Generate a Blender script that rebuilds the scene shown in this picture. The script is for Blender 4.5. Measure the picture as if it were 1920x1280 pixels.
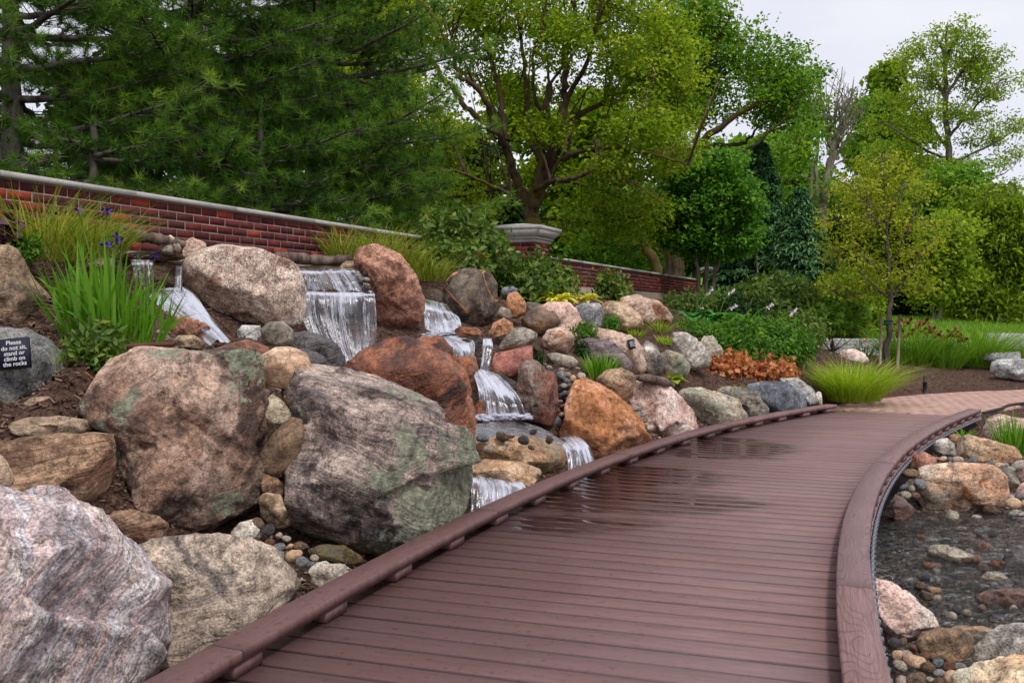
import bpy, math, random
import numpy as np
from mathutils import Vector, Matrix
from mathutils.bvhtree import BVHTree

for o in list(bpy.data.objects):
    bpy.data.objects.remove(o)
SC = bpy.context.scene
COL = SC.collection
R = math.radians

# ------------------------------------------------------------------ camera
CAMH, FPX, PITCH = 1.18, 1866.67, R(1.596)
cd = bpy.data.cameras.new('camera')
cd.lens, cd.sensor_width, cd.clip_end, cd.clip_start = 35.0, 36.0, 3000, 0.05
cam = bpy.data.objects.new('camera', cd)
COL.objects.link(cam)
cam.location = (0, 0, CAMH)
cam.rotation_euler = (math.pi/2 - PITCH, 0, 0)
SC.camera = cam

# ------------------------------------------------------------------ sky, sun, exposure
SUN_EL, SUN_AZ = R(58), R(150)      # azimuth measured clockwise from +Y
w = bpy.data.worlds.new('World')
SC.world = w
w.use_nodes = True
nt = w.node_tree
nt.nodes.clear()
wo = nt.nodes.new('ShaderNodeOutputWorld')
bg = nt.nodes.new('ShaderNodeBackground')
bg.inputs['Strength'].default_value = 0.1
sky = nt.nodes.new('ShaderNodeTexSky')
sky.sky_type = 'NISHITA'
sky.sun_disc = False
sky.sun_elevation = SUN_EL
sky.sun_rotation = SUN_AZ
sky.dust_density = 3.0
tc = nt.nodes.new('ShaderNodeTexCoord')
mp = nt.nodes.new('ShaderNodeMapping')
mp.inputs['Scale'].default_value = (1.0, 1.0, 2.6)
nz = nt.nodes.new('ShaderNodeTexNoise')
nz.inputs['Scale'].default_value = 3.2
nz.inputs['Detail'].default_value = 5.0
nz.inputs['Roughness'].default_value = 0.5
cr = nt.nodes.new('ShaderNodeValToRGB')
cr.color_ramp.elements[0].position = 0.36
cr.color_ramp.elements[0].color = (0.83, 0.84, 0.92, 1)
cr.color_ramp.elements[1].position = 0.64
cr.color_ramp.elements[1].color = (1.0, 1.0, 1.0, 1)
ml = nt.nodes.new('ShaderNodeVectorMath')
ml.operation = 'MULTIPLY'
ml.inputs[1].default_value = (8.1, 8.1, 8.5)
mx = nt.nodes.new('ShaderNodeMix')
mx.data_type = 'RGBA'
mx.inputs[0].default_value = 0.9
nt.links.new(tc.outputs['Generated'], mp.inputs[0])
nt.links.new(mp.outputs[0], nz.inputs['Vector'])
nt.links.new(nz.outputs['Fac'], cr.inputs[0])
nt.links.new(cr.outputs[0], ml.inputs[0])
nt.links.new(sky.outputs[0], mx.inputs[6])
nt.links.new(ml.outputs[0], mx.inputs[7])
nt.links.new(mx.outputs[2], bg.inputs['Color'])
nt.links.new(bg.outputs[0], wo.inputs['Surface'])

sl = bpy.data.lights.new('sun', 'SUN')
sl.energy = 1.5
sl.angle = R(10)
sl.color = (1.0, 0.96, 0.9)
sun = bpy.data.objects.new('sun', sl)
COL.objects.link(sun)
sd = Vector((math.sin(SUN_AZ)*math.cos(SUN_EL), math.cos(SUN_AZ)*math.cos(SUN_EL), math.sin(SUN_EL)))
sun.rotation_euler = (-sd).to_track_quat('-Z', 'Y').to_euler()

SC.view_settings.view_transform = 'Standard'
SC.view_settings.look = 'None'
SC.view_settings.exposure = 0.3
SC.view_settings.gamma = 1.0
SC.view_settings.use_curve_mapping = False
try:
    SC.cycles.max_bounces = 8
    SC.cycles.transparent_max_bounces = 24
    SC.cycles.caustics_reflective = False
    SC.cycles.caustics_refractive = False
    SC.cycles.use_denoising = True
except Exception:
    pass

# ------------------------------------------------------------------ pixel <-> place
CF = np.array([0, math.cos(PITCH), -math.sin(PITCH)])
CU = np.array([0, math.sin(PITCH), math.cos(PITCH)])
CR_ = np.array([1.0, 0, 0])
C0 = np.array([0, 0, CAMH])
def ray(px, py):
    return CF + CR_*((px-960)/FPX) + CU*((640-py)/FPX)
def P(px, py, d):
    r = ray(px, py)
    return C0 + r*(d/r[1])
def G(px, py, z=0.0):
    r = ray(px, py)
    return C0 + r*((z-CAMH)/r[2])
def proj(p):
    v = np.asarray(p, float)-C0
    k = v@CF
    return 960+FPX*(v@CR_)/k, 640-FPX*(v@CU)/k

# ------------------------------------------------------------------ numpy noise
_rs = np.random.RandomState(11)
_perm = np.concatenate([_rs.permutation(256)]*3)
_gr = _rs.normal(size=(256, 3))
_gr /= np.linalg.norm(_gr, axis=1)[:, None]
def perlin(p):
    p = np.asarray(p, float)
    i = np.floor(p).astype(int)
    f = p-i
    u = f*f*f*(f*(f*6-15)+10)
    i &= 255
    out = 0
    for dx in (0, 1):
        for dy in (0, 1):
            for dz in (0, 1):
                h = _perm[_perm[_perm[(i[:, 0]+dx) & 255]+((i[:, 1]+dy) & 255)]+((i[:, 2]+dz) & 255)]
                g = _gr[h]
                d = g[:, 0]*(f[:, 0]-dx)+g[:, 1]*(f[:, 1]-dy)+g[:, 2]*(f[:, 2]-dz)
                wgt = (u[:, 0] if dx else 1-u[:, 0])*(u[:, 1] if dy else 1-u[:, 1])*(u[:, 2] if dz else 1-u[:, 2])
                out = out+wgt*d
    return out
def fbm(p, octv=4, gain=0.5):
    p = np.asarray(p, float)
    a, s, t = 1.0, 0, 0
    for k in range(octv):
        s = s+a*perlin(p*(2.03**k)+17.3*k)
        a *= gain
    return s

# ------------------------------------------------------------------ object helpers
def link(o, parent=None):
    COL.objects.link(o)
    if parent is not None:
        o.parent = parent
    return o
def tag(o, label=None, cat=None, group=None, kind=None):
    if label: o['label'] = label
    if cat: o['category'] = cat
    if group: o['group'] = group
    if kind: o['kind'] = kind
    return o
def empty(name, loc, label=None, cat=None, group=None, rz=0.0):
    o = bpy.data.objects.new(name, None)
    o.empty_display_size = 0.1
    o.location = tuple(loc)
    o.rotation_euler = (0, 0, rz)
    link(o)
    return tag(o, label, cat, group)
def mesh_of(name, verts, faces, mat=None, smooth=True, tint=None, uv=None):
    """faces: array (n,k) or list of arrays with different k."""
    me = bpy.data.meshes.new(name)
    verts = np.asarray(verts, np.float32)
    if not isinstance(faces, (list, tuple)):
        faces = [faces]
    faces = [np.asarray(f, np.int32) for f in faces if len(f)]
    me.vertices.add(len(verts))
    me.vertices.foreach_set('co', verts.ravel())
    nl = sum(f.size for f in faces)
    npoly = sum(len(f) for f in faces)
    me.loops.add(nl)
    me.loops.foreach_set('vertex_index', np.concatenate([f.ravel() for f in faces]))
    me.polygons.add(npoly)
    tot = np.concatenate([np.full(len(f), f.shape[1], np.int32) for f in faces])
    st = np.concatenate([[0], np.cumsum(tot)[:-1]]).astype(np.int32)
    me.polygons.foreach_set('loop_start', st)
    me.polygons.foreach_set('loop_total', tot)
    if smooth:
        me.polygons.foreach_set('use_smooth', np.ones(npoly, bool))
    if tint is not None:
        at = me.attributes.new('tint', 'FLOAT', 'POINT')
        at.data.foreach_set('value', np.asarray(tint, np.float32))
    if uv is not None:
        at = me.attributes.new('flow', 'FLOAT_VECTOR', 'POINT')
        at.data.foreach_set('vector', np.asarray(uv, np.float32).ravel())
    me.update(calc_edges=True)
    me.validate()
    if mat is not None:
        me.materials.append(mat)
    return me
def obj(name, me, parent=None, loc=None, label=None, cat=None, group=None, kind=None):
    o = bpy.data.objects.new(name, me)
    if loc is not None:
        o.location = tuple(loc)
    link(o, parent)
    return tag(o, label, cat, group, kind)
BOXF = np.array([[0, 3, 2, 1], [4, 5, 6, 7], [0, 1, 5, 4], [1, 2, 6, 5], [2, 3, 7, 6], [3, 0, 4, 7]])
def hexa(b, t):
    return np.array(list(b)+list(t), float), BOXF.copy()
def boxv(x0, x1, y0, y1, z0, z1):
    return hexa([(x0, y0, z0), (x1, y0, z0), (x1, y1, z0), (x0, y1, z0)], [(x0, y0, z1), (x1, y0, z1), (x1, y1, z1), (x0, y1, z1)])
def join(parts):
    vs, fs, n = [], [], 0
    for v, f in parts:
        v = np.asarray(v, float)
        if not isinstance(f, (list, tuple)):
            f = [f]
        vs.append(v)
        for q in f:
            fs.append(np.asarray(q)+n)
        n += len(v)
    by = {}
    for q in fs:
        if len(q):
            by.setdefault(q.shape[1], []).append(q)
    return np.concatenate(vs), [np.concatenate(x) for x in by.values()]
def tube(pts, radii, sides=6, cap=True):
    pts = np.asarray(pts, float)
    n = len(pts)
    radii = np.broadcast_to(np.asarray(radii, float), (n,))
    t = np.gradient(pts, axis=0)
    t /= np.linalg.norm(t, axis=1)[:, None]+1e-9
    ref = np.array([1.0, 0, 0]) if abs(t[:, 0]).mean() < 0.75 else np.array([0, 0, 1.0])
    a = np.cross(t, ref)
    a /= np.linalg.norm(a, axis=1)[:, None]+1e-9
    b = np.cross(t, a)
    ang = np.arange(sides)*2*math.pi/sides
    v = pts[:, None]+radii[:, None, None]*(np.cos(ang)[None, :, None]*a[:, None]+np.sin(ang)[None, :, None]*b[:, None])
    v = v.reshape(-1, 3)
    i = np.arange(n-1)[:, None]*sides
    j = np.arange(sides)[None]
    k = (j+1) % sides
    f = np.stack([i+j, i+k, i+sides+k, i+sides+j], -1).reshape(-1, 4)
    fs = [f]
    if cap:
        fs.append(np.arange(sides)[::-1][None]+(n-1)*sides)
        fs.append(np.arange(sides)[None])
    return v, fs
def smooth_path(pts, n):
    pts = np.asarray(pts, float)
    if len(pts) < 3:
        s = np.linspace(0, 1, n)[:, None]
        return pts[0]*(1-s)+pts[-1]*s
    e = np.concatenate([[2*pts[0]-pts[1]], pts, [2*pts[-1]-pts[-2]]])
    u = np.linspace(0, len(pts)-1-1e-6, n)
    i = u.astype(int)
    f = (u-i)[:, None]
    p0, p1, p2, p3 = e[i], e[i+1], e[i+2], e[i+3]
    return 0.5*((2*p1)+(-p0+p2)*f+(2*p0-5*p1+4*p2-p3)*f*f+(-p0+3*p1-3*p2+p3)*f**3)

# ------------------------------------------------------------------ material helpers
def lin(r, g, b):
    def c(x):
        x /= 255.0
        return x/12.92 if x <= 0.04045 else ((x+0.055)/1.055)**2.4
    return (c(r), c(g), c(b), 1)
class NT:
    def __init__(self, name):
        self.m = bpy.data.materials.new(name)
        self.m.use_nodes = True
        self.t = self.m.node_tree
        self.t.nodes.clear()
        self.out = self.t.nodes.new('ShaderNodeOutputMaterial')
    def n(self, typ, **kw):
        nd = self.t.nodes.new(typ)
        for k, v in kw.items():
            setattr(nd, k, v)
        return nd
    def l(self, a, b):
        self.t.links.new(a, b)
    def setin(self, sock, v):
        if hasattr(v, 'is_output'):
            self.l(v, sock)
        else:
            sock.default_value = v
    def mapping(self, vec, scale=(1, 1, 1), rot=(0, 0, 0), loc=(0, 0, 0)):
        m = self.n('ShaderNodeMapping')
        self.l(vec, m.inputs[0])
        m.inputs['Scale'].default_value = scale
        m.inputs['Rotation'].default_value = rot
        m.inputs['Location'].default_value = loc
        return m.outputs[0]
    def noise(self, vec, scale, detail=4, rough=0.55, dist=0.0):
        n = self.n('ShaderNodeTexNoise')
        if vec is not None: self.l(vec, n.inputs['Vector'])
        n.inputs['Scale'].default_value = scale
        n.inputs['Detail'].default_value = detail
        n.inputs['Roughness'].default_value = rough
        n.inputs['Distortion'].default_value = dist
        return n.outputs['Fac']
    def voro(self, vec, scale, feature='F1'):
        n = self.n('ShaderNodeTexVoronoi', feature=feature)
        self.l(vec, n.inputs['Vector'])
        n.inputs['Scale'].default_value = scale
        return n
    def ramp(self, fac, stops, interp='LINEAR'):
        r = self.n('ShaderNodeValToRGB')
        cr = r.color_ramp
        cr.interpolation = interp
        while len(cr.elements) < len(stops):
            cr.elements.new(0.5)
        for e, (p, c) in zip(cr.elements, stops):
            e.position = p
            e.color = c if not isinstance(c, (int, float)) else (c, c, c, 1)
        self.l(fac, r.inputs[0])
        return r.outputs[0]
    def mix(self, fac, a, b, mode='MIX'):
        m = self.n('ShaderNodeMix', data_type='RGBA', blend_type=mode)
        self.setin(m.inputs[0], fac)
        self.setin(m.inputs[6], a)
        self.setin(m.inputs[7], b)
        return m.outputs[2]
    def math(self, op, a, b=None, c=None, clamp=False):
        m = self.n('ShaderNodeMath', operation=op)
        m.use_clamp = clamp
        self.setin(m.inputs[0], a)
        if b is not None: self.setin(m.inputs[1], b)
        if c is not None: self.setin(m.inputs[2], c)
        return m.outputs[0]
    def bump(self, h, strength=0.4, dist=0.02, normal=None):
        b = self.n('ShaderNodeBump')
        b.inputs['Strength'].default_value = strength
        b.inputs['Distance'].default_value = dist
        self.l(h, b.inputs['Height'])
        if normal is not None: self.l(normal, b.inputs['Normal'])
        return b.outputs[0]
    def principled(self, color, rough=0.8, normal=None, spec=0.3):
        p = self.n('ShaderNodeBsdfPrincipled')
        self.setin(p.inputs['Base Color'], color)
        self.setin(p.inputs['Roughness'], rough)
        self.setin(p.inputs['Specular IOR Level'], spec)
        if normal is not None: self.l(normal, p.inputs['Normal'])
        self.l(p.outputs[0], self.out.inputs['Surface'])
        return p
    def coord(self, which='Object'):
        return self.n('ShaderNodeTexCoord').outputs[which]
    def pos(self):
        return self.n('ShaderNodeNewGeometry').outputs['Position']
    def rnd(self):
        return self.n('ShaderNodeObjectInfo').outputs['Random']
    def island(self):
        return self.n('ShaderNodeNewGeometry').outputs['Random Per Island']
    def attr(self, name, out='Fac'):
        a = self.n('ShaderNodeAttribute')
        a.attribute_name = name
        return a.outputs[out]

def rock_mat(name, cols, band=None, speck=0.35, stain=None, lichen=0.0, vein=None, wet=0.0, bump=0.5, big=3.0, stain_th=0.55, ldir=None):
    """cols: three base colours, dark to light. band=(tilt degrees, frequency, amount, colour)"""
    t = NT(name)
    cols = [tuple(min(.86, x*1.28) for x in c[:3])+(1,) for c in cols]
    co = t.coord('Object')
    add = t.n('ShaderNodeVectorMath', operation='ADD')
    sc = t.math('MULTIPLY', t.rnd(), 37.0)
    t.l(co, add.inputs[0])
    t.l(sc, add.inputs[1])
    v = add.outputs[0]
    wn = t.n('ShaderNodeTexNoise')
    t.l(v, wn.inputs['Vector'])
    wn.inputs['Scale'].default_value = 2.2
    wn.inputs['Detail'].default_value = 3
    wv = t.n('ShaderNodeVectorMath', operation='MULTIPLY_ADD')
    t.l(wn.outputs['Color'], wv.inputs[0])
    wv.inputs[1].default_value = (0.2, 0.2, 0.2)
    t.l(v, wv.inputs[2])
    v2 = wv.outputs[0]
    n1 = t.noise(v2, big, 7, 0.62)
    col = t.ramp(n1, [(0.36, cols[0]), (0.50, cols[1]), (0.64, cols[2])])
    h = t.noise(v2, 7, 8, 0.65)
    hb = None
    if band:
        mv = t.mapping(v2, (0.9, 0.9, 1.0), (0, R(band[0]), 0))
        mv = t.mapping(mv, (1.0, 1.0, band[1]))
        bn = t.noise(mv, 2.0, 6, 0.6)
        bf = t.ramp(bn, [(0.44, 0.0), (0.56, 1.0)])
        bf2 = t.math('MULTIPLY', bf, band[2])
        col = t.mix(bf2, col, band[3])
        bn2 = t.noise(t.mapping(mv, (1, 1, 2.2), loc=(3, 1, 5)), 2.6, 5, 0.6)
        bk = t.ramp(bn2, [(0.40, 1.0), (0.5, 0.0)])
        col = t.mix(t.math('MULTIPLY', bk, band[2]*0.75), col, tuple(c*0.42 for c in cols[0][:3])+(1,))
        hb = bn2
    if stain:
        sn = t.noise(v, 2.6, 9, 0.68, 0.4)
        sf = t.ramp(sn, [(stain_th-0.03, 0.0), (stain_th+0.05, 1.0)])
        col = t.mix(t.math('MULTIPLY', sf, 0.85), col, stain)
    if vein:
        vn = t.noise(t.mapping(v, (1, 1, 1), (0.4, 0.9, 0.2)), 1.3, 2, 0.5, 1.2)
        va = t.math('ABSOLUTE', t.math('SUBTRACT', vn, 0.5))
        vf = t.ramp(va, [(0.006, 1.0), (0.022, 0.0)])
        col = t.mix(vf, col, vein)
    # crystal specks
    s1 = t.noise(v, 95, 3, 0.7)
    sd_ = t.ramp(s1, [(0.38, 0.25), (0.48, 1.0), (0.64, 1.7)])
    m = t.mix(speck, (1, 1, 1, 1), sd_)
    col = t.mix(1.0, col, m, 'MULTIPLY')
    s3 = t.noise(v, 26, 6, 0.7)
    col = t.mix(0.7, col, t.mix(1.0, col, t.ramp(s3, [(0.35, 0.38), (0.48, 1.0), (0.66, 1.6)]), 'MULTIPLY'))
    s4 = t.noise(v2, 9, 9, 0.72)
    col = t.mix(0.75, col, t.mix(1.0, col, t.ramp(s4, [(0.36, 0.34), (0.45, 0.95), (0.58, 1.15), (0.66, 1.6)]), 'MULTIPLY'))
    fl_ = t.math('ABSOLUTE', t.math('SUBTRACT', t.noise(v2, 3.6, 7, 0.6), 0.5))
    col = t.mix(t.ramp(fl_, [(0.0, 0.75), (0.012, 0.0)]), col, t.mix(1.0, col, (0.25, 0.22, 0.2, 1), 'MULTIPLY'))
    if lichen > 0:
        ln = t.noise(v, 3.1, 6, 0.6)
        lv = t.noise(v, 22, 5, 0.75)
        lm = t.math('ADD', t.math('MULTIPLY', ln, 0.8), t.math('MULTIPLY', lv, 0.25))
        if ldir is not None:
            dt = t.n('ShaderNodeVectorMath', operation='DOT_PRODUCT')
            t.l(co, dt.inputs[0])
            dt.inputs[1].default_value = ldir
            lm = t.math('ADD', lm, dt.outputs['Value'])
        lf = t.ramp(lm, [(0.60-lichen*0.16, 0.0), (0.63-lichen*0.16, 1.0)])
        lc = t.ramp(lv, [(0.35, lin(84, 86, 72)), (0.50, lin(128, 132, 112)), (0.64, lin(172, 176, 152))])
        col = t.mix(t.math('MULTIPLY', lf, 0.9), col, lc)
    ck = t.voro(v2, 3.5, 'DISTANCE_TO_EDGE').outputs['Distance']
    cf = t.ramp(ck, [(0.0, 0.0), (0.03, 1.0)])
    hh = t.math('ADD', t.math('MULTIPLY', h, 1.0), t.math('MULTIPLY', s3, 0.35))
    hh = t.math('ADD', hh, t.math('MULTIPLY', cf, 0.05))
    if hb is not None:
        hh = t.math('ADD', hh, t.math('MULTIPLY', hb, 0.45))
    nb = t.bump(hh, min(1.0, bump*1.3), 0.05)
    nb = t.bump(s1, 0.25, 0.004, nb)
    rough = 0.9
    spec = 0.25
    if wet > 0:
        wm = t.noise(v, 1.7, 3, 0.5)
        rough = t.ramp(wm, [(0.3, 0.18), (0.75, 0.18+0.5*(1-wet))])
        spec = 0.6
        col = t.mix(0.45*wet, col, t.mix(1.0, col, (0.25, 0.22, 0.2, 1), 'MULTIPLY'))
    t.principled(col, rough, nb, spec)
    return t.m

def leaf_mat(name, stops, trans=0.3, rough=0.5, spec=0.25):
    t = NT(name)
    a = t.attr('tint')
    v = t.math('ADD', a, t.math('MULTIPLY', t.math('SUBTRACT', t.rnd(), 0.5), 0.12))
    col = t.ramp(v, stops)
    p = t.n('ShaderNodeBsdfPrincipled')
    t.l(col, p.inputs['Base Color'])
    p.inputs['Roughness'].default_value = rough
    p.inputs['Specular IOR Level'].default_value = spec
    tr = t.n('ShaderNodeBsdfTranslucent')
    t.l(t.mix(1.0, col, (1.25, 1.35, 0.6, 1), 'MULTIPLY'), tr.inputs['Color'])
    mx = t.n('ShaderNodeMixShader')
    mx.inputs[0].default_value = trans
    t.l(p.outputs[0], mx.inputs[1])
    t.l(tr.outputs[0], mx.inputs[2])
    t.l(mx.outputs[0], t.out.inputs['Surface'])
    return t.m
def bark_mat(name, c1, c2, moss=None, scale=10):
    t = NT(name)
    co = t.coord('Object')
    v = t.mapping(co, (1, 1, 0.22))
    n = t.noise(v, scale, 6, 0.7, 0.3)
    col = t.ramp(n, [(0.35, c1), (0.62, c2)])
    if moss:
        mn = t.noise(co, 1.6, 5, 0.6)
        col = t.mix(t.ramp(mn, [(0.47, 0.0), (0.6, 0.85)]), col, moss)
    t.principled(col, 0.92, t.bump(n, 0.8, 0.03), 0.15)
    return t.m
def plain_mat(name, c, rough=0.7, spec=0.3, var=0.25, scale=12, bump=0.15, metallic=0.0):
    t = NT(name)
    co = t.coord('Object')
    n = t.noise(co, scale, 6, 0.65)
    col = t.mix(1.0, c, t.ramp(n, [(0.3, 1-var), (0.7, 1+var)]), 'MULTIPLY')
    p = t.principled(col, rough, t.bump(n, bump, 0.01), spec)
    p.inputs['Metallic'].default_value = metallic
    return t.m

# ================================================================== rock table (outlines as seen, distance, stone kind)
def s_(c):
    return [tuple(float(k) for k in q.split(',')) for q in c.split()]
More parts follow.
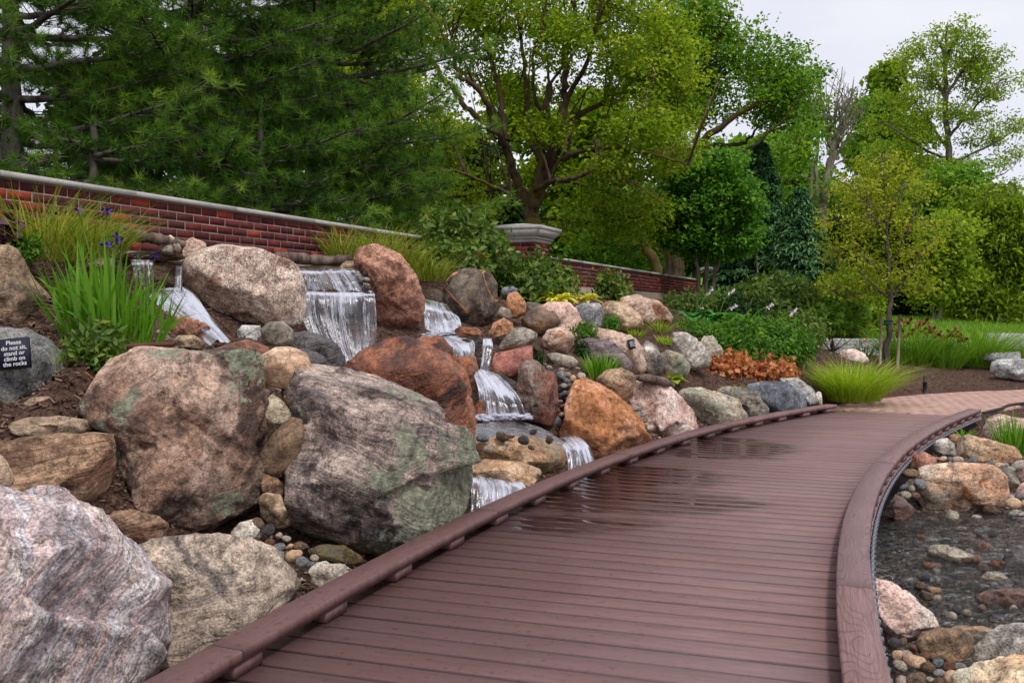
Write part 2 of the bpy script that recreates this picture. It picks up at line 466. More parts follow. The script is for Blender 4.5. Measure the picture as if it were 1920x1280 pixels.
# (name, label, stone, distance, yaw, thickness, on_ground, outline)
ROCKS = [
 ('boulder', 'huge lavender grey boulder with pink bands in the bottom left corner', 'lavender', 3.35, 30, 0.8, 1,
  '-300,960 -140,905 0,900 60,925 110,945 160,921 205,925 250,975 285,1035 310,1100 330,1180 325,1240 290,1300 180,1420 -100,1460 -300,1250'),
 ('boulder', 'low tan and grey layered boulder against the rail, right of the huge lavender one', 'tanlayer', 3.95, 42, 0.7, 1,
  '283,1045 330,1015 400,1000 460,1004 520,1030 592,1066 606,1090 600,1130 520,1200 440,1260 340,1290 300,1250 310,1110'),
 ('boulder', 'large red-brown boulder with flat pinkish top and grey lichen patches', 'redbrown', 4.85, 22, 0.75, 1,
  '163,775 200,700 240,668 290,650 345,652 380,662 415,655 455,648 474,662 482,740 490,830 488,900 480,950 440,985 400,1000 330,996 235,975 225,900 228,850 215,815 180,805'),
 ('boulder', 'big upright banded boulder covered with pale green lichen beside the rail', 'lichen', 5.15, 35, 0.7, 1,
  '588,692 620,683 680,690 740,715 800,755 850,800 885,850 889,900 872,950 842,990 780,1035 710,1060 650,1035 590,1005 553,985 535,940 545,890 570,840 580,780 573,730'),
 ('stone', 'round smooth tan stone perched between the two large boulders', 'roundtan', 5.1, 15, 0.9, 0,
  '480,690 492,664 520,650 552,650 580,664 588,690 575,715 540,730 505,725 485,710'),
 ('boulder', 'angular rusty orange boulder below the main waterfall', 'rust', 7.1, 25, 0.8, 1,
  '655,690 700,655 740,640 772,629 800,640 850,663 885,690 897,715 893,760 898,800 880,840 820,900 740,890 680,800'),
 ('boulder', 'rounded speckled granite boulder left of the main waterfall', 'granite', 7.8, 20, 0.9, 1,
  '343,492 370,467 420,456 470,459 520,475 555,505 578,545 583,582 560,607 530,617 470,612 420,606 395,582 368,552 345,535'),
 ('boulder', 'tall pinkish brown boulder leaning at the right of the main waterfall', 'pinkbrown', 9.1, 25, 0.8, 1,
  '670,490 685,460 706,455 740,475 775,515 796,560 795,602 770,622 730,617 705,600 700,560 690,520'),
 ('boulder', 'oval dark grey boulder with looping orange vein under the shrubs', 'vein', 10.1, 20, 0.7, 1,
  '833,560 840,525 860,506 890,500 920,508 938,530 940,570 930,600 905,620 870,613 845,600'),
 ('boulder', 'wide flat-topped tan boulder at the left edge above the sign', 'tan', 5.7, 20, 0.9, 1,
  '-150,455 0,460 25,470 60,510 85,540 108,562 105,588 80,602 30,610 -60,625 -150,610'),
 ('boulder', 'blue-grey boulder carrying the large warning sign', 'darkgrey', 5.0, 20, 0.8, 1,
  '-110,620 0,612 60,617 110,640 131,665 128,712 120,728 60,750 30,775 0,810 -110,820'),
 ('stone', 'long rounded tan stone between sign boulder and red-brown boulder', 'tan', 4.75, 15, 0.9, 0,
  '38,765 60,745 110,740 150,750 153,768 130,781 60,783'),
 ('stone', 'cream slab with fine bands lying on the broad brown stone', 'creamband', 4.55, 18, 0.9, 0,
  '22,797 60,783 120,780 175,788 179,806 150,821 60,826 28,815'),
 ('boulder', 'broad brown layered boulder behind the huge lavender one', 'brownband', 4.2, 18, 0.8, 1,
  '-90,830 0,828 90,815 180,810 225,815 236,850 232,900 216,945 150,965 110,960 60,940 -90,940'),
 ('stone', 'small tan stone at the left edge on the lavender boulder', 'tan', 3.75, 10, 0.8, 0,
  '-50,850 0,850 20,870 29,905 5,925 -50,925'),
 ('stone', 'wedge-shaped reddish tan stone under the red-brown boulder', 'brownband', 4.05, 15, 0.9, 0,
  '205,962 250,957 300,968 324,985 315,1010 280,1026 240,1020'),
 ('stone', 'chunky whitish stone at the top of the pebble heap', 'white', 4.55, 10, 0.9, 0,
  '430,1000 450,980 480,974 495,990 491,1010 465,1019 440,1012'),
 ('stone', 'triangular brown stone with a pale vein above the pebble heap', 'brownvein', 4.75, 10, 0.8, 0,
  '486,935 500,925 530,929 546,985 520,992 490,976'),
 ('stone', 'blocky brown stone between two large boulders, above the triangular one', 'brownband', 4.85, 10, 0.8, 0,
  '488,905 495,888 518,893 535,912 530,929 492,926'),
 ('stone', 'dark elongated kidney-shaped stone wedged upright between two large boulders', 'kidney', 4.9, 15, 0.9, 0,
  '488,858 500,830 530,795 548,781 566,784 572,820 560,855 540,880 510,891 492,882'),
 ('stone', 'knobby light tan stone under the round perched one', 'knobby', 5.0, 10, 0.9, 0,
  '482,765 495,748 515,740 535,755 552,776 540,796 510,798 485,785'),
 ('stone', 'small charcoal stone left of the knobby tan one', 'darkgrey', 4.98, 10, 0.9, 0,
  '462,742 468,726 485,722 508,733 498,752 476,766'),
 ('stone', 'small leaf-shaped brown stone right of the knobby tan one', 'brownvein', 5.05, 10, 0.7, 0,
  '530,745 540,737 555,742 565,765 560,776 540,760'),
 ('stone', 'dark shadowed stone in the gap behind the kidney-shaped one', 'kidney', 5.2, 10, 0.7, 0,
  '480,800 500,785 515,800 520,830 500,850 484,830'),
 ('stone', 'flat dark mossy stone beneath the lichen boulder', 'mossy', 4.55, 40, 0.9, 0,
  '585,1036 610,1020 650,1022 684,1046 678,1060 640,1064 600,1052'),
 ('stone', 'pale mossy stone touching the rail below the flat dark one', 'white', 4.3, 42, 0.8, 1,
  '590,1064 620,1053 650,1058 668,1068 660,1100 610,1125 595,1100'),
 ('stone', 'angular light grey stone right of the rust pink rocks', 'whitegrey', 6.5, 10, 0.9, 0,
  '445,620 455,609 490,610 493,628 478,642 447,636'),
 ('stone', 'rounded grey and tan stone behind the round tan one', 'roundgrey', 6.45, 10, 0.9, 0,
  '488,618 505,603 530,602 550,618 549,642 530,651 495,647'),
 ('stone', 'long low tan stone in the mulch before the pink rocks', 'tan', 6.0, 10, 0.8, 0,
  '320,640 335,628 365,628 392,645 380,655 335,652'),
 ('stone', 'small egg-shaped grey stone at the foot of the iris', 'roundgrey', 6.1, 10, 0.9, 0,
  '290,622 300,616 318,630 320,638 305,634'),
 ('boulder', 'pinkish rust boulder beside the small left cascade', 'pinkbrown', 6.5, 20, 0.8, 1,
  '305,610 318,595 345,592 370,600 425,630 432,640 380,645 330,636'),
 ('boulder', 'pale orange boulder behind the iris at the left cascade', 'orange', 6.9, 20, 0.8, 1,
  '275,605 300,586 325,580 350,584 362,598 340,625 290,630'),
 ('boulder', 'reddish pink rock tucked behind the red-brown boulder', 'pinkbrown', 5.6, 20, 0.7, 1,
  '400,655 430,645 470,636 511,652 495,690 482,745 440,720'),
 ('boulder', 'dark wet slate boulder in front of the main waterfall', 'slate', 7.3, 20, 0.8, 1,
  '545,625 575,620 605,627 635,642 656,682 640,700 590,700 548,680'),
 ('boulder', 'second dark slate rock, low and ribbed, below the wet slate boulder', 'slate', 6.9, 20, 0.8, 1,
  '545,662 570,652 600,662 625,690 600,705 560,702'),
 ('boulder', 'pale pointed boulder behind the iris leaves', 'palepink', 6.7, 15, 0.7, 1,
  '72,505 95,455 120,442 152,437 165,452 172,492 150,528 90,530'),
 ('stone', 'bluish white stone behind the fern', 'whitegrey', 6.4, 10, 0.8, 1,
  '50,475 62,456 82,452 92,468 85,490 55,495'),
 ('boulder', 'pale pinkish stone on the wall side of the granite boulder', 'palepink', 8.1, 15, 0.7, 1,
  '328,470 340,448 365,444 385,455 392,480 345,495'),
 ('ledge', 'dark brown wet ledge rock under the small left fall', 'wetledge', 7.45, 15, 0.8, 1,
  '205,492 250,486 345,488 350,520 345,560 300,575 225,570'),
 ('slab', 'thin flat slab topping the small left fall', 'wetledge', 7.4, 10, 0.9, 0,
  '205,478 260,472 330,474 352,480 348,488 220,490'),
 ('ledge', 'dark wet rock face behind the main waterfall', 'wetledge', 9.3, 15, 0.5, 1,
  '545,500 600,496 700,502 715,545 715,620 700,690 640,700 560,690 550,600'),
 ('stone', 'tan stone beside the crest of the main waterfall', 'tan', 9.2, 10, 0.9, 0,
  '635,500 650,488 672,490 678,505 660,512 640,510'),
 ('boulder', 'reddish rock behind the rusty orange boulder at the middle cascade', 'rust', 8.2, 20, 0.7, 1,
  '770,645 795,632 830,628 852,652 870,688 850,710 800,690'),
 ('ledge', 'dark brown rock under the top of the middle cascade', 'wetledge', 10.2, 15, 0.6, 1,
  '792,540 832,542 845,570 875,600 880,650 800,655'),
 ('stone', 'flat orange-red stone spanning the middle cascade', 'rust', 9.0, 10, 0.9, 0,
  '852,618 862,612 895,614 906,622 900,630 860,632'),
 ('boulder', 'dark brown wet block right of the middle cascade', 'wetledge', 8.95, 20, 0.7, 1,
  '862,634 905,632 918,645 918,690 880,700 862,680'),
 ('ledge', 'dark orange block in the middle of the cascade', 'rust', 8.4, 20, 0.7, 1,
  '856,667 896,666 898,700 895,740 860,730'),
 ('stone', 'grey layered stone resting on the red rock by the cascade', 'greylayer', 9.0, 15, 0.8, 0,
  '932,655 945,635 965,615 985,613 1012,625 1010,640 985,650 940,660'),
 ('boulder', 'brick red boulder right of the lower cascade', 'redrock', 8.9, 20, 0.8, 1,
  '915,700 930,662 960,655 1003,643 1000,670 985,695 950,715 925,712'),
 ('boulder', 'dark brown oval boulder lying in front of the pink rock', 'ovalbrown', 10.1, 15, 0.9, 1,
  '976,600 990,582 1015,578 1042,585 1052,603 1040,620 1005,630 985,620'),
 ('stone', 'orange brown stone right of the veined boulder', 'orange', 9.6, 10, 0.9, 0,
  '914,630 925,605 945,595 963,605 965,622 945,633'),
 ('stone', 'small mottled grey stone above the orange brown one', 'roundgrey', 9.9, 10, 0.9, 0,
  '930,590 940,574 955,580 962,595 945,600'),
 ('stone', 'upright pinkish tan stone beside the veined boulder', 'orange', 10.2, 10, 0.9, 1,
  '945,575 952,550 970,545 985,565 988,590 965,598 948,590'),
 ('stone', 'smooth blue-grey stone balanced beside the veined boulder', 'bluegrey', 10.3, 10, 0.9, 0,
  '938,546 945,538 962,536 972,543 968,552 942,556'),
 ('boulder', 'wide pale pink boulder under the yellow hostas', 'pink', 10.9, 20, 0.8, 1,
  '1010,575 1030,566 1070,565 1085,582 1095,605 1080,640 1040,640 1015,610'),
 ('boulder', 'grey slab-like rock behind the dark oval boulder', 'greylayer', 11.2, 10, 0.7, 1,
  '982,585 985,565 1010,568 1042,585 1040,605 990,605'),
 ('boulder', 'rounded cream and rust boulder below the pink one', 'palepink', 9.7, 15, 0.9, 1,
  '1018,635 1030,618 1055,612 1075,625 1078,645 1065,662 1035,660 1020,650'),
 ('stone', 'smooth grey-brown stone half buried above the tall block', 'roundgrey', 9.3, 10, 0.9, 0,
  '1022,665 1040,660 1075,668 1086,680 1078,692 1040,688'),
 ('boulder', 'tall dark split block with red front and grey top', 'splitblock', 8.3, 25, 0.75, 1,
  '973,745 978,690 990,677 1012,674 1046,706 1046,780 1030,798 985,788 976,775'),
 ('boulder', 'smooth orange-brown boulder beside the rail at the spill', 'orangebig', 8.5, 38, 0.8, 1,
  '1053,790 1058,762 1085,718 1105,708 1130,714 1160,740 1190,780 1216,832 1205,860 1150,880 1095,860 1062,830'),
 ('stone', 'rough brown stone on top of the orange boulder', 'brownvein', 8.9, 15, 0.9, 0,
  '1115,712 1140,693 1170,690 1190,700 1197,722 1188,745 1165,750 1140,735'),
 ('boulder', 'pink and white crystalline boulder behind the rail', 'pinkwhite', 9.8, 38, 0.8, 1,
  '1188,750 1192,712 1215,705 1250,724 1285,755 1310,785 1312,815 1250,835 1215,835 1198,795'),
 ('boulder', 'wide grey and tan weathered boulder by the rail', 'greytan', 11.0, 36, 0.8, 1,
  '1275,740 1290,729 1330,727 1375,742 1405,775 1400,800 1320,815 1300,770'),
 ('boulder', 'low pale grey layered boulder behind the weathered one', 'greylayer', 11.5, 32, 0.7, 1,
  '1338,735 1370,725 1410,728 1440,755 1447,775 1400,800 1390,760'),
 ('boulder', 'dark blue-grey boulder near the end of the rail', 'bluegrey', 11.7, 32, 0.8, 1,
  '1400,722 1430,714 1480,716 1505,735 1512,768 1450,785 1420,760'),
 ('boulder', 'pale grey boulder behind the dark blue-grey one', 'whitegrey', 12.1, 28, 0.8, 1,
  '1448,718 1470,709 1500,708 1525,730 1538,760 1510,772 1490,730'),
 ('stone', 'small pale stone at the very end of the rail', 'white', 12.2, 20, 0.9, 1,
  '1522,745 1535,733 1550,738 1559,756 1540,765 1525,762'),
 ('boulder', 'long pinkish tan boulder carrying the small sign', 'palepink', 10.7, 25, 0.7, 1,
  '1106,622 1125,613 1160,620 1188,632 1208,655 1214,692 1205,704 1180,698 1160,665 1120,640'),
 ('boulder', 'purple-grey rock under the long pinkish tan boulder', 'purplegrey', 10.4, 22, 0.7, 1,
  '1086,640 1110,632 1145,640 1168,658 1165,690 1110,690'),
 ('boulder', 'dark brown block below the small sign', 'purplegrey', 10.3, 22, 0.7, 1,
  '1150,665 1172,660 1184,680 1182,700 1158,700'),
 ('boulder', 'white and black mottled boulder right of the small sign', 'bwmottle', 11.0, 22, 0.8, 1,
  '1204,650 1215,637 1232,645 1248,680 1246,705 1220,708 1208,690'),
 ('boulder', 'squat grey boulder between mottled and pale ridged ones', 'greytan', 11.3, 22, 0.8, 1,
  '1232,668 1255,655 1285,665 1298,690 1290,705 1250,708'),
 ('boulder', 'large pale ridged boulder below the green ground cover', 'palegrey', 11.7, 24, 0.8, 1,
  '1258,640 1265,622 1285,622 1310,640 1340,675 1335,692 1295,695 1265,665'),
 ('boulder', 'dull grey boulder at the edge of the bright green bush', 'greytan', 12.5, 20, 0.8, 1,
  '1308,650 1318,630 1335,628 1355,655 1358,675 1330,685'),
 ('boulder', 'grey granite block under the second yellow hosta', 'granitegrey', 12.0, 15, 0.8, 1,
  '1078,575 1095,567 1125,568 1133,590 1133,615 1100,625 1082,605'),
 ('boulder', 'orange stained boulder right of the grey granite block', 'tanorange', 12.4, 20, 0.8, 1,
  '1128,575 1145,563 1180,567 1205,590 1212,620 1170,625 1135,612'),
 ('boulder', 'tall rounded pink-tan boulder in front of the brick wall', 'palepink', 13.0, 20, 0.8, 1,
  '1158,575 1170,556 1200,551 1222,562 1230,595 1228,618 1180,622'),
 ('boulder', 'small pink-tan boulder sloping down from the tall rounded one', 'palepink', 13.4, 20, 0.8, 1,
  '1210,570 1225,558 1245,570 1262,592 1262,606 1225,610'),
 ('stone', 'wet tan slab across the lower pool', 'tanorange', 7.25, 30, 0.7, 1,
  '885,830 930,820 1000,818 1055,835 1060,870 1000,890 900,880'),
 ('stone', 'blocky tan stone on the lower pool beside the spill', 'brownvein', 7.4, 25, 0.9, 0,
  '985,850 1000,836 1030,832 1058,845 1060,880 1020,890 990,870'),
 ('stone', 'broad reddish wet slab just above the rail', 'tanorange', 6.75, 35, 0.7, 1,
  '885,880 920,862 990,868 1035,885 1020,905 960,930 890,930'),
 ('stone', 'small rust stone between the big rusty boulder and the lower cascade', 'rust', 8.0, 15, 0.8, 1,
  '893,760 900,748 915,756 920,778 905,792 890,790'),
 # ---- right bank
 ('boulder', 'large pale block with orange stains at the head of the stream', 'stained', 7.55, 5, 0.9, 1,
  '1713,930 1716,888 1732,874 1800,866 1865,872 1890,892 1898,940 1886,962 1830,970 1740,962'),
 ('boulder', 'tan boulder with grey-green left face on the right bank', 'tanorange', 8.6, 0, 0.9, 1,
  '1792,850 1796,822 1815,815 1870,828 1905,838 1918,855 1912,875 1850,880 1800,872'),
 ('boulder', 'pale boulder behind the sword-leaved clump on the right bank', 'palepink', 9.9, 0, 0.8, 1,
  '1840,815 1850,785 1870,776 1925,785 1960,800 1950,840 1850,835'),
 ('stone', 'pinkish brown stone under the outer rail at the pebbles', 'pinkbrown', 7.9, 10, 0.8, 1,
  '1705,890 1715,850 1735,847 1757,860 1760,880 1725,905'),
 ('stone', 'rounded conglomerate stone below the curb of the boardwalk', 'bwmottle', 9.0, 0, 0.8, 1,
  '1746,845 1755,825 1775,820 1790,832 1794,855 1765,862'),
 ('stone', 'dim brown stone behind the conglomerate one', 'brownband', 9.6, 0, 0.8, 1,
  '1775,835 1780,815 1800,813 1808,830 1795,850'),
 ('boulder', 'dark wet triangular rock at the water beside the boardwalk', 'darkred', 7.1, 0, 0.8, 1,
  '1630,965 1645,932 1670,926 1695,935 1722,960 1700,975 1650,978'),
 ('boulder', 'rounded pink granite boulder at the bend of the boardwalk', 'pinkwhite', 4.35, -8, 0.9, 1,
  '1600,1095 1640,1088 1668,1092 1710,1115 1750,1150 1761,1180 1745,1197 1715,1210 1660,1215 1610,1200'),
 ('boulder', 'brown rounded boulder in front of the pink granite one', 'brownwet', 4.05, 0, 0.9, 1,
  '1711,1215 1725,1190 1760,1180 1800,1182 1828,1200 1825,1225 1800,1247 1745,1240'),
 ('boulder', 'pale grey angular boulder at the right edge beside the stream', 'palegrey', 4.0, 0, 0.9, 1,
  '1819,1250 1828,1205 1860,1180 1905,1172 1990,1178 2010,1240 1930,1262 1850,1265'),
 ('slab', 'ochre slab at the water behind the brown rounded boulder', 'tanorange', 4.6, 0, 0.9, 1,
  '1770,1190 1790,1175 1850,1177 1885,1184 1850,1205 1800,1210'),
 ('boulder', 'cream and orange boulder cut off by the bottom right corner', 'creamorange', 3.6, 0, 0.9, 1,
  '1735,1300 1790,1265 1840,1248 1895,1238 1990,1245 2050,1300 2000,1370 1800,1370'),
 ('stone', 'long pale stone breaking the surface in midstream', 'palewet', 6.0, 0, 0.9, 0,
  '1735,1035 1745,1023 1775,1022 1835,1045 1838,1057 1800,1062 1750,1055'),
 ('stone', 'dark grey wet stone at the right edge of the stream', 'slate', 5.9, 0, 0.9, 0,
  '1870,1060 1890,1040 1925,1022 1975,1030 1970,1065 1900,1075'),
 ('stone', 'low tan stone in the stream below the dark grey one', 'palewet', 5.5, 0, 0.9, 0,
  '1838,1085 1850,1073 1880,1075 1907,1098 1880,1105 1850,1100'),
 ('slab', 'reddish submerged slab at the right side of the stream', 'redwet', 5.1, 0, 0.8, 0,
  '1815,1122 1850,1108 1890,1103 1960,1110 1950,1135 1890,1145 1840,1138'),
 ('stone', 'small dark brown stone leaning on its pair in the stream', 'brownwet', 5.15, 0, 0.9, 0,
  '1733,1110 1740,1098 1765,1103 1770,1112 1755,1124'),
 ('stone', 'small olive stone, left one of the pair in the stream', 'brownwet', 5.05, 0, 0.9, 0,
  '1721,1115 1730,1106 1748,1113 1753,1125 1730,1126'),
 ('stone', 'small slate-grey wet stone alone in midstream', 'slate', 5.35, 0, 0.9, 0,
  '1834,1104 1842,1094 1855,1098 1858,1108 1845,1112'),
 ('stone', 'rusty flat stone in midstream', 'rust', 5.55, 0, 0.9, 0,
  '1780,1094 1795,1087 1810,1093 1808,1101 1790,1101'),
 ('boulder', 'rounded pink stone at the right edge beside the pale block', 'pinkwhite', 8.0, 0, 0.9, 1,
  '1888,890 1895,872 1925,866 1960,880 1950,905 1905,908'),
 ('boulder', 'pale pink stone at the right edge below the rounded pink one', 'pinkwhite', 7.6, 0, 0.9, 1,
  '1900,925 1915,905 1960,908 1965,935 1925,938'),
 ('boulder', 'grey striped stone leaning against the pale block', 'greylayer', 7.9, 0, 0.9, 1,
  '1865,880 1880,870 1905,890 1915,910 1895,920'),
 # ---- far right bed
 ('boulder', 'round-topped pink boulder in the mulch near the staked tree', 'pinkwhite', 16.6, 10, 0.8, 1,
  '1572,668 1580,656 1600,653 1622,662 1632,678 1600,690 1576,684'),
 ('boulder', 'small orange stone behind the bronze foliage', 'orange', 13.2, 10, 0.8, 1,
  '1482,702 1490,692 1508,691 1522,704 1505,712'),
 ('boulder', 'pale limestone block lying in the mulch at the right edge', 'limestone', 16.5, 10, 0.8, 1,
  '1856,692 1862,674 1915,672 1975,676 1980,700 1915,712 1862,708'),
 ('boulder', 'long limestone slab behind the pale block at the right edge', 'limestone', 18.0, 10, 0.8, 1,
  '1843,676 1846,662 1915,659 1918,676 1880,684'),
]

ROCKS += [
 ('ledge', 'wet stone step under the first tier of the main waterfall', 'wetledge', 9.15, 15, 0.5, 1,
  '560,540 600,537 700,540 712,560 708,640 690,690 600,690 560,640'),
 ('ledge', 'wet rock step under the wide fan of the lower cascade', 'wetledge', 8.55, 20, 0.5, 1,
  '890,705 930,695 965,715 990,760 988,800 900,800'),
]

# ================================================================== boardwalk edges (on the rail's top plane)
RT = 0.085
LO = [(264, 1276), (382, 1214), (502, 1149), (603, 1099), (687, 1053), (877, 957), (983, 912), (1140, 857), (1227, 824), (1300, 803.5), (1400, 783), (1549, 757)]
RI = [(1580, 1276), (1572, 1175), (1570.6, 1062), (1572, 1010), (1580, 976), (1595, 935), (1621, 886), (1655, 849), (1700, 819), (1762, 785), (1816, 765.5)]
LOw = np.array([G(*p, RT)[:2] for p in LO])
RIw = np.array([G(*p, RT)[:2] for p in RI])
def fit_curve(pts, deg, ext):
    """smooth x(y) through the measured points, prolonged straight towards and past the camera"""
    c = np.polyfit(pts[:, 1], pts[:, 0], deg)
    y0, y1 = pts[:, 1].min(), pts[:, 1].max()
    dc = np.polyder(c)
    def f(y):
        y = np.asarray(y, float)
        yy = np.clip(y, y0, y1)
        return np.polyval(c, yy)+(y-yy)*np.polyval(dc, np.where(y < y0, y0, y1))
    ys = np.linspace(ext, y1, 1200)
    xy = np.stack([f(ys), ys], 1)
    s = np.concatenate([[0], np.cumsum(np.linalg.norm(np.diff(xy, axis=0), axis=1))])
    return f, xy, s
fL, L_xy, L_s = fit_curve(LOw, 4, -1.0)
fR, Ri_xy, Ri_s = fit_curve(RIw, 4, -1.6)
def at_s(xy, s, q):
    q = np.clip(q, 0, s[-1])
    return np.stack([np.interp(q, s, xy[:, 0]), np.interp(q, s, xy[:, 1])], -1)
def normals(xy):
    t = np.gradient(xy, axis=0)
    t /= np.linalg.norm(t, axis=1)[:, None]
    return np.stack([t[:, 1], -t[:, 0]], 1)          # points to the right of travel
RW = 0.14
L_in = L_xy+normals(L_xy)*RW
R_out = Ri_xy+normals(Ri_xy)*RW
def arc(xy):
    return np.concatenate([[0], np.cumsum(np.linalg.norm(np.diff(xy, axis=0), axis=1))])
def xl(y):
    return np.interp(y, L_xy[:, 1], L_xy[:, 0])
def xr(y):
    return np.interp(y, R_out[:, 1], R_out[:, 0])

# ================================================================== brick wall line
WY0, WY1 = 5.2, 26.6
W_A = np.array([6.43*(0-960)/FPX, 6.43])
W_B = np.array([26.2*(1300-960)/FPX, 26.2])
W_T = (W_B-W_A)/np.linalg.norm(W_B-W_A)
W_N = np.array([W_T[1], -W_T[0]])           # towards the garden
WTOP, WBRICK = CAMH+0.93, CAMH+0.47
def wall_pt(y):
    return W_A+W_T*((y-W_A[1])/W_T[1])

# ================================================================== brick path
PL = [(1546, 764), (1575, 756), (1620, 749), (1700, 740.5), (1800, 734), (1920, 729.5), (2150, 724)]
PR = [(1742, 775.5), (1790, 777), (1838, 776), (1870, 768), (1920, 757), (2150, 742)]
PLw = np.array([G(*p, 0)[:2] for p in PL])
PRw = np.array([G(*p, 0)[:2] for p in PR])
PATH = np.concatenate([PLw, PRw[::-1]])
def in_poly(pts, poly):
    x, y = pts[:, 0], pts[:, 1]
    ins = np.zeros(len(pts), bool)
    n = len(poly)
    for i in range(n):
        x1, y1 = poly[i]
        x2, y2 = poly[(i+1) % n]
        c = ((y1 > y) != (y2 > y)) & (x < (x2-x1)*(y-y1)/(y2-y1+1e-12)+x1)
        ins ^= c
    return ins
def poly_dist(pts, poly):
    dm = np.full(len(pts), 1e9)
    n = len(poly)
    for i in range(n):
        a, b = poly[i], poly[(i+1) % n]
        ab = b-a
        t = np.clip(((pts-a)@ab)/(ab@ab+1e-12), 0, 1)
        dm = np.minimum(dm, np.linalg.norm(pts-(a+t[:, None]*ab), axis=1))
    return dm

# ================================================================== terrain height from control points
WATER_Z = -0.30
ctrl = []
for (px, py, d) in [(1330, 606, 14.2), (1500, 690, 13), (1560, 702, 13.6), (1300, 690, 11.9), (1240, 662, 11.8), (1410, 716, 12.1), (1600, 690, 15.5),
                    (1850, 720, 16), (1900, 700, 17.5), (1720, 690, 17), (1665, 686, 17), (1510, 664, 19.4), (1640, 664, 19.9), (1780, 662, 20.3),
                    (1900, 664, 21), (1510, 636, 20.6), (1640, 635, 21), (1780, 634, 21.5), (1900, 630, 22), (1600, 612, 30), (1900, 608, 35), (1690, 585, 31),
                    (1640, 600, 28), (1800, 603, 30), (1300, 590, 17), (1420, 600, 19), (100, 640, 5.4), (215, 625, 5.8), (150, 700, 4.9), (60, 475, 6.3),
                    (1050, 690, 9.2), (1080, 705, 9.0), (1240, 610, 12.8), (1270, 660, 12.2), (1330, 570, 21), (1180, 640, 11.6), (1130, 590, 13.5), (860, 520, 11), (600, 690, 8.7), (680, 700, 8.7), (730, 650, 8.9), (550, 650, 8.3), (840, 690, 8.9), (935, 797, 8.2), (905, 720, 8.6), (640, 640, 8.8), (350, 620, 6.6), (300, 575, 7.0)]:
    ctrl.append(P(px, py, d))
for (x, y, z) in [(2.0, 5.0, -.48), (3, 5, -.48), (2.4, 6.3, -.46), (3.6, 6.5, -.45), (5.2, 5.6, -.46), (2.2, 7.2, -.42), (2.0, 4.3, -.34), (1.5, 3.4, -.24), (2.4, 3.5, -.26),
                  (3.5, 3.7, -.3), (1.35, 2, -.3), (3, 2, -.3), (6, 6.2, -.4), (4.6, 8.2, -.2), (6, 9, -.05), (7.5, 12, -.02), (5.4, 10.6, -.08), (3.3, 8.0, -.24), (4.1, 9.3, -.16), (12, 8, 0), (14, 14, .05), (20, 25, .6), (9, 3, -.3),
                  (0.3, 2, -.35), (0.6, 4.5, -.4), (1.2, 6.0, -.5), (1.6, 7, -.5), (2.3, 8.6, -.35), (3.6, 11, -.15), (0, -1, -.4), (-.6, -1.5, -.3), (2, -2, -.35), (-4, -3, 0), (6, -3, -.3),
                  (40, 40, 1.0), (0, 60, 1.3), (60, 100, 1.1), (-30, 40, 1.4), (-12, 14, 1.4), (-8, 20, 1.4), (0, 30, 1.4), (-8, 5, 1.3), (-6, 0, 1.0), (-20, -10, .8), (20, -10, 0), (12, 40, 1.05), (30, 60, 1.1)]:
    ctrl.append(np.array([x, y, z]))
for y in np.arange(2.0, 12, 0.9):
    zz = -0.22 if y < 9 else -0.12
    if 5.6 < y < 7.6:
        zz = -0.35
    ctrl.append(np.array([float(xl(y))-0.12, y, zz]))
for y in np.arange(5.5, 27, 1.5):
    b = wall_pt(y)+W_N*0.18
    ctrl.append(np.array([b[0], b[1], WBRICK-0.16]))
    b = wall_pt(y)-W_N*0.6
    ctrl.append(np.array([b[0], b[1], WBRICK-0.1]))
for (nm, lb, mt, d, yw, th, og, ol) in ROCKS:
    if not og:
        continue
    pl = np.array(s_(ol))
    zb = P(pl[:, 0].mean(), pl[:, 1].max(), d)
    zt = P(pl[:, 0].mean(), pl[:, 1].min(), d)
    q = zb+(zt-zb)*0.12
    if nm == 'boulder' and q[0] < xl(q[1]):
        ctrl.append(q+np.array([0, 0.10, 0]))
for q in PATH[::2]:
    ctrl.append(np.array([q[0], q[1], -0.03]))
ctrl = np.array(ctrl)
_D = np.linalg.norm(ctrl[:, None, :2]-ctrl[None, :, :2], axis=2)
_n = len(ctrl)
_A = np.zeros((_n+1, _n+1))
_A[:_n, :_n] = -_D-np.eye(_n)*0.06
_A[:_n, _n] = 1
_A[_n, :_n] = 1
_w = np.linalg.solve(_A, np.concatenate([ctrl[:, 2], [0]]))
BW_POLY = np.concatenate([L_xy[::20], R_out[::-20]])
def ground_z(x, y):
    x = np.atleast_1d(np.asarray(x, float))
    y = np.atleast_1d(np.asarray(y, float))
    out = np.empty(len(x))
    for i in range(0, len(x), 20000):
        D = np.hypot(x[i:i+20000, None]-ctrl[None, :, 0], y[i:i+20000, None]-ctrl[None, :, 1])
        out[i:i+20000] = -D@_w[:_n]+_w[_n]
    out = np.clip(out, -0.6, 1.75)
    pts = np.stack([x, y], 1)
    near = (y < 30) & (y > -3) & (x > -3) & (x < 14)
    idx = np.where(near)[0]
    if len(idx):
        q = pts[idx]
        z = out[idx]
        a = in_poly(q, BW_POLY)
        da = poly_dist(q, BW_POLY)
        z = np.where(a, np.minimum(z, -0.16), np.where(da < 0.1, np.minimum(z, -0.10), z))
        b = in_poly(q, PATH)
        db = poly_dist(q, PATH)
        z = np.where(b, -0.075, np.where(db < 0.12, np.minimum(z, -0.03), z))
        out[idx] = z
    return out
def gz(x, y):
    return float(ground_z(x, y)[0])

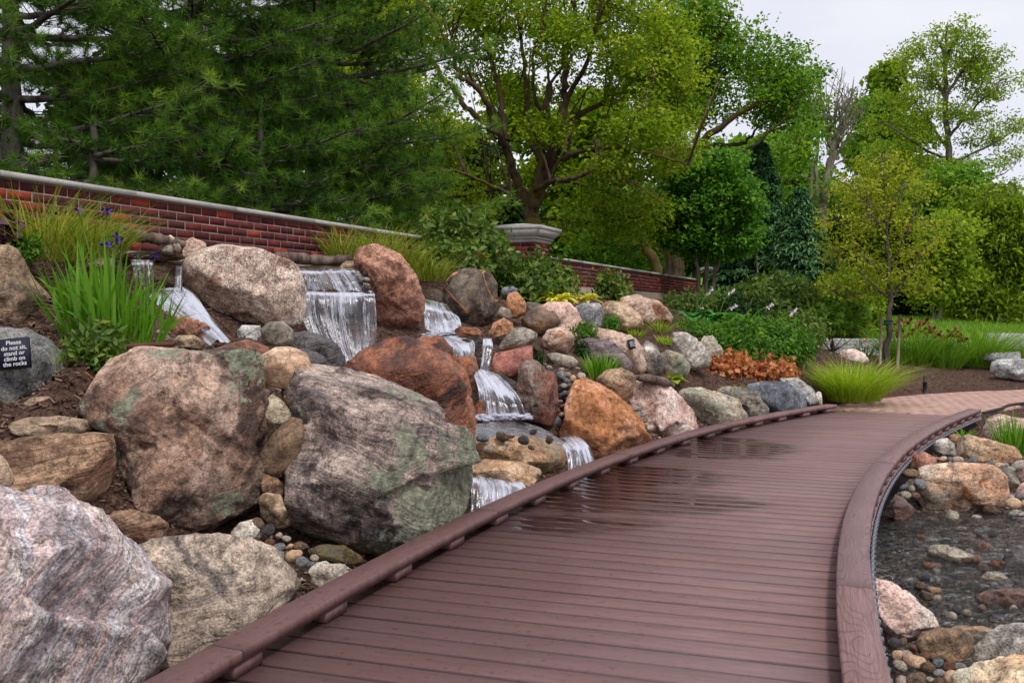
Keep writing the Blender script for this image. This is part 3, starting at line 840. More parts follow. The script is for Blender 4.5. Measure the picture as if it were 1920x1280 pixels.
# ================================================================== ground sheet
def mulch_material():
    t = NT('mulch soil')
    p = t.pos()
    v = t.noise(p, 34, 5, 0.7, 0.6)
    vo = t.voro(t.mapping(p, (1, 1, 1)), 42)
    c = t.ramp(v, [(0.33, lin(38, 28, 24)), (0.5, lin(86, 66, 56)), (0.68, lin(128, 102, 88))])
    c = t.mix(0.35, c, t.mix(1.0, c, t.ramp(vo.outputs['Distance'], [(0.1, 0.35), (0.6, 1.5)]), 'MULTIPLY'))
    big = t.noise(p, 1.4, 4, 0.6)
    c = t.mix(t.ramp(big, [(0.4, 0.0), (0.7, 0.5)]), c, lin(70, 52, 44))
    # the beds end where the lawn and the wood floor begin, far from the camera
    sx = t.n('ShaderNodeSeparateXYZ')
    t.l(p, sx.inputs[0])
    far = t.math('ADD', sx.outputs['Y'], t.math('MULTIPLY', big, 3.0))
    ff = t.ramp(t.math('DIVIDE', far, 100.0), [(0.225, 0.0), (0.235, 1.0)])
    gr = t.ramp(t.noise(p, 9, 5, 0.7), [(0.3, lin(48, 70, 22)), (0.7, lin(96, 122, 44))])
    c = t.mix(ff, c, gr)
    bed_ = t.ramp(t.math('ADD', t.math('MULTIPLY', sx.outputs['Z'], -1.0), t.math('MULTIPLY', v, 0.06)), [(0.22, 0.0), (0.27, 1.0)])
    st_ = t.mix(1.0, t.ramp(vo.outputs['Color'], [(0.2, lin(112, 98, 84)), (0.5, lin(158, 140, 122)), (0.8, lin(176, 168, 156))]), t.ramp(vo.outputs['Distance'], [(0.2, 1.0), (0.65, 0.35)]), 'MULTIPLY')
    c = t.mix(bed_, c, st_)
    t.principled(c, 0.95, t.bump(v, 0.9, 0.03), 0.1)
    return t.m
def axis(lo, hi, step, far, grow=1.22):
    a = list(np.arange(lo, hi, step))
    s = step
    x = a[-1]
    while x < far[1]:
        s *= grow
        x += s
        a.append(x)
    s = step
    x = a[0]
    pre = []
    while x > far[0]:
        s *= grow
        x -= s
        pre.append(x)
    return np.array(pre[::-1]+a)
ax = axis(-5.0, 9.0, 0.085, (-900, 900))
ay = axis(1.0, 18.0, 0.085, (-600, 1600))
XX, YY = np.meshgrid(ax, ay)
zz = ground_z(XX.ravel(), YY.ravel())
pp = np.stack([XX.ravel(), YY.ravel(), zz], 1)
nearm = (np.abs(pp[:, 0]) < 20) & (pp[:, 1] < 40)
bumps = fbm(pp*np.array([2.2, 2.2, 0])+3.1, 4)*0.045
inb = in_poly(pp[:, :2], BW_POLY) | in_poly(pp[:, :2], PATH)
pp[:, 2] += np.where(nearm & ~inb, bumps, 0)
nx_, ny_ = len(ax), len(ay)
ii = (np.arange(ny_-1)[:, None]*nx_+np.arange(nx_-1)[None]).ravel()
gf = np.stack([ii, ii+1, ii+nx_+1, ii+nx_], 1)
M_MULCH = mulch_material()
obj('ground', mesh_of('ground', pp, gf, M_MULCH), kind='structure', label='brown mulch beds and soil sloping up from the boardwalk to the wall')

# mulch chips lying on the beds
rs = np.random.RandomState(5)
def scatter_chips():
    n = 60000
    px = rs.uniform(-60, 1990, n)
    d = 3.6*np.exp(rs.uniform(0, 1, n)*math.log(20/3.6))
    x = d*(px-960)/FPX
    keep = (x < xl(d)-0.1) | (d > 8.5)
    x, d = x[keep], d[keep]
    q = np.stack([x, d], 1)
    wall_side = (q-wall_pt(6.43))@W_N
    ok = ~in_poly(q, PATH) & ~in_poly(q, BW_POLY) & (wall_side > 0.1)
    q = q[ok]
    z = ground_z(q[:, 0], q[:, 1])+fbm(np.stack([q[:, 0]*2.2+3.1, q[:, 1]*2.2+3.1, np.full(len(q), 3.1)], 1), 4)*0.045
    m = len(q)
    L = rs.uniform(0.006, 0.024, m)
    W = rs.uniform(0.003, 0.007, m)
    a = rs.uniform(0, 6.28, m)
    tl = rs.normal(0, 0.35, m)
    dx = np.stack([np.cos(a)*np.cos(tl), np.sin(a)*np.cos(tl), np.sin(tl)], 1)*L[:, None]
    dy = np.stack([-np.sin(a), np.cos(a), rs.normal(0, .3, m)], 1)*W[:, None]
    c = np.stack([q[:, 0], q[:, 1], z+0.011], 1)
    up = np.array([0, 0, 0.0025])
    v = np.stack([c-dx-dy, c+dx-dy, c+dx+dy, c-dx+dy, c-dx*.9+up*1.5, c+dx*.9+up*1.5], 1).reshape(-1, 3)
    b = np.arange(m)[:, None]*6
    f = np.concatenate([b+np.array([[0, 1, 5, 4]]), b+np.array([[2, 3, 4, 5]])])
    t = np.repeat(rs.uniform(0, 1, m), 6)
    return mesh_of('mulch', v, f, leaf_mat('mulch chips', [(0.0, lin(46, 34, 28)), (0.5, lin(94, 72, 62)), (1.0, lin(138, 112, 98))], 0.0, 0.95, 0.1), False, t)
obj('mulch', scatter_chips(), kind='stuff', label='shredded bark mulch chips spread over the planting beds')

# ================================================================== boardwalk
def deck_material(rail=False):
    t = NT('rail board' if rail else 'deck plank')
    fl = t.attr('flow', 'Vector')
    p = t.pos()
    rnd = t.rnd()
    off = t.n('ShaderNodeVectorMath', operation='ADD')
    t.l(fl, off.inputs[0])
    t.l(t.math('MULTIPLY', rnd, 61.0), off.inputs[1])
    f = off.outputs[0]
    st = t.noise(t.mapping(f, (1.6, 60, 1)), 3.0, 5, 0.65)
    c = t.ramp(st, [(0.32, lin(106, 77, 74)), (0.5, lin(142, 108, 104)), (0.68, lin(162, 128, 123))])
    c = t.mix(t.math('MULTIPLY', rnd, 0.5), c, lin(118, 98, 102))
    ds = t.noise(t.mapping(f, (5, 90, 1)), 3.0, 3, 0.6)
    c = t.mix(t.ramp(ds, [(0.60, 0.0), (0.68, 0.55)]), c, lin(80, 50, 52))
    h = st
    if rail:
        cn = t.noise(t.mapping(f, (1.1, 6.0, 1)), 1.0, 1.2, 0.35, 0.25)
        ring = t.math('FRACT', t.math('MULTIPLY', cn, 36.0))
        ra = t.math('ABSOLUTE', t.math('SUBTRACT', ring, 0.5))
        rf = t.ramp(ra, [(0.0, 1.0), (0.17, 0.0)])
        c = t.mix(t.math('MULTIPLY', rf, 0.62), c, lin(84, 62, 70))
        h = t.math('SUBTRACT', st, t.math('MULTIPLY', rf, 0.4))
    # large weathering and drip stains
    wn = t.noise(p, 0.9, 4, 0.6)
    c = t.mix(t.ramp(wn, [(0.42, 0.0), (0.62, 0.35)]), c, lin(112, 84, 82))
    sx = t.n('ShaderNodeSeparateXYZ')
    t.l(p, sx.inputs[0])
    drip = t.ramp(t.noise(p, 26, 3, 0.6), [(0.60, 0.0), (0.66, 0.7)])
    dn = t.noise(p, 1.1, 3, 0.6)
    lf = t.math('ADD', t.math('MULTIPLY', sx.outputs['X'], -0.55), t.math('MULTIPLY', sx.outputs['Y'], 0.17))  # damp side below the rocks
    damp = t.ramp(t.math('ADD', lf, t.math('MULTIPLY', dn, 0.7)), [(0.30, 0.0), (1.05, 1.0)])
    c = t.mix(t.math('MULTIPLY', drip, damp), c, lin(66, 34, 34))
    c = t.mix(t.math('MULTIPLY', damp, 0.62), c, lin(88, 56, 52))
    # puddles of water lying on the planks
    pn = t.noise(t.mapping(p, (0.9, 1.9, 1), (0, 0, R(22))), 1.7, 6, 0.6)
    def blob(cx, cy, rx, ry):
        m = t.mapping(p, (1/rx, 1/ry, 0.0), (0, 0, R(0)), (-cx/rx, -cy/ry, 0))
        ln = t.n('ShaderNodeVectorMath', operation='LENGTH')
        t.l(m, ln.inputs[0])
        return t.math('SUBTRACT', 1.0, ln.outputs['Value'])
    a = blob(*PUD[0])
    for q in PUD[1:]:
        a = t.math('MAXIMUM', a, blob(*q))
    wv = t.math('ADD', t.math('MULTIPLY', a, 0.55), t.math('MULTIPLY', t.math('SUBTRACT', pn, 0.5), 0.75))
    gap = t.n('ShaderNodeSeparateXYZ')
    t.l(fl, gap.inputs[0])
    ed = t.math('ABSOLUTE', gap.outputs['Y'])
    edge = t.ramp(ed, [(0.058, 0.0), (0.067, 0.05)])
    wv2 = t.math('SUBTRACT', wv, edge)
    wet = t.ramp(wv2, [(0.12, 0.0), (0.24, 1.0)])
    soak = t.ramp(wv, [(0.02, 0.0), (0.16, 1.0)])
    if not rail:
        c = t.mix(t.ramp(ed, [(0.0615, 0.0), (0.068, 0.6)]), c, lin(46, 32, 38))  # gap shadow deepened in the colour: darker purple band along each plank edge
    if rail:
        rough = t.ramp(st, [(0.3, 0.5), (0.7, 0.62)])
        nb = t.bump(h, 0.35, 0.004)
    else:
        c = t.mix(t.math('MULTIPLY', soak, 0.62), c, lin(70, 42, 38))
        rough = t.mix(wet, t.mix(soak, t.ramp(st, [(0.3, 0.5), (0.7, 0.62)]), (0.30, 0.30, 0.30, 1)), (0.06, 0.06, 0.06, 1))
        b = t.n('ShaderNodeBump')
        t.l(h, b.inputs['Height'])
        t.l(t.math('MULTIPLY', t.math('SUBTRACT', 1.0, wet), 0.4), b.inputs['Strength'])
        b.inputs['Distance'].default_value = 0.004
        nb = b.outputs[0]
    t.principled(c, rough, nb, 0.42)
    return t.m
PUD = []
for (px, py, rx, ry) in [(1120, 930, 0.85, 0.65), (1210, 893, 0.75, 0.6), (1385, 838, 0.6, 0.8), (1260, 945, 0.7, 0.45), (1085, 985, 0.5, 0.3), (1330, 850, 0.4, 0.5)]:
    q = G(px, py, 0)
    PUD.append((q[0], q[1], rx, ry))
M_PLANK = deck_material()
M_RAIL = deck_material(True)
M_DARKWOOD = plain_mat('dark joist wood', lin(52, 38, 36), 0.85)
M_TANWOOD = plain_mat('treated timber', lin(150, 118, 78), 0.8)
M_LED = plain_mat('silver cable', lin(128, 130, 142), 0.5, 0.5, 0.15)

deck = empty('boardwalk', (0, 3, -0.15), 'curving purple-brown composite boardwalk with low curb rails and wet patches', 'boardwalk')
def child(name, me, loc_parent=deck, **k):
    o = bpy.data.objects.new(name, me)
    o.location = -Vector(loc_parent.location) if loc_parent.rotation_euler.z == 0 else (0, 0, 0)
    return tag(link(o, loc_parent), **k)
# matched plank lines
def s_at_y(xy, s, y):
    return float(np.interp(y, xy[:, 1], s))
Rs = arc(R_out)
endL = np.array(G(1546, 765.5, 0)[:2])
endv = np.array(G(1740, 775.5, 0)[:2])-endL
# where the end line meets the right rail
k_end = np.argmin(np.abs(np.cross(R_out-endL, endv/np.linalg.norm(endv))))
sL0, sR0 = s_at_y(L_xy, L_s, 4.2), float(np.interp(3.50, R_out[:, 1], Rs))
sL1, sR1 = s_at_y(L_xy, L_s, min(endL[1], L_xy[-1, 1])), Rs[k_end]
NPL = int(round((sL1-sL0+sR1-sR0)/2/0.147))
nback = 24
def pl_line(k):
    f = k/NPL
    if f >= 0:
        a, b = sL0+(sL1-sL0)*f, sR0+(sR1-sR0)*f
    else:
        a, b = sL0+k*0.147, sR0+k*0.147
    return at_s(L_xy, L_s, a), at_s(R_out, Rs, b)
rp = random.Random(3)
for k in range(-nback, NPL):
    a0, b0 = pl_line(k)
    a1, b1 = pl_line(k+1)
    g = 0.0042
    t0 = (a1-a0)/np.linalg.norm(a1-a0)
    t1 = (b1-b0)/np.linalg.norm(b1-b0)
    a0, a1, b0, b1 = a0+t0*g, a1-t0*g, b0+t1*g, b1-t1*g
    if a0[1] < 0.6 and b0[1] < 0.6:
        continue
    z1 = rp.uniform(-0.0012, 0.0012)
    e = 0.005
    top = [(*q, z1) for q in (a0+t0*e, b0+t1*e, b1-t1*e, a1-t0*e)]
    mid = [(*q, z1-e) for q in (a0, b0, b1, a1)]
    bot = [(*q, -0.025) for q in (a0, b0, b1, a1)]
    v = np.array(bot+mid+top)
    f = [np.array([[8, 9, 10, 11], [0, 1, 5, 4], [1, 2, 6, 5], [2, 3, 7, 6], [3, 0, 4, 7], [4, 5, 9, 8], [5, 6, 10, 9], [6, 7, 11, 10], [7, 4, 8, 11], [3, 2, 1, 0]])]
    L = np.linalg.norm(b0-a0)
    ln = [0, L, L, 0]*3
    wd = [-.07, -.07, .07, .07]*2+[-.066, -.066, .066, .066]
    uv = np.stack([ln, wd, np.zeros(12)], 1)
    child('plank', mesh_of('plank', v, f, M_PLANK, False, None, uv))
def strip(xyA, xyB, z0, z1, mat, name, e=0.006):
    """solid strip between two curves with softened top edges"""
    n = len(xyA)
    prof = []
    s = arc(xyA)
    d = xyB-xyA
    dl = np.linalg.norm(d, axis=1)[:, None]
    d = d/dl
    rows = [(xyA, z0, 0), (xyA, z1-e, 0), (xyA+d*e, z1, .0), (xyB-d*e, z1, 1), (xyB, z1-e, 1), (xyB, z0, 1)]
    v = np.concatenate([np.concatenate([q, np.full((n, 1), z)], 1) for q, z, _ in rows])
    uv = np.concatenate([np.stack([s, np.full(n, u*0.14-0.07), np.full(n, 0.0)], 1) for _, _, u in rows])
    f = []
    for r in range(6):
        a, b = r*n, ((r+1) % 6)*n
        i = np.arange(n-1)
        f.append(np.stack([a+i, b+i, b+i+1, a+i+1], 1))
    caps = [np.array([[r*n for r in range(6)]]), np.array([[r*n+n-1 for r in range(6)][::-1]])]
    return mesh_of(name, v, [np.concatenate(f)]+caps, mat, False, None, uv)
def sub(xy, s, a, b, n):
    return at_s(xy, s, np.linspace(a, b, n))
L_in_s = arc(L_in)
jL = [s_at_y(L_xy, L_s, G(395, 1208, RT)[1])]
def rail(xyA, xyB, joints):
    SA, SB = arc(xyA), arc(xyB)
    cuts = [0.0]+joints+[1.0]
    for a, b in zip(cuts[:-1], cuts[1:]):
        n = 26
        g = 0.0012
        A = at_s(xyA, SA, np.linspace(a+g*0.1, b-g*0.1, n)*SA[-1])
        B = at_s(xyB, SB, np.linspace(a+g*0.1, b-g*0.1, n)*SB[-1])
        child('rail_board', strip(A, B, 0.047, RT, M_RAIL, 'rail_board'))
fj = jL[0]/L_s[-1]
stepf = 2.44/L_s[-1]
rail(L_xy, L_in, [x for x in (fj-stepf, fj, fj+stepf, fj+2*stepf, fj+3*stepf) if 0.02 < x < 0.97])
fr = float(np.interp(G(1650, 866, RT)[1], Ri_xy[:, 1], Ri_s))/Ri_s[-1]
stepr = 3.6/Ri_s[-1]
rail(Ri_xy, R_out, [x for x in (fr-2*stepr, fr-stepr, fr, fr+stepr) if 0.02 < x < 0.97])
def blocks(xyA, xyB, step, phase):
    SA, SB = arc(xyA), arc(xyB)
    s = phase
    while s < SA[-1]-0.1:
        a = at_s(xyA, SA, np.array([s, s+0.17]))
        b = at_s(xyB, SB, np.array([s, s+0.17])*SB[-1]/SA[-1])
        q = [a[0]*.95+b[0]*.05, a[0]*.03+b[0]*.97, a[1]*.03+b[1]*.97, a[1]*.95+b[1]*.05]
        if q[0][1] > 1.2:
            v, f = hexa([(*p, 0.003) for p in q], [(*p, 0.046) for p in q])
            child('rail_block', mesh_of('rail_block', v, f, M_RAIL, False, None, np.stack([v[:, 0], v[:, 1]*.2, v[:, 2]], 1)))
        s += step
blocks(L_xy, L_in, 0.62, float(np.interp(G(470, 1240, 0)[1], L_in[:, 1], arc(L_in)))-0.17-0.62*4)
blocks(Ri_xy, R_out, 0.40, 0.12)
# fascia boards, joists and the silver light cable along the outer side
def offs(xy, o):
    return xy+normals(xy)*o
child('fascia', strip(offs(L_xy, -0.028), offs(L_xy, -0.002), -0.2, -0.004, M_DARKWOOD, 'fascia'))
child('fascia', strip(offs(R_out, -0.09), offs(R_out, -0.055), -0.24, -0.03, M_DARKWOOD, 'fascia'))
cab = offs(R_out, 0.012)[::8]
v, f = tube(np.concatenate([cab, np.full((len(cab), 1), -0.020)], 1), 0.008, 6)
child('light_cable', mesh_of('light_cable', v, f, M_LED))
sc_ = arc(cab)
cl = []
for s in np.arange(0.1, sc_[-1], 0.11):
    q = at_s(cab, sc_, s)
    cl.append(boxv(q[0]-.012, q[0]+.012, q[1]-.012, q[1]+.012, -.030, -.008))
v, f = join(cl)
child('cable_clip', mesh_of('cable_clip', v, f, plain_mat('clip grey', lin(112, 114, 124), 0.6), False), kind='stuff')
for q in (0.28, 0.45, 0.62, 0.78):
    b = at_s(R_out, Rs, q*Rs[-1])
    n_ = normals(R_out)[int(q*len(R_out))]
    a = b-n_*0.05
    c = b-n_*1.4
    t_ = np.array([-n_[1], n_[0]])*0.03
    v, f = hexa([(*(a-t_), -.26), (*(a+t_), -.26), (*(c+t_), -.26), (*(c-t_), -.26)], [(*(a-t_), -.03), (*(a+t_), -.03), (*(c+t_), -.03), (*(c-t_), -.03)])
    child('joist', mesh_of('joist', v, f, M_TANWOOD, False))

# ================================================================== paved path
pm = NT('paver')
_c = pm.ramp(pm.rnd(), [(0.0, lin(188, 150, 138)), (0.35, lin(196, 156, 143)), (0.7, lin(202, 165, 152)), (1.0, lin(194, 162, 152))])
_c = pm.mix(0.35, _c, pm.mix(1.0, _c, pm.ramp(pm.noise(pm.pos(), 40, 4, 0.7), [(0.3, 0.6), (0.7, 1.4)]), 'MULTIPLY'))
pm.principled(_c, 0.85, pm.bump(pm.noise(pm.pos(), 120, 3, 0.6), 0.4, 0.004), 0.2)
pm2 = NT('paver far')
_c = pm2.ramp(pm2.island(), [(0.0, lin(188, 150, 138)), (0.35, lin(196, 156, 143)), (0.7, lin(202, 165, 152)), (1.0, lin(194, 162, 152))])
pm2.principled(_c, 0.85, None, 0.2)
path = empty('path', (PATH[:, 0].mean(), PATH[:, 1].mean(), -0.06), 'pinkish brick-paved path continuing from the end of the boardwalk')
path['kind'] = 'structure'
bed = np.array([(*q, -0.004) for q in PATH]+[(*q, -0.07) for q in PATH])
nb_ = len(PATH)
i = np.arange(nb_)
child('path_bed', mesh_of('path_bed', bed, [i[None], np.stack([i+nb_, (i+1) % nb_+nb_, (i+1) % nb_, i], 1)], plain_mat('joint sand', lin(178, 148, 134), 0.95), False), path)
ang = R(62)
ux, uy = np.array([math.sin(ang), math.cos(ang)]), np.array([math.cos(ang), -math.sin(ang)])
c0 = PATH.mean(0)
pav = []
for r in range(-45, 46):
    for q in range(-30, 31):
        c = c0+uy*r*0.105+ux*(q*0.21+(0.105 if r % 2 else 0))
        pav.append(c)
pav = np.array(pav)
okp = in_poly(pav, PATH) & (poly_dist(pav, PATH) > 0.055)
pav = pav[okp]
pav = pav[np.argsort(pav[:, 1]+0.0*pav[:, 0])]
infr = np.array([proj((*c, 0))[0] < 1935 for c in pav])
pav = np.concatenate([pav[infr], pav[~infr]])
pv, pf = boxv(-.1038, .1038, -.0513, .0513, -.045, 0)
pv[4:, :2] *= np.array([0.99, 0.98])
pv_top = np.array([(-.101, -.0485, -.004), (.101, -.0485, -.004), (.101, .0485, -.004), (-.101, .0485, -.004)])
pme = mesh_of('paver', pv, pf, pm.m, False)
restp = []
for k, c in enumerate(pav):
    dz = rp.uniform(-0.002, 0.002)
    if k < 290:
        o = bpy.data.objects.new('paver', pme)
        o.location = Vector((c[0], c[1], dz))-path.location
        o.rotation_euler = (rp.uniform(-.008, .008), rp.uniform(-.008, .008), math.atan2(ux[1], ux[0]))
        link(o, path)
    else:
        ca, sa = ux
        v = pv.copy()
        v[:, :2] = pv[:, :1]*ux+pv[:, 1:2]*np.array([-ux[1], ux[0]])+c
        v[:, 2] += dz
        restp.append((v, pf))
if restp:
    v, f = join(restp)
    child('paver', mesh_of('pavers_far', v, f, pm2.m, False), path, kind='stuff')
# dark edging strip along the right edge of the path
eA = smooth_path(np.concatenate([PRw[2:], np.full((len(PRw)-2, 1), 0.0)], 1), 40)
v, f = tube(eA+np.array([0.02, -0.02, 0.012]), 0.02, 6)
obj('path_edging', mesh_of('path_edging', v, f, plain_mat('black edging', lin(48, 42, 42), 0.7)), kind='structure')

# ================================================================== brick wall
BL, BH, JT = 0.190, 0.057, 0.010
def brick_mat(isl):
    t = NT('brick joined' if isl else 'brick')
    r = t.island() if isl else t.rnd()
    c = t.ramp(r, [(0.0, lin(76, 34, 38)), (0.35, lin(96, 42, 44)), (0.7, lin(112, 48, 48)), (0.84, lin(112, 42, 42)), (0.86, lin(150, 60, 46)), (1.0, lin(166, 68, 50))])
    n = t.noise(t.pos(), 28, 5, 0.7)
    c = t.mix(1.0, c, t.ramp(n, [(0.3, 0.62), (0.55, 1.0), (0.75, 1.3)]), 'MULTIPLY')
    big = t.noise(t.pos(), 2.5, 4, 0.6)
    c = t.mix(t.ramp(big, [(0.5, 0.0), (0.75, 0.25)]), c, lin(130, 100, 92))
    t.principled(c, 0.88, t.bump(t.noise(t.pos(), 90, 4, 0.7), 0.6, 0.005), 0.2)
    return t.m
M_BRICK, M_BRICKJ = brick_mat(False), brick_mat(True)
M_MORTAR = plain_mat('mortar', lin(156, 138, 128), 0.95, 0.1, 0.2, 30, 0.3)
M_CAP = plain_mat('cast stone coping', lin(176, 172, 168), 0.85, 0.2, 0.16, 9, 0.3)
M_CONC = plain_mat('concrete footing', lin(150, 136, 120), 0.9, 0.15, 0.22, 4, 0.3)
wz = math.atan2(W_T[1], W_T[0])
w0 = wall_pt(WY0)
wlen = float(np.linalg.norm(wall_pt(WY1)-w0))
pil_s = float((np.array([15.0*(1012-960)/FPX, 15.0])-w0)@W_T)
wall = empty('brick_wall', (w0[0], w0[1], 1.3), 'long dark red brick garden wall with grey stone coping', 'brick wall', rz=wz)
wl = WBRICK-1.3
# local: x along the wall, -y towards the garden, z up from 1.3
NROW = 6
bz = [wl+JT+k*(BH+JT) for k in range(NROW)]
top_l = wl+JT+NROW*(BH+JT)
obj('mortar_core', mesh_of('mortar_core', *boxv(0, wlen, 0.0035, 0.19, wl-0.001, top_l), M_MORTAR, False), wall)
obj('footing', mesh_of('footing', *boxv(-.02, wlen+.02, -0.012, 0.2, wl-0.75, wl-0.002), M_CONC, False), wall)
cap_h = WTOP-1.3-top_l
off0 = ((float((wall_pt(7.54)-w0)@W_T)) % 1.2)-1.2
x = off0
while x < wlen:
    a, b = max(x, -0.03)+0.003, min(x+1.2, wlen+0.03)-0.003
    if b-a > 0.1:
        v, f = boxv(a, b, -0.03, 0.23, top_l+0.002, top_l+cap_h)
        v[4:, 1] += np.array([.006, .006, -.006, -.006])
        v[4:6, 2] -= 0.008
        obj('coping_stone', mesh_of('coping_stone', v, f, M_CAP, False), wall)
    x += 1.2
bricks = []
for r_, z in enumerate(bz):
    k = 0
    x = -(BL+JT)/2 if r_ % 2 else 0.0
    while x < wlen-0.05:
        a, b = max(x, 0.0), min(x+BL, wlen)
        if b-a > 0.03 and not (pil_s-0.40 < (a+b)/2 < pil_s+0.40):
            bricks.append((a, b, z))
        x += BL+JT
bricks.sort(key=lambda q: q[0])
seen = [q for q in bricks if proj((*(w0+W_T*q[1]), 1.9))[0] > 60]
big_, rest_ = seen[:285], [q for q in bricks if q not in set(seen[:285])]
bv, bf = boxv(-BL/2, BL/2, 0, 0.09, 0, BH)
brick_me = mesh_of('brick', bv, bf, M_BRICK, False)
rb = random.Random(8)
for a, b, z in big_:
    o = bpy.data.objects.new('brick', brick_me)
    o.location = ((a+b)/2, rb.uniform(-0.0025, 0.0015), z)
    o.scale = ((b-a)/BL*rb.uniform(.985, 1.0), 1, rb.uniform(.96, 1.0))
    o.rotation_euler = (0, 0, rb.uniform(-.01, .01))
    link(o, wall)
rl = []
for a, b, z in rest_:
    y = rb.uniform(-.002, .002)
    rl.append(boxv(a, b, y, y+.09, z, z+BH))
v, f = join(rl)
obj('brick', mesh_of('bricks_far', v, f, M_BRICKJ, False), wall, kind='stuff')

# ---- pillar
pc = w0+W_T*pil_s-W_N*0.09
pil = empty('brick_pillar', (pc[0], pc[1], 1.3), 'square brick pillar with stepped pale stone cap rising above the wall', 'brick pillar', rz=wz)
ph = 0.33
pil_top = P(1012, 456, 15.0)[2]-1.3
obj('pillar_core', mesh_of('pillar_core', *boxv(-ph+.004, ph-.004, -ph+.004, ph-.004, wl-0.7, pil_top), M_MORTAR, False), pil)
nr = int((pil_top-wl)/(BH+JT))
for r_ in range(nr):
    z = pil_top-(r_+1)*(BH+JT)
    for side in range(4):
        for k in range(3):
            a = -ph+(0.0 if (r_+side) % 2 else 0.1)+k*0.225
            b = min(a+0.215, ph)
            if side in (2,):
                continue
            v, f = boxv(a, b, -ph, -ph+0.09, z, z+BH)
            m = Matrix.Rotation(side*math.pi/2, 4, 'Z')
            v = np.array([m @ Vector(q) for q in v])
            obj('brick', mesh_of('brick', v, f, M_BRICK, False), pil)
cy = pil_top
def frustum(h0, h1, z0, z1):
    return hexa([(-h0, -h0, z0), (h0, -h0, z0), (h0, h0, z0), (-h0, h0, z0)], [(-h1, -h1, z1), (h1, -h1, z1), (h1, h1, z1), (-h1, h1, z1)])
cap = [frustum(.345, .352, cy, cy+.045), frustum(.372, .378, cy+.047, cy+.075), frustum(.385, .46, cy+.077, cy+.175), frustum(.475, .48, cy+.178, cy+.235), frustum(.47, .05, cy+.2355, cy+.30)]
for q in cap[:2]:
    obj('cap_moulding', mesh_of('cap_moulding', *q, M_CAP, False), pil)
obj('cap_stone', mesh_of('cap_stone', *join(cap[2:]), M_CAP, False), pil)

# ================================================================== stone kinds
RM = {}
def rk(key, *a, **k):
    RM[key] = rock_mat('stone '+key, *a, **k)
rk('lavender', [lin(136, 128, 132), lin(184, 176, 178), lin(208, 200, 190)], (58, 15, 0.5, lin(204, 166, 152)), 0.6, None, 0, None, 0, 0.7, 2.6)
rk('tanlayer', [lin(100, 92, 86), lin(150, 134, 120), lin(190, 172, 152)], (12, 9, 0.5, lin(208, 188, 166)), 0.55, lin(84, 80, 80), 0, None, 0, 0.6, 1.6)
rk('redbrown', [lin(98, 76, 66), lin(152, 122, 102), lin(194, 166, 146)], (70, 3, 0.4, lin(214, 190, 174)), 0.4, lin(66, 54, 50), 0.07, None, 0, 0.8, 2.0, 0.53)
rk('lichen', [lin(84, 78, 78), lin(130, 118, 112), lin(172, 156, 146)], (-22, 7, 0.7, lin(204, 180, 166)), 0.5, lin(54, 46, 48), 0.66, None, 0, 0.7, 1.8, 0.57, ldir=(0.30, 0, -0.22))
rk('roundtan', [lin(146, 118, 94), lin(176, 146, 120), lin(192, 164, 138)], None, 0.3, None, 0, None, 0, 0.25, 3)
rk('rust', [lin(84, 50, 38), lin(138, 82, 56), lin(172, 106, 70)], (35, 3, 0.35, lin(186, 120, 72)), 0.4, lin(54, 36, 34), 0, None, 0.35, 0.8, 2.4, 0.56)
rk('granite', [lin(150, 128, 112), lin(186, 166, 150), lin(206, 190, 176)], None, 0.9, lin(128, 96, 78), 0, None, 0, 0.6, 1.6, 0.56)
rk('pinkbrown', [lin(124, 84, 68), lin(158, 112, 92), lin(182, 138, 116)], (50, 3, 0.3, lin(192, 152, 132)), 0.45, lin(96, 62, 48), 0, None, 0, 0.7, 2.2)
rk('vein', [lin(70, 62, 58), lin(108, 96, 86), lin(138, 122, 106)], (60, 8, 0.4, lin(152, 134, 112)), 0.4, lin(64, 56, 54), 0, lin(202, 140, 96), 0, 0.4, 1.6, 0.5)
rk('tan', [lin(116, 94, 76), lin(158, 132, 108), lin(180, 156, 132)], (12, 5, 0.4, lin(190, 166, 142)), 0.4, lin(112, 104, 98), 0, None, 0, 0.6, 2)
rk('darkgrey', [lin(66, 66, 68), lin(100, 100, 100), lin(128, 126, 122)], None, 0.6, lin(136, 118, 96), 0.1, None, 0, 0.5, 2, 0.6)
rk('creamband', [lin(140, 122, 102), lin(182, 162, 138), lin(204, 188, 164)], (6, 12, 0.6, lin(146, 122, 98)), 0.35, None, 0, None, 0, 0.6, 2)
rk('brownband', [lin(110, 84, 66), lin(154, 120, 94), lin(180, 148, 118)], (8, 11, 0.6, lin(188, 156, 128)), 0.4, lin(108, 82, 66), 0, None, 0, 0.7, 2)
rk('white', [lin(150, 140, 126), lin(188, 178, 164), lin(212, 204, 192)], None, 0.5, lin(140, 124, 100), 0, None, 0, 0.6, 2.5, 0.6)
rk('brownvein', [lin(104, 82, 62), lin(144, 116, 92), lin(170, 142, 116)], (35, 4, 0.4, lin(184, 156, 128)), 0.5, lin(92, 76, 60), 0, lin(200, 172, 146), 0, 0.7, 2.4)
rk('kidney', [lin(82, 66, 52), lin(122, 100, 80), lin(156, 134, 110)], (40, 10, 0.55, lin(140, 116, 92)), 0.4, None, 0, None, 0, 0.5, 2)
rk('knobby', [lin(126, 110, 88), lin(162, 146, 120), lin(184, 172, 148)], None, 0.4, lin(126, 104, 78), 0, None, 0, 0.5, 3)
rk('mossy', [lin(58, 48, 30), lin(94, 76, 46), lin(122, 100, 66)], None, 0.4, lin(74, 70, 34), 0, None, 0.3, 0.6, 2)
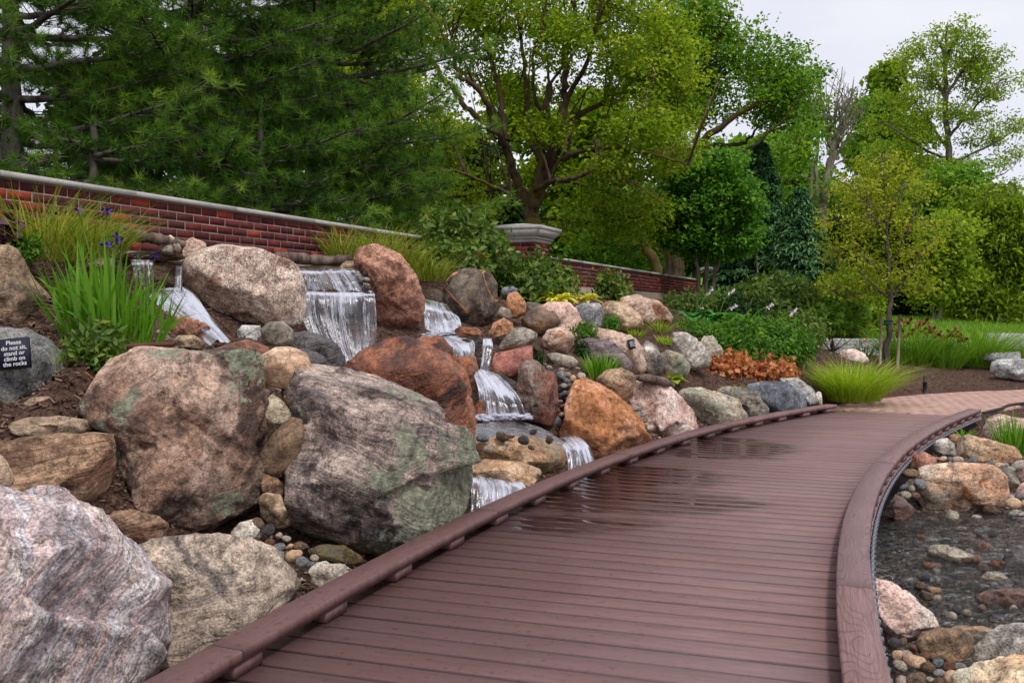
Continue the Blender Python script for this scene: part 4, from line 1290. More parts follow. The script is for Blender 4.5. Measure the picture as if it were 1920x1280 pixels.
rk('whitegrey', [lin(124, 122, 122), lin(164, 160, 156), lin(192, 188, 182)], (30, 5, 0.3, lin(204, 198, 190)), 0.5, None, 0, None, 0, 0.6, 2)
rk('roundgrey', [lin(104, 96, 86), lin(140, 130, 116), lin(164, 152, 136)], None, 0.4, None, 0, None, 0, 0.3, 3)
rk('orange', [lin(150, 104, 74), lin(180, 132, 100), lin(202, 160, 130)], None, 0.4, lin(196, 150, 118), 0, None, 0, 0.6, 2)
rk('slate', [lin(48, 46, 50), lin(80, 76, 78), lin(108, 102, 100)], (12, 8, 0.4, lin(110, 102, 98)), 0.4, None, 0, None, 0.55, 0.6, 2)
rk('palepink', [lin(146, 118, 102), lin(184, 156, 138), lin(206, 182, 164)], (30, 4, 0.35, lin(208, 186, 166)), 0.45, lin(160, 110, 80), 0, None, 0, 0.7, 2, 0.6)
rk('wetledge', [lin(42, 32, 26), lin(78, 60, 44), lin(112, 86, 58)], (4, 8, 0.35, lin(120, 88, 50)), 0.4, lin(40, 32, 28), 0, None, 0.8, 0.8, 2.4)
rk('greylayer', [lin(92, 88, 82), lin(132, 126, 116), lin(164, 156, 144)], (10, 10, 0.5, lin(168, 154, 136)), 0.45, lin(110, 92, 74), 0, None, 0, 0.6, 2)
rk('redrock', [lin(110, 62, 54), lin(150, 88, 76), lin(172, 112, 96)], (-40, 3, 0.3, lin(168, 116, 96)), 0.4, lin(92, 56, 50), 0, None, 0.1, 0.7, 2.5)
rk('ovalbrown', [lin(72, 52, 38), lin(106, 78, 54), lin(132, 100, 70)], None, 0.6, lin(82, 62, 48), 0, None, 0.1, 0.35, 2)
rk('bluegrey', [lin(76, 82, 90), lin(110, 116, 124), lin(142, 146, 150)], (55, 5, 0.3, lin(160, 160, 158)), 0.5, lin(72, 74, 80), 0, None, 0, 0.5, 2)
rk('pink', [lin(176, 130, 112), lin(202, 160, 142), lin(216, 182, 166)], (50, 3, 0.3, lin(220, 192, 178)), 0.35, None, 0, None, 0, 0.6, 2)
rk('splitblock', [lin(92, 78, 70), lin(128, 112, 102), lin(152, 138, 126)], (82, 7, 0.45, lin(104, 84, 74)), 0.45, lin(132, 80, 66), 0, None, 0, 0.7, 1.6, 0.5)
rk('orangebig', [lin(152, 98, 66), lin(186, 134, 102), lin(206, 164, 138)], None, 0.35, lin(166, 112, 72), 0, None, 0, 0.4, 1.5, 0.5)
rk('pinkwhite', [lin(174, 140, 126), lin(206, 178, 166), lin(224, 206, 196)], None, 0.5, lin(140, 128, 124), 0, None, 0, 0.6, 3, 0.6)
rk('greytan', [lin(110, 104, 94), lin(152, 144, 130), lin(180, 168, 148)], None, 0.5, lin(176, 152, 118), 0.2, None, 0, 0.5, 2)
rk('purplegrey', [lin(86, 76, 80), lin(120, 108, 112), lin(150, 138, 138)], (8, 7, 0.4, lin(150, 132, 128)), 0.4, None, 0, None, 0, 0.6, 2)
rk('bwmottle', [lin(66, 62, 60), lin(136, 128, 120), lin(196, 188, 178)], None, 0.5, lin(54, 50, 50), 0, None, 0, 0.6, 4, 0.56)
rk('palegrey', [lin(140, 134, 124), lin(182, 174, 164), lin(206, 200, 190)], (55, 7, 0.5, lin(146, 136, 124)), 0.55, None, 0, None, 0, 0.7, 2)
rk('granitegrey', [lin(96, 96, 98), lin(128, 128, 128), lin(158, 156, 154)], None, 0.9, None, 0, None, 0, 0.6, 3)
rk('tanorange', [lin(138, 106, 76), lin(178, 144, 110), lin(204, 178, 148)], (10, 5, 0.4, lin(196, 140, 88)), 0.45, lin(150, 130, 104), 0, None, 0.1, 0.7, 2)
rk('stained', [lin(168, 130, 106), lin(204, 172, 148), lin(222, 200, 180)], (4, 6, 0.4, lin(190, 130, 80)), 0.45, lin(196, 126, 60), 0, None, 0, 0.7, 1.8, 0.58)
rk('darkred', [lin(52, 36, 34), lin(84, 58, 54), lin(112, 80, 70)], None, 0.4, lin(108, 66, 52), 0, None, 0.5, 0.6, 2)
rk('brownwet', [lin(78, 58, 42), lin(120, 94, 68), lin(152, 124, 92)], (20, 4, 0.3, lin(160, 130, 98)), 0.5, lin(80, 62, 46), 0, None, 0.25, 0.8, 3)
rk('creamorange', [lin(196, 150, 106), lin(220, 188, 154), lin(232, 212, 188)], None, 0.5, lin(190, 140, 92), 0, None, 0, 0.7, 3, 0.58)
rk('palewet', [lin(112, 100, 84), lin(158, 146, 128), lin(184, 174, 156)], None, 0.5, lin(108, 88, 58), 0, None, 0.45, 0.6, 2)
rk('redwet', [lin(112, 78, 68), lin(150, 110, 96), lin(178, 140, 124)], None, 0.5, lin(96, 66, 56), 0, None, 0.5, 0.6, 3)
rk('limestone', [lin(150, 150, 150), lin(188, 188, 186), lin(212, 212, 208)], (0, 5, 0.25, lin(160, 160, 160)), 0.35, lin(140, 138, 134), 0, None, 0, 0.7, 2, 0.6)

# ------------------------------------------------------------------ unit spheres
def icosphere(n):
    import bmesh
    bm = bmesh.new()
    bmesh.ops.create_icosphere(bm, subdivisions=n, radius=1)
    v = np.array([q.co[:] for q in bm.verts])
    f = np.array([[q.index for q in p.verts] for p in bm.faces])
    bm.free()
    return v, f
ICO = {k: icosphere(k) for k in (2, 3, 4, 5, 6)}

def radial_table(poly, n=720, sm=9):
    """distance from the origin to the outline for n directions"""
    th = np.arange(n)*2*math.pi/n-math.pi
    dx, dy = np.cos(th), np.sin(th)
    best = np.zeros(n)
    m = len(poly)
    for i in range(m):
        (x1, y1), (x2, y2) = poly[i], poly[(i+1) % m]
        ex, ey = x2-x1, y2-y1
        den = dx*ey-dy*ex
        with np.errstate(divide='ignore', invalid='ignore'):
            t = (x1*ey-y1*ex)/den
            u = (x1*dy-y1*dx)/den
        ok = (np.abs(den) > 1e-9) & (t > 0) & (u >= -1e-6) & (u <= 1+1e-6)
        best = np.where(ok & (t > best), t, best)
    good = best > 0
    best = np.interp(th, th[good], best[good])
    k = np.ones(2*sm+1)/(2*sm+1)
    return th, np.convolve(np.concatenate([best[-sm:], best, best[:sm]]), k, 'valid')

def rock_shape(poly, thick, seed, lvl, facets=9, rough=0.05, pw=2.5, frac=1.0):
    """body whose outline seen along local +Y is poly (x right, z up); y is depth"""
    rr = np.random.RandomState(seed)
    th, tb = radial_table(poly, sm=3)
    d, f = ICO[lvl]
    a, c, b = d[:, 0], d[:, 1], d[:, 2]
    ang = np.arctan2(b, a)
    rho = np.hypot(a, b)
    Rr = np.interp(ang, th, tb, period=2*math.pi)
    size = math.sqrt(0.5*abs(sum(poly[i][0]*poly[(i+1) % len(poly)][1]-poly[(i+1) % len(poly)][0]*poly[i][1] for i in range(len(poly)))))
    T = 0.5*size*thick
    nrm = (rho**pw+np.abs(c)**pw)**(-1/pw)
    x = Rr*np.cos(ang)*rho*nrm
    z = Rr*np.sin(ang)*rho*nrm
    y = T*c*nrm
    p = np.stack([x, y, z], 1)
    for k in range(facets):
        n = rr.normal(size=3)*np.array([0.85, 1, 0.85])
        n[1] = -abs(n[1])-0.2 if k < facets*0.85 else abs(n[1])
        if facets > 6 and k < 4:
            n = [np.array([rr.normal(0, .25), rr.uniform(-.5, -.1), 1.0]), np.array([rr.normal(0, .3), -1.0, rr.uniform(-.25, .25)]),
                 np.array([1.0, rr.uniform(-1.1, -.6), rr.normal(0, .35)]), np.array([-1.0, rr.uniform(-1.1, -.6), rr.normal(0, .35)])][k]
        n /= np.linalg.norm(n)
        s = (p@n)
        o = s.max()*rr.uniform(0.70, 0.93)
        ex = np.maximum(s-o, 0)
        p = p-ex[:, None]*n*0.97
    q = p/size
    off = rr.uniform(-50, 50, 3)
    dirn = q/(np.linalg.norm(q, axis=1)[:, None]+1e-6)
    n1 = fbm(q*1.7+off, 3)
    n2 = fbm(q*5.0+off*1.3, 4, 0.55)
    n3 = 0.5-np.abs(perlin(q*3.1+off*0.7))*2
    sil = np.clip(1.25-rho*0.6, 0.4, 1)          # keep the outline a little calmer than the face
    bd = rr.normal(size=3)*np.array([.5, .5, 1])
    bd /= np.linalg.norm(bd)
    st = (q@bd)*rr.uniform(5, 8)+fbm(q*2.3+off, 3)*1.3
    ledge = (st-np.floor(st))
    ledge = np.where(ledge > 0.8, (1-ledge)*4, ledge)-0.5
    disp = rough*(0.22*n1+0.50*n2+0.22*np.minimum(n3, 0.1)+0.36*ledge*np.clip(n1*2+.4, 0, 1))*sil
    if facets > 6 and lvl >= 4:
        # fracture faces: every cell of the stone gets its own tilted plane
        K = 34 if lvl >= 5 else 18
        cc = rr.normal(size=(K, 3))
        cc = cc/np.linalg.norm(cc, axis=1)[:, None]*np.abs(q).max()*rr.uniform(.6, 1.0, K)[:, None]
        wq = q+0.05*np.stack([fbm(q*4+off+9*j, 2) for j in range(3)], 1)
        d2 = ((wq[:, None]-cc[None])**2).sum(2)
        wt = np.exp(-(d2-d2.min(1)[:, None])*420)
        wt /= wt.sum(1)[:, None]
        gk = rr.normal(size=(K, 3))*0.20
        ak = rr.normal(size=K)*0.022
        pl_ = ak[None]+((wq[:, None]-cc[None])*gk[None]).sum(2)
        disp = disp+(wt*pl_).sum(1)*frac*0.5*np.clip(1.15-rho*0.35, .5, 1)
    if lvl >= 5:
        disp = disp+rough*0.18*fbm(q*19+off, 3, 0.6)
    p = p+dirn*(disp*size)[:, None]
    # bring the outline back to the measured one
    for it in range(2):
        an = np.arctan2(p[:, 2], p[:, 0])
        ra = np.hypot(p[:, 0], p[:, 2])
        nb = {6: 150, 5: 90, 4: 44}.get(lvl, 22)
        bi = ((an+math.pi)/(2*math.pi)*nb).astype(int) % nb
        mxr = np.zeros(nb)
        np.maximum.at(mxr, bi, ra/np.interp(an, th, tb, period=2*math.pi))
        mxr = np.where(mxr <= 0.05, 1, mxr)
        g = 1/mxr
        g = np.convolve(np.concatenate([g[-1:], g, g[:1]]), [.18, .64, .18], 'valid')
        cen_ = (np.arange(nb)+.5)/nb*2*math.pi-math.pi
        k = np.interp(an, cen_, g, period=2*math.pi)
        p[:, 0] *= k
        p[:, 2] *= k
    return p, f, size
ROCK_OBJ = {}
def place_rock(name, label, mat, d, yaw, thick, ol, seed, group=None, rough=None, facets=None, cat=None, pw=3.4):
    px = np.array(s_(ol)) if isinstance(ol, str) else np.array(ol, float)
    x, y = px[:, 0], px[:, 1]
    x2, y2 = np.roll(x, -1), np.roll(y, -1)
    cr = x*y2-x2*y
    A = cr.sum()/2
    cx, cyp = ((x+x2)*cr).sum()/(6*A), ((y+y2)*cr).sum()/(6*A)
    C = P(cx, cyp, d)
    az = math.atan2(C[0], C[1])                 # azimuth of the view ray
    yw = R(yaw)-az                              # heading of the face normal
    r = np.array([math.cos(yw), math.sin(yw), 0])
    n = np.array([math.sin(yw), -math.cos(yw), 0])
    pts = []
    for (u, v) in px:
        q = ray(u, v)
        t = ((C-C0)@n)/(q@n)
        w_ = C0+q*t-C
        pts.append((w_@r, w_[2]))
    ext = math.sqrt(abs(A))
    big = max(np.ptp(np.clip(x, 0, 1920)), np.ptp(np.clip(y, 0, 1280)))
    lvl = 6 if big > 330 else 5 if big > 120 else 4 if big > 45 else 3
    rnd_ = mat in ('roundtan', 'roundgrey', 'bluegrey', 'ovalbrown', 'knobby', 'kidney')
    if rough is None:
        rough = 0.022 if rnd_ else 0.06
    if mat == 'granite':
        pw, facets, rough = 2.4, 9, 0.035
    if facets is None:
        facets = 4 if rnd_ else 24
    p, f, size = rock_shape(pts, thick, seed, lvl, facets, rough, 2.2 if rnd_ else pw)
    rot = math.atan2(r[1], r[0])
    ca, sa = math.cos(rot), math.sin(rot)
    wv = np.stack([p[:, 0]*ca-p[:, 1]*sa+C[0], p[:, 0]*sa+p[:, 1]*ca+C[1], p[:, 2]+C[2]], 1)
    # nothing pushes through the boardwalk: flatten the stone against its edge
    lim = xl(wv[:, 1])-0.03
    onleft = C[0] < xl(C[1])
    if onleft and C[1] < 13:
        m = (wv[:, 0] > lim) & (wv[:, 2] < 0.35) & (wv[:, 1] < 12.4)
        wv[m, 0] = lim[m]
    elif C[1] < 11:
        lim = xr(wv[:, 1])+0.02
        m = (wv[:, 0] < lim) & (wv[:, 2] > -0.30)
        wv[m, 0] = lim[m]
    loc = wv-C
    lc = np.stack([loc[:, 0]*ca+loc[:, 1]*sa, -loc[:, 0]*sa+loc[:, 1]*ca, loc[:, 2]], 1)
    me = mesh_of(name, lc, f, RM[mat], True)
    o = obj(name, me, None, C, label, cat or ('boulder' if name == 'boulder' else 'rock'), group)
    o.rotation_euler = (0, 0, rot)
    ROCK_OBJ[label] = (o, wv, f)
    return o
GR = {'boulder': 'boulders of the rock garden', 'stone': 'smaller stones between the boulders', 'ledge': 'ledge rocks under the falling water', 'slab': 'flat slabs at the water'}
for i, (nm, lb, mt, d, yw, th, og, ol) in enumerate(ROCKS):
    place_rock(nm, lb, mt, d, yw, th, ol, 100+i, GR[nm])
def hit(label, px, py):
    o, wv, f = ROCK_OBJ[label]
    b = BVHTree.FromPolygons([tuple(q) for q in wv], [tuple(q) for q in f.tolist()])
    r = ray(px, py)
    h = b.ray_cast(Vector(C0), Vector(r/np.linalg.norm(r)))
    return np.array(h[0]) if h[0] is not None else None

# ------------------------------------------------------------------ cairn on the slab
for k, (ol, lb) in enumerate([('302,476 300,462 318,456 328,466 324,476', 'bottom grey pebble of the little cairn on the slab'),
                              ('306,462 304,454 318,450 326,456 322,462', 'second pebble of the little cairn on the slab'),
                              ('309,452 310,444 320,440 328,446 325,454', 'pinkish pebble topping the little cairn on the slab'),
                              ('326,470 324,458 336,456 340,466 336,474', 'pebble leaning on the side of the little cairn')]):
    place_rock('cairn_stone', lb, ['roundgrey', 'whitegrey', 'palepink', 'roundgrey'][k], 7.4, 0, 0.9, ol, 300+k, 'stones of the little cairn', 0.02, 3, 'stone')
for k, ol in enumerate(['1180,765 1190,760 1206,764 1204,770 1186,771', '1184,772 1198,770 1214,774 1210,780 1188,780', '1186,781 1206,780 1216,786 1212,792 1190,790', '1190,792 1204,791 1214,797 1208,806 1192,803']):
    place_rock('shale_sliver', ['topmost', 'second', 'third', 'lowest'][k]+' thin grey shale sliver in the stack beside the orange boulder', 'greylayer', 9.0, 20, 0.9, ol, 320+k, 'stacked shale slivers', 0.05, 4, 'stone')

# ------------------------------------------------------------------ pebbles
pebble_meshes = []
for k in range(10):
    rr = np.random.RandomState(40+k)
    v, f = ICO[3] if k < 4 else ICO[2]
    sc = np.array([1, rr.uniform(.65, .95), rr.uniform(.5, .8)])
    q = v*sc
    for j in range(5):
        n = rr.normal(size=3)
        n /= np.linalg.norm(n)
        s = q@n
        q = q-np.maximum(s-s.max()*rr.uniform(.7, .92), 0)[:, None]*n*0.9
    q = q*(1+0.10*fbm(v*1.4+k*9, 3))[:, None]
    pebble_meshes.append((q, f))
PEB_KINDS = ['roundgrey', 'roundtan', 'bluegrey', 'whitegrey', 'pinkwhite', 'pinkbrown', 'granitegrey', 'brownvein', 'slate', 'white']
PEB_WORD = {'roundgrey': 'grey-tan', 'roundtan': 'tan', 'bluegrey': 'bluish', 'whitegrey': 'light grey', 'pinkwhite': 'pale pink', 'pinkbrown': 'rusty pink', 'granitegrey': 'speckled grey', 'brownvein': 'brown', 'slate': 'charcoal', 'white': 'whitish', 'brownwet': 'olive brown', 'wetledge': 'blackish', 'palewet': 'pale tan', 'redwet': 'reddish'}
peb_me = {}
def pebble(loc, r, kind, k, label, group, rr):
    key = (kind, k)
    if key not in peb_me:
        peb_me[key] = mesh_of('pebble', pebble_meshes[k][0], pebble_meshes[k][1], RM[kind], True)
    o = obj('pebble', peb_me[key], None, loc, label, 'pebble', group)
    o.scale = (r, r, r)
    o.rotation_euler = (rr.uniform(-.4, .4), rr.uniform(-.4, .4), rr.uniform(0, 6.28))
    return o
rr = random.Random(21)
def heap(poly, n, rpx, label, group, kinds, lift=0.4, dfix=None, zfix=None):
    """pebbles lying on the ground inside an outline of the view"""
    poly = np.array(s_(poly))
    lo, hi = poly.min(0), poly.max(0)
    pts = []
    tries = 0
    while len(pts) < n and tries < n*60:
        tries += 1
        p = np.array([rr.uniform(lo[0], hi[0]), rr.uniform(lo[1], hi[1])])
        if not in_poly(p[None], poly)[0]:
            continue
        r = rr.uniform(*rpx)
        if any(np.hypot(*(p-q[0])) < 0.62*(r+q[1]) for q in pts):
            continue
        pts.append((p, r))
    for p, r in pts:
        if dfix is not None:
            t = (p[1]-lo[1])/max(1, hi[1]-lo[1])
            L = P(p[0], p[1], dfix[0]*(1-t)+dfix[1]*t)
        elif zfix is not None:
            L = G(p[0], p[1], zfix)
        else:
            L = None
            for d in np.arange(3.0, 20, 0.06):
                q = P(p[0], p[1], d)
                if q[2] < gz(q[0], q[1])+0.01:
                    L = q
                    break
            if L is None:
                continue
        rad = r*L[1]/FPX
        kd = rr.choice(kinds)
        lb_ = PEB_WORD.get(kd, '')+' '+('larger ' if r > (rpx[0]+rpx[1])/2 else 'smaller ')+label
        if L[0] < xr(L[1])+rad and L[0] > xl(L[1])-rad and L[1] < 11 and L[2] > -0.2:
            continue
        pebble((L[0], L[1], L[2]+rad*lift), rad, kd, rr.randrange(10), lb_, group, rr)
heap('445,985 500,985 560,1020 600,1055 575,1075 520,1050 470,1030', 17, (9, 19), 'river pebble in the heap below the triangular brown stone', 'pebbles below the triangular brown stone', PEB_KINDS, 0.3, (4.6, 4.25))
heap('1050,700 1095,705 1060,760 1052,800 1040,800', 26, (6, 14), 'pebble in the dark gully between split block and orange boulder', 'pebbles in the gully behind the orange boulder', PEB_KINDS, 0.3, (8.9, 8.5))
heap('895,818 1000,812 1040,832 1000,842 890,850', 9, (7, 16), 'wet pebble lying on the tan slab of the lower pool', 'pebbles on the lower pool slab', ['slate', 'roundgrey', 'bluegrey', 'brownwet'], 0.3, (7.2, 6.85))
heap('666,512 682,505 692,535 698,550 684,546', 14, (4, 8), 'pebble beside the crest of the main waterfall', 'dark pebbles at the main waterfall', ['slate', 'wetledge', 'roundgrey'], 0.3, (9.0, 8.75))
heap('1000,672 1090,690 1085,715 1010,690', 10, (5, 9), 'little stone scattered on the soil above the split block', 'little stones above the split block', PEB_KINDS, 0.3)
heap('1672,1200 1710,1215 1745,1245 1800,1245 1830,1262 1760,1290 1690,1290', 44, (11, 27), 'river stone in the heap at the bottom right by the rail', 'river stones at the bottom right', PEB_KINDS, 0.45, (4.1, 3.7))
heap('1665,905 1700,880 1730,905 1715,940 1665,935', 26, (9, 20), 'wet stone between boardwalk edge and the stained block', 'stones between boardwalk and stained block', ['slate', 'roundgrey', 'granitegrey', 'whitegrey', 'bluegrey', 'brownvein'], 0.45, (7.6, 7.2))
heap('1760,862 1800,868 1920,872 1920,890 1890,884 1800,872', 34, (7, 16), 'river stone in the band behind the stained block', 'river stones behind the stained block', PEB_KINDS, 0.45, (8.15, 7.9))
heap('1895,935 1925,935 1925,970 1890,968', 9, (8, 16), 'small river stone right of the stained block', 'river stones right of the stained block', PEB_KINDS, 0.45, (7.3, 7.1))
heap('1650,975 1920,975 1920,1160 1780,1170 1660,1085', 60, (8, 24), 'cobble lying on the bed of the shallow stream', 'cobbles in the stream bed', ['brownwet', 'slate', 'palewet', 'redwet', 'roundgrey', 'wetledge'], 0.9)
heap('1655,1010 1720,985 1900,990 1920,1165 1790,1165 1680,1080', 30, (5, 15), 'wet stone breaking the surface of the shallow stream', 'stones breaking the stream surface', ['brownwet', 'slate', 'palewet', 'redwet', 'roundgrey', 'pinkbrown'], 0.05, None, WATER_Z)
heap('1140,640 1240,715 1200,740 1110,690', 7, (4, 8), 'little stone on the soil near the green tuft', 'little stones near the green tuft', PEB_KINDS, 0.3)
# countless small gravel on bank and stream bed
def gravel(n, region, rmin, rmax, name, label, dens_d=(3.3, 10.5)):
    rs = np.random.RandomState(77)
    poly = np.array(region)
    lo, hi = poly.min(0), poly.max(0)
    q = rs.uniform(lo, hi, (n*3, 2))
    q = q[in_poly(q, poly)][:n]
    q = q[~in_poly(q, BW_POLY)]
    z = ground_z(q[:, 0], q[:, 1])
    v0, f0 = ICO[2]
    v1 = v0[:, :]
    base_v, base_f = icosphere(1)
    m = len(q)
    r = rs.uniform(rmin, rmax, m)*rs.uniform(.6, 1, m)
    sc = np.stack([r, r*rs.uniform(.6, 1, m), r*rs.uniform(.4, .75, m)], 1)
    a = rs.uniform(0, 6.28, m)
    vv = base_v[None]*sc[:, None]*(1+rs.uniform(-.18, .18, (m, len(base_v), 1)))
    x = vv[..., 0]*np.cos(a)[:, None]-vv[..., 1]*np.sin(a)[:, None]
    y = vv[..., 0]*np.sin(a)[:, None]+vv[..., 1]*np.cos(a)[:, None]
    w_ = np.stack([x+q[:, :1], y+q[:, 1:], vv[..., 2]+(z+sc[:, 2]*.5)[:, None]], -1).reshape(-1, 3)
    f = (base_f[None]+np.arange(m)[:, None, None]*len(base_v)).reshape(-1, 3)
    return w_, f
gm = NT('gravel')
_c = gm.ramp(gm.island(), [(0.0, lin(86, 80, 78)), (0.25, lin(134, 120, 108)), (0.45, lin(166, 148, 130)), (0.65, lin(140, 110, 94)), (0.85, lin(188, 180, 170)), (1.0, lin(110, 110, 116))])
_c = gm.mix(0.5, _c, gm.mix(1.0, _c, gm.ramp(gm.noise(gm.pos(), 60, 4, 0.7), [(0.3, 0.5), (0.7, 1.5)]), 'MULTIPLY'))
gm.principled(_c, 0.7, gm.bump(gm.noise(gm.pos(), 90, 3, 0.6), 0.4, 0.004), 0.3)
rz_ = [(0.9, 1.6), (1.5, 5.5), (3.2, 9.4), (5.0, 9.6), (6.6, 8.4), (7, 6), (5, 3), (2.6, 1.5)]
w_, f_ = gravel(12000, rz_, 0.010, 0.034, 'gravel', '')
obj('gravel', mesh_of('gravel', w_, f_, gm.m, True), kind='stuff', label='small mixed gravel covering the stream bed and the right bank')
lz = np.concatenate([np.stack([L_xy[::60, 0]-0.02, L_xy[::60, 1]], 1), np.stack([L_xy[::-60, 0]-0.55, L_xy[::-60, 1]+.2], 1)])
w_, f_ = gravel(5000, lz, 0.008, 0.024, 'gravel', '')
obj('gravel', mesh_of('gravel', w_, f_, gm.m, True), kind='stuff', label='small gravel in the gaps between rail and boulders')

# ------------------------------------------------------------------ driftwood, pipe
M_LOG = bark_mat('weathered log', lin(70, 58, 52), lin(138, 120, 108), None, 16)
def log(label, pts, rad, seed):
    rr = np.random.RandomState(seed)
    pts = smooth_path([P(*q) for q in pts], 22)
    r = np.interp(np.linspace(0, 1, 22), np.linspace(0, 1, len(rad)), rad)*(1+0.12*rr.normal(size=22))
    v, f = tube(pts, r, 12)
    v = v+0.012*np.stack([fbm(v*9+k*7, 3) for k in range(3)], 1)
    return v, f
v, f = log('', [(232, 432, 7.3), (250, 440, 7.28), (300, 449, 7.35), (345, 458, 7.5)], [.035, .045, .04, .03], 1)
v2, f2 = log('', [(262, 446, 7.3), (250, 436, 7.25), (238, 428, 7.2), (228, 422, 7.15)], [.03, .025, .02, .012], 2)
lg = obj('driftwood_log', mesh_of('driftwood_log', *join([(v, f)]), M_LOG), None, None, 'forked grey driftwood branch lying above the small left fall', 'driftwood', 'driftwood logs along the wall')
obj('branch_stub', mesh_of('branch_stub', v2, f2, M_LOG), lg)
v, f = log('', [(505, 480, 9.2), (560, 484, 9.35), (610, 489, 9.5), (655, 485, 9.65)], [.05, .055, .05, .045], 3)
obj('driftwood_log', mesh_of('driftwood_log', v, f, M_LOG), None, None, 'straight brown driftwood log lying above the main waterfall', 'driftwood', 'driftwood logs along the wall')
v, f = tube([P(228, 650, 5.3), P(270, 647, 5.35), P(326, 645, 5.45)], [.013, .013, .013], 10)
obj('pipe', mesh_of('pipe', v, f, plain_mat('rusty pipe', lin(104, 64, 56), 0.8)), None, None, 'short rusty brown pipe lying in the mulch below the iris', 'pipe')
v, f = tube(smooth_path([P(1188, 706, 9.6), P(1215, 710, 9.6), P(1245, 716, 9.7), P(1263, 722, 9.8)], 14), [.03, .045, .045, .02], 9) if False else tube(smooth_path([P(1188, 706, 9.6), P(1215, 710, 9.6), P(1245, 716, 9.7), P(1263, 722, 9.8)], 14), np.interp(np.linspace(0, 1, 14), [0, .3, .7, 1], [.02, .045, .045, .02]), 9)
obj('driftwood_log', mesh_of('driftwood_log', v+0.01*np.stack([fbm(v*9+k*7, 3) for k in range(3)], 1), f, M_LOG), None, None, 'short grey weathered log behind the pink and white boulder', 'driftwood', 'driftwood logs along the wall')

# ------------------------------------------------------------------ the two signs
M_SIGN = plain_mat('sign plate', lin(40, 42, 58), 0.55, 0.3, 0.1)
M_WHITE = plain_mat('white lettering', lin(226, 226, 230), 0.6, 0.2, 0.02)
def sign(label, rock, corners, lines, sizes):
    # corners TL, TR, BL in the view; the plate lies on the stone's face
    H = [hit(rock, *c) for c in corners]
    dm = [np.linalg.norm(h-C0) if h is not None else None for h in H]
    cen = hit(rock, (corners[1][0]+corners[2][0])/2, (corners[1][1]+corners[2][1])/2)
    d0 = min([cen[1]]+[h[1] for h in H if h is not None])-0.035
    tl, tr, bl = [P(*c, d0) for c in corners]
    tr = tr+np.array([0, 0.02, 0])
    bl = bl-np.array([0, 0.02, 0])
    X = tr-tl
    w_ = np.linalg.norm(X)
    X = X/w_
    Dn = bl-tl
    Dn = Dn-X*(Dn@X)
    h_ = np.linalg.norm(Dn)
    Y = -Dn/h_
    Z = np.cross(X, Y)
    M = Matrix(((X[0], Y[0], Z[0], tl[0]), (X[1], Y[1], Z[1], tl[1]), (X[2], Y[2], Z[2], tl[2]), (0, 0, 0, 1)))
    v, f = boxv(0, w_, -h_, 0, -0.03, 0)
    o = obj('sign', mesh_of('sign', v, f, M_SIGN, False), None, None, label, 'sign', 'small warning signs on the boulders')
    o.matrix_world = M
    cu = bpy.data.curves.new('lettering', 'FONT')
    cu.body = '\n'.join(lines)
    cu.align_x = 'CENTER'
    cu.align_y = 'CENTER'
    cu.size = h_/len(lines)*0.98
    cu.space_line = 0.92
    cu.offset = cu.size*0.012
    to = bpy.data.objects.new('tmp', cu)
    COL.objects.link(to)
    bpy.context.view_layer.update()
    me = bpy.data.meshes.new_from_object(to.evaluated_get(bpy.context.evaluated_depsgraph_get()))
    bpy.data.objects.remove(to)
    me.name = 'lettering'
    xs = np.array([q.co.x for q in me.vertices])
    k = min(1.0, w_*0.82/np.ptp(xs))
    me.materials.clear()
    me.materials.append(M_WHITE)
    lo = obj('lettering', me, o)
    lo.location = (w_*0.53, -h_/2, 0.0008)
    lo.scale = (k, k, 1)
    return o
TXT = ['Please', 'do not sit,', 'stand or', 'climb on', 'the rocks']
sign('dark plate with five white lines of text on the blue-grey boulder at the left edge', 'blue-grey boulder carrying the large warning sign', [(-6, 637), (48, 631), (6, 693)], TXT, None)
sign('tiny dark plate with white text on the long pinkish tan boulder', 'long pinkish tan boulder carrying the small sign', [(1177, 637), (1188, 635), (1182, 654)], TXT, None)

# ------------------------------------------------------------------ path light
M_BLACK = plain_mat('black metal', lin(40, 40, 40), 0.5, 0.4)
q = P(1734, 737, 14.8)
bl_ = empty('path_light', q, 'short black louvred path light standing in the mulch by the path', 'path light')
v, f = tube([(0, 0, -.05), (0, 0, .17)], [.03, .03], 14)
obj('post', mesh_of('post', v, f, M_BLACK), bl_)
v, f = tube([(0, 0, .165), (0, 0, .255)], [.018, .018], 10)
obj('lens', mesh_of('lens', v, f, plain_mat('frosted lens', lin(170, 170, 160), 0.4)), bl_)
for z in (.185, .21, .235, .255):
    v, f = tube([(0, 0, z), (0, 0, z+.012)], [.034, .028], 14)
    obj('louvre', mesh_of('louvre', v, f, M_BLACK), bl_)

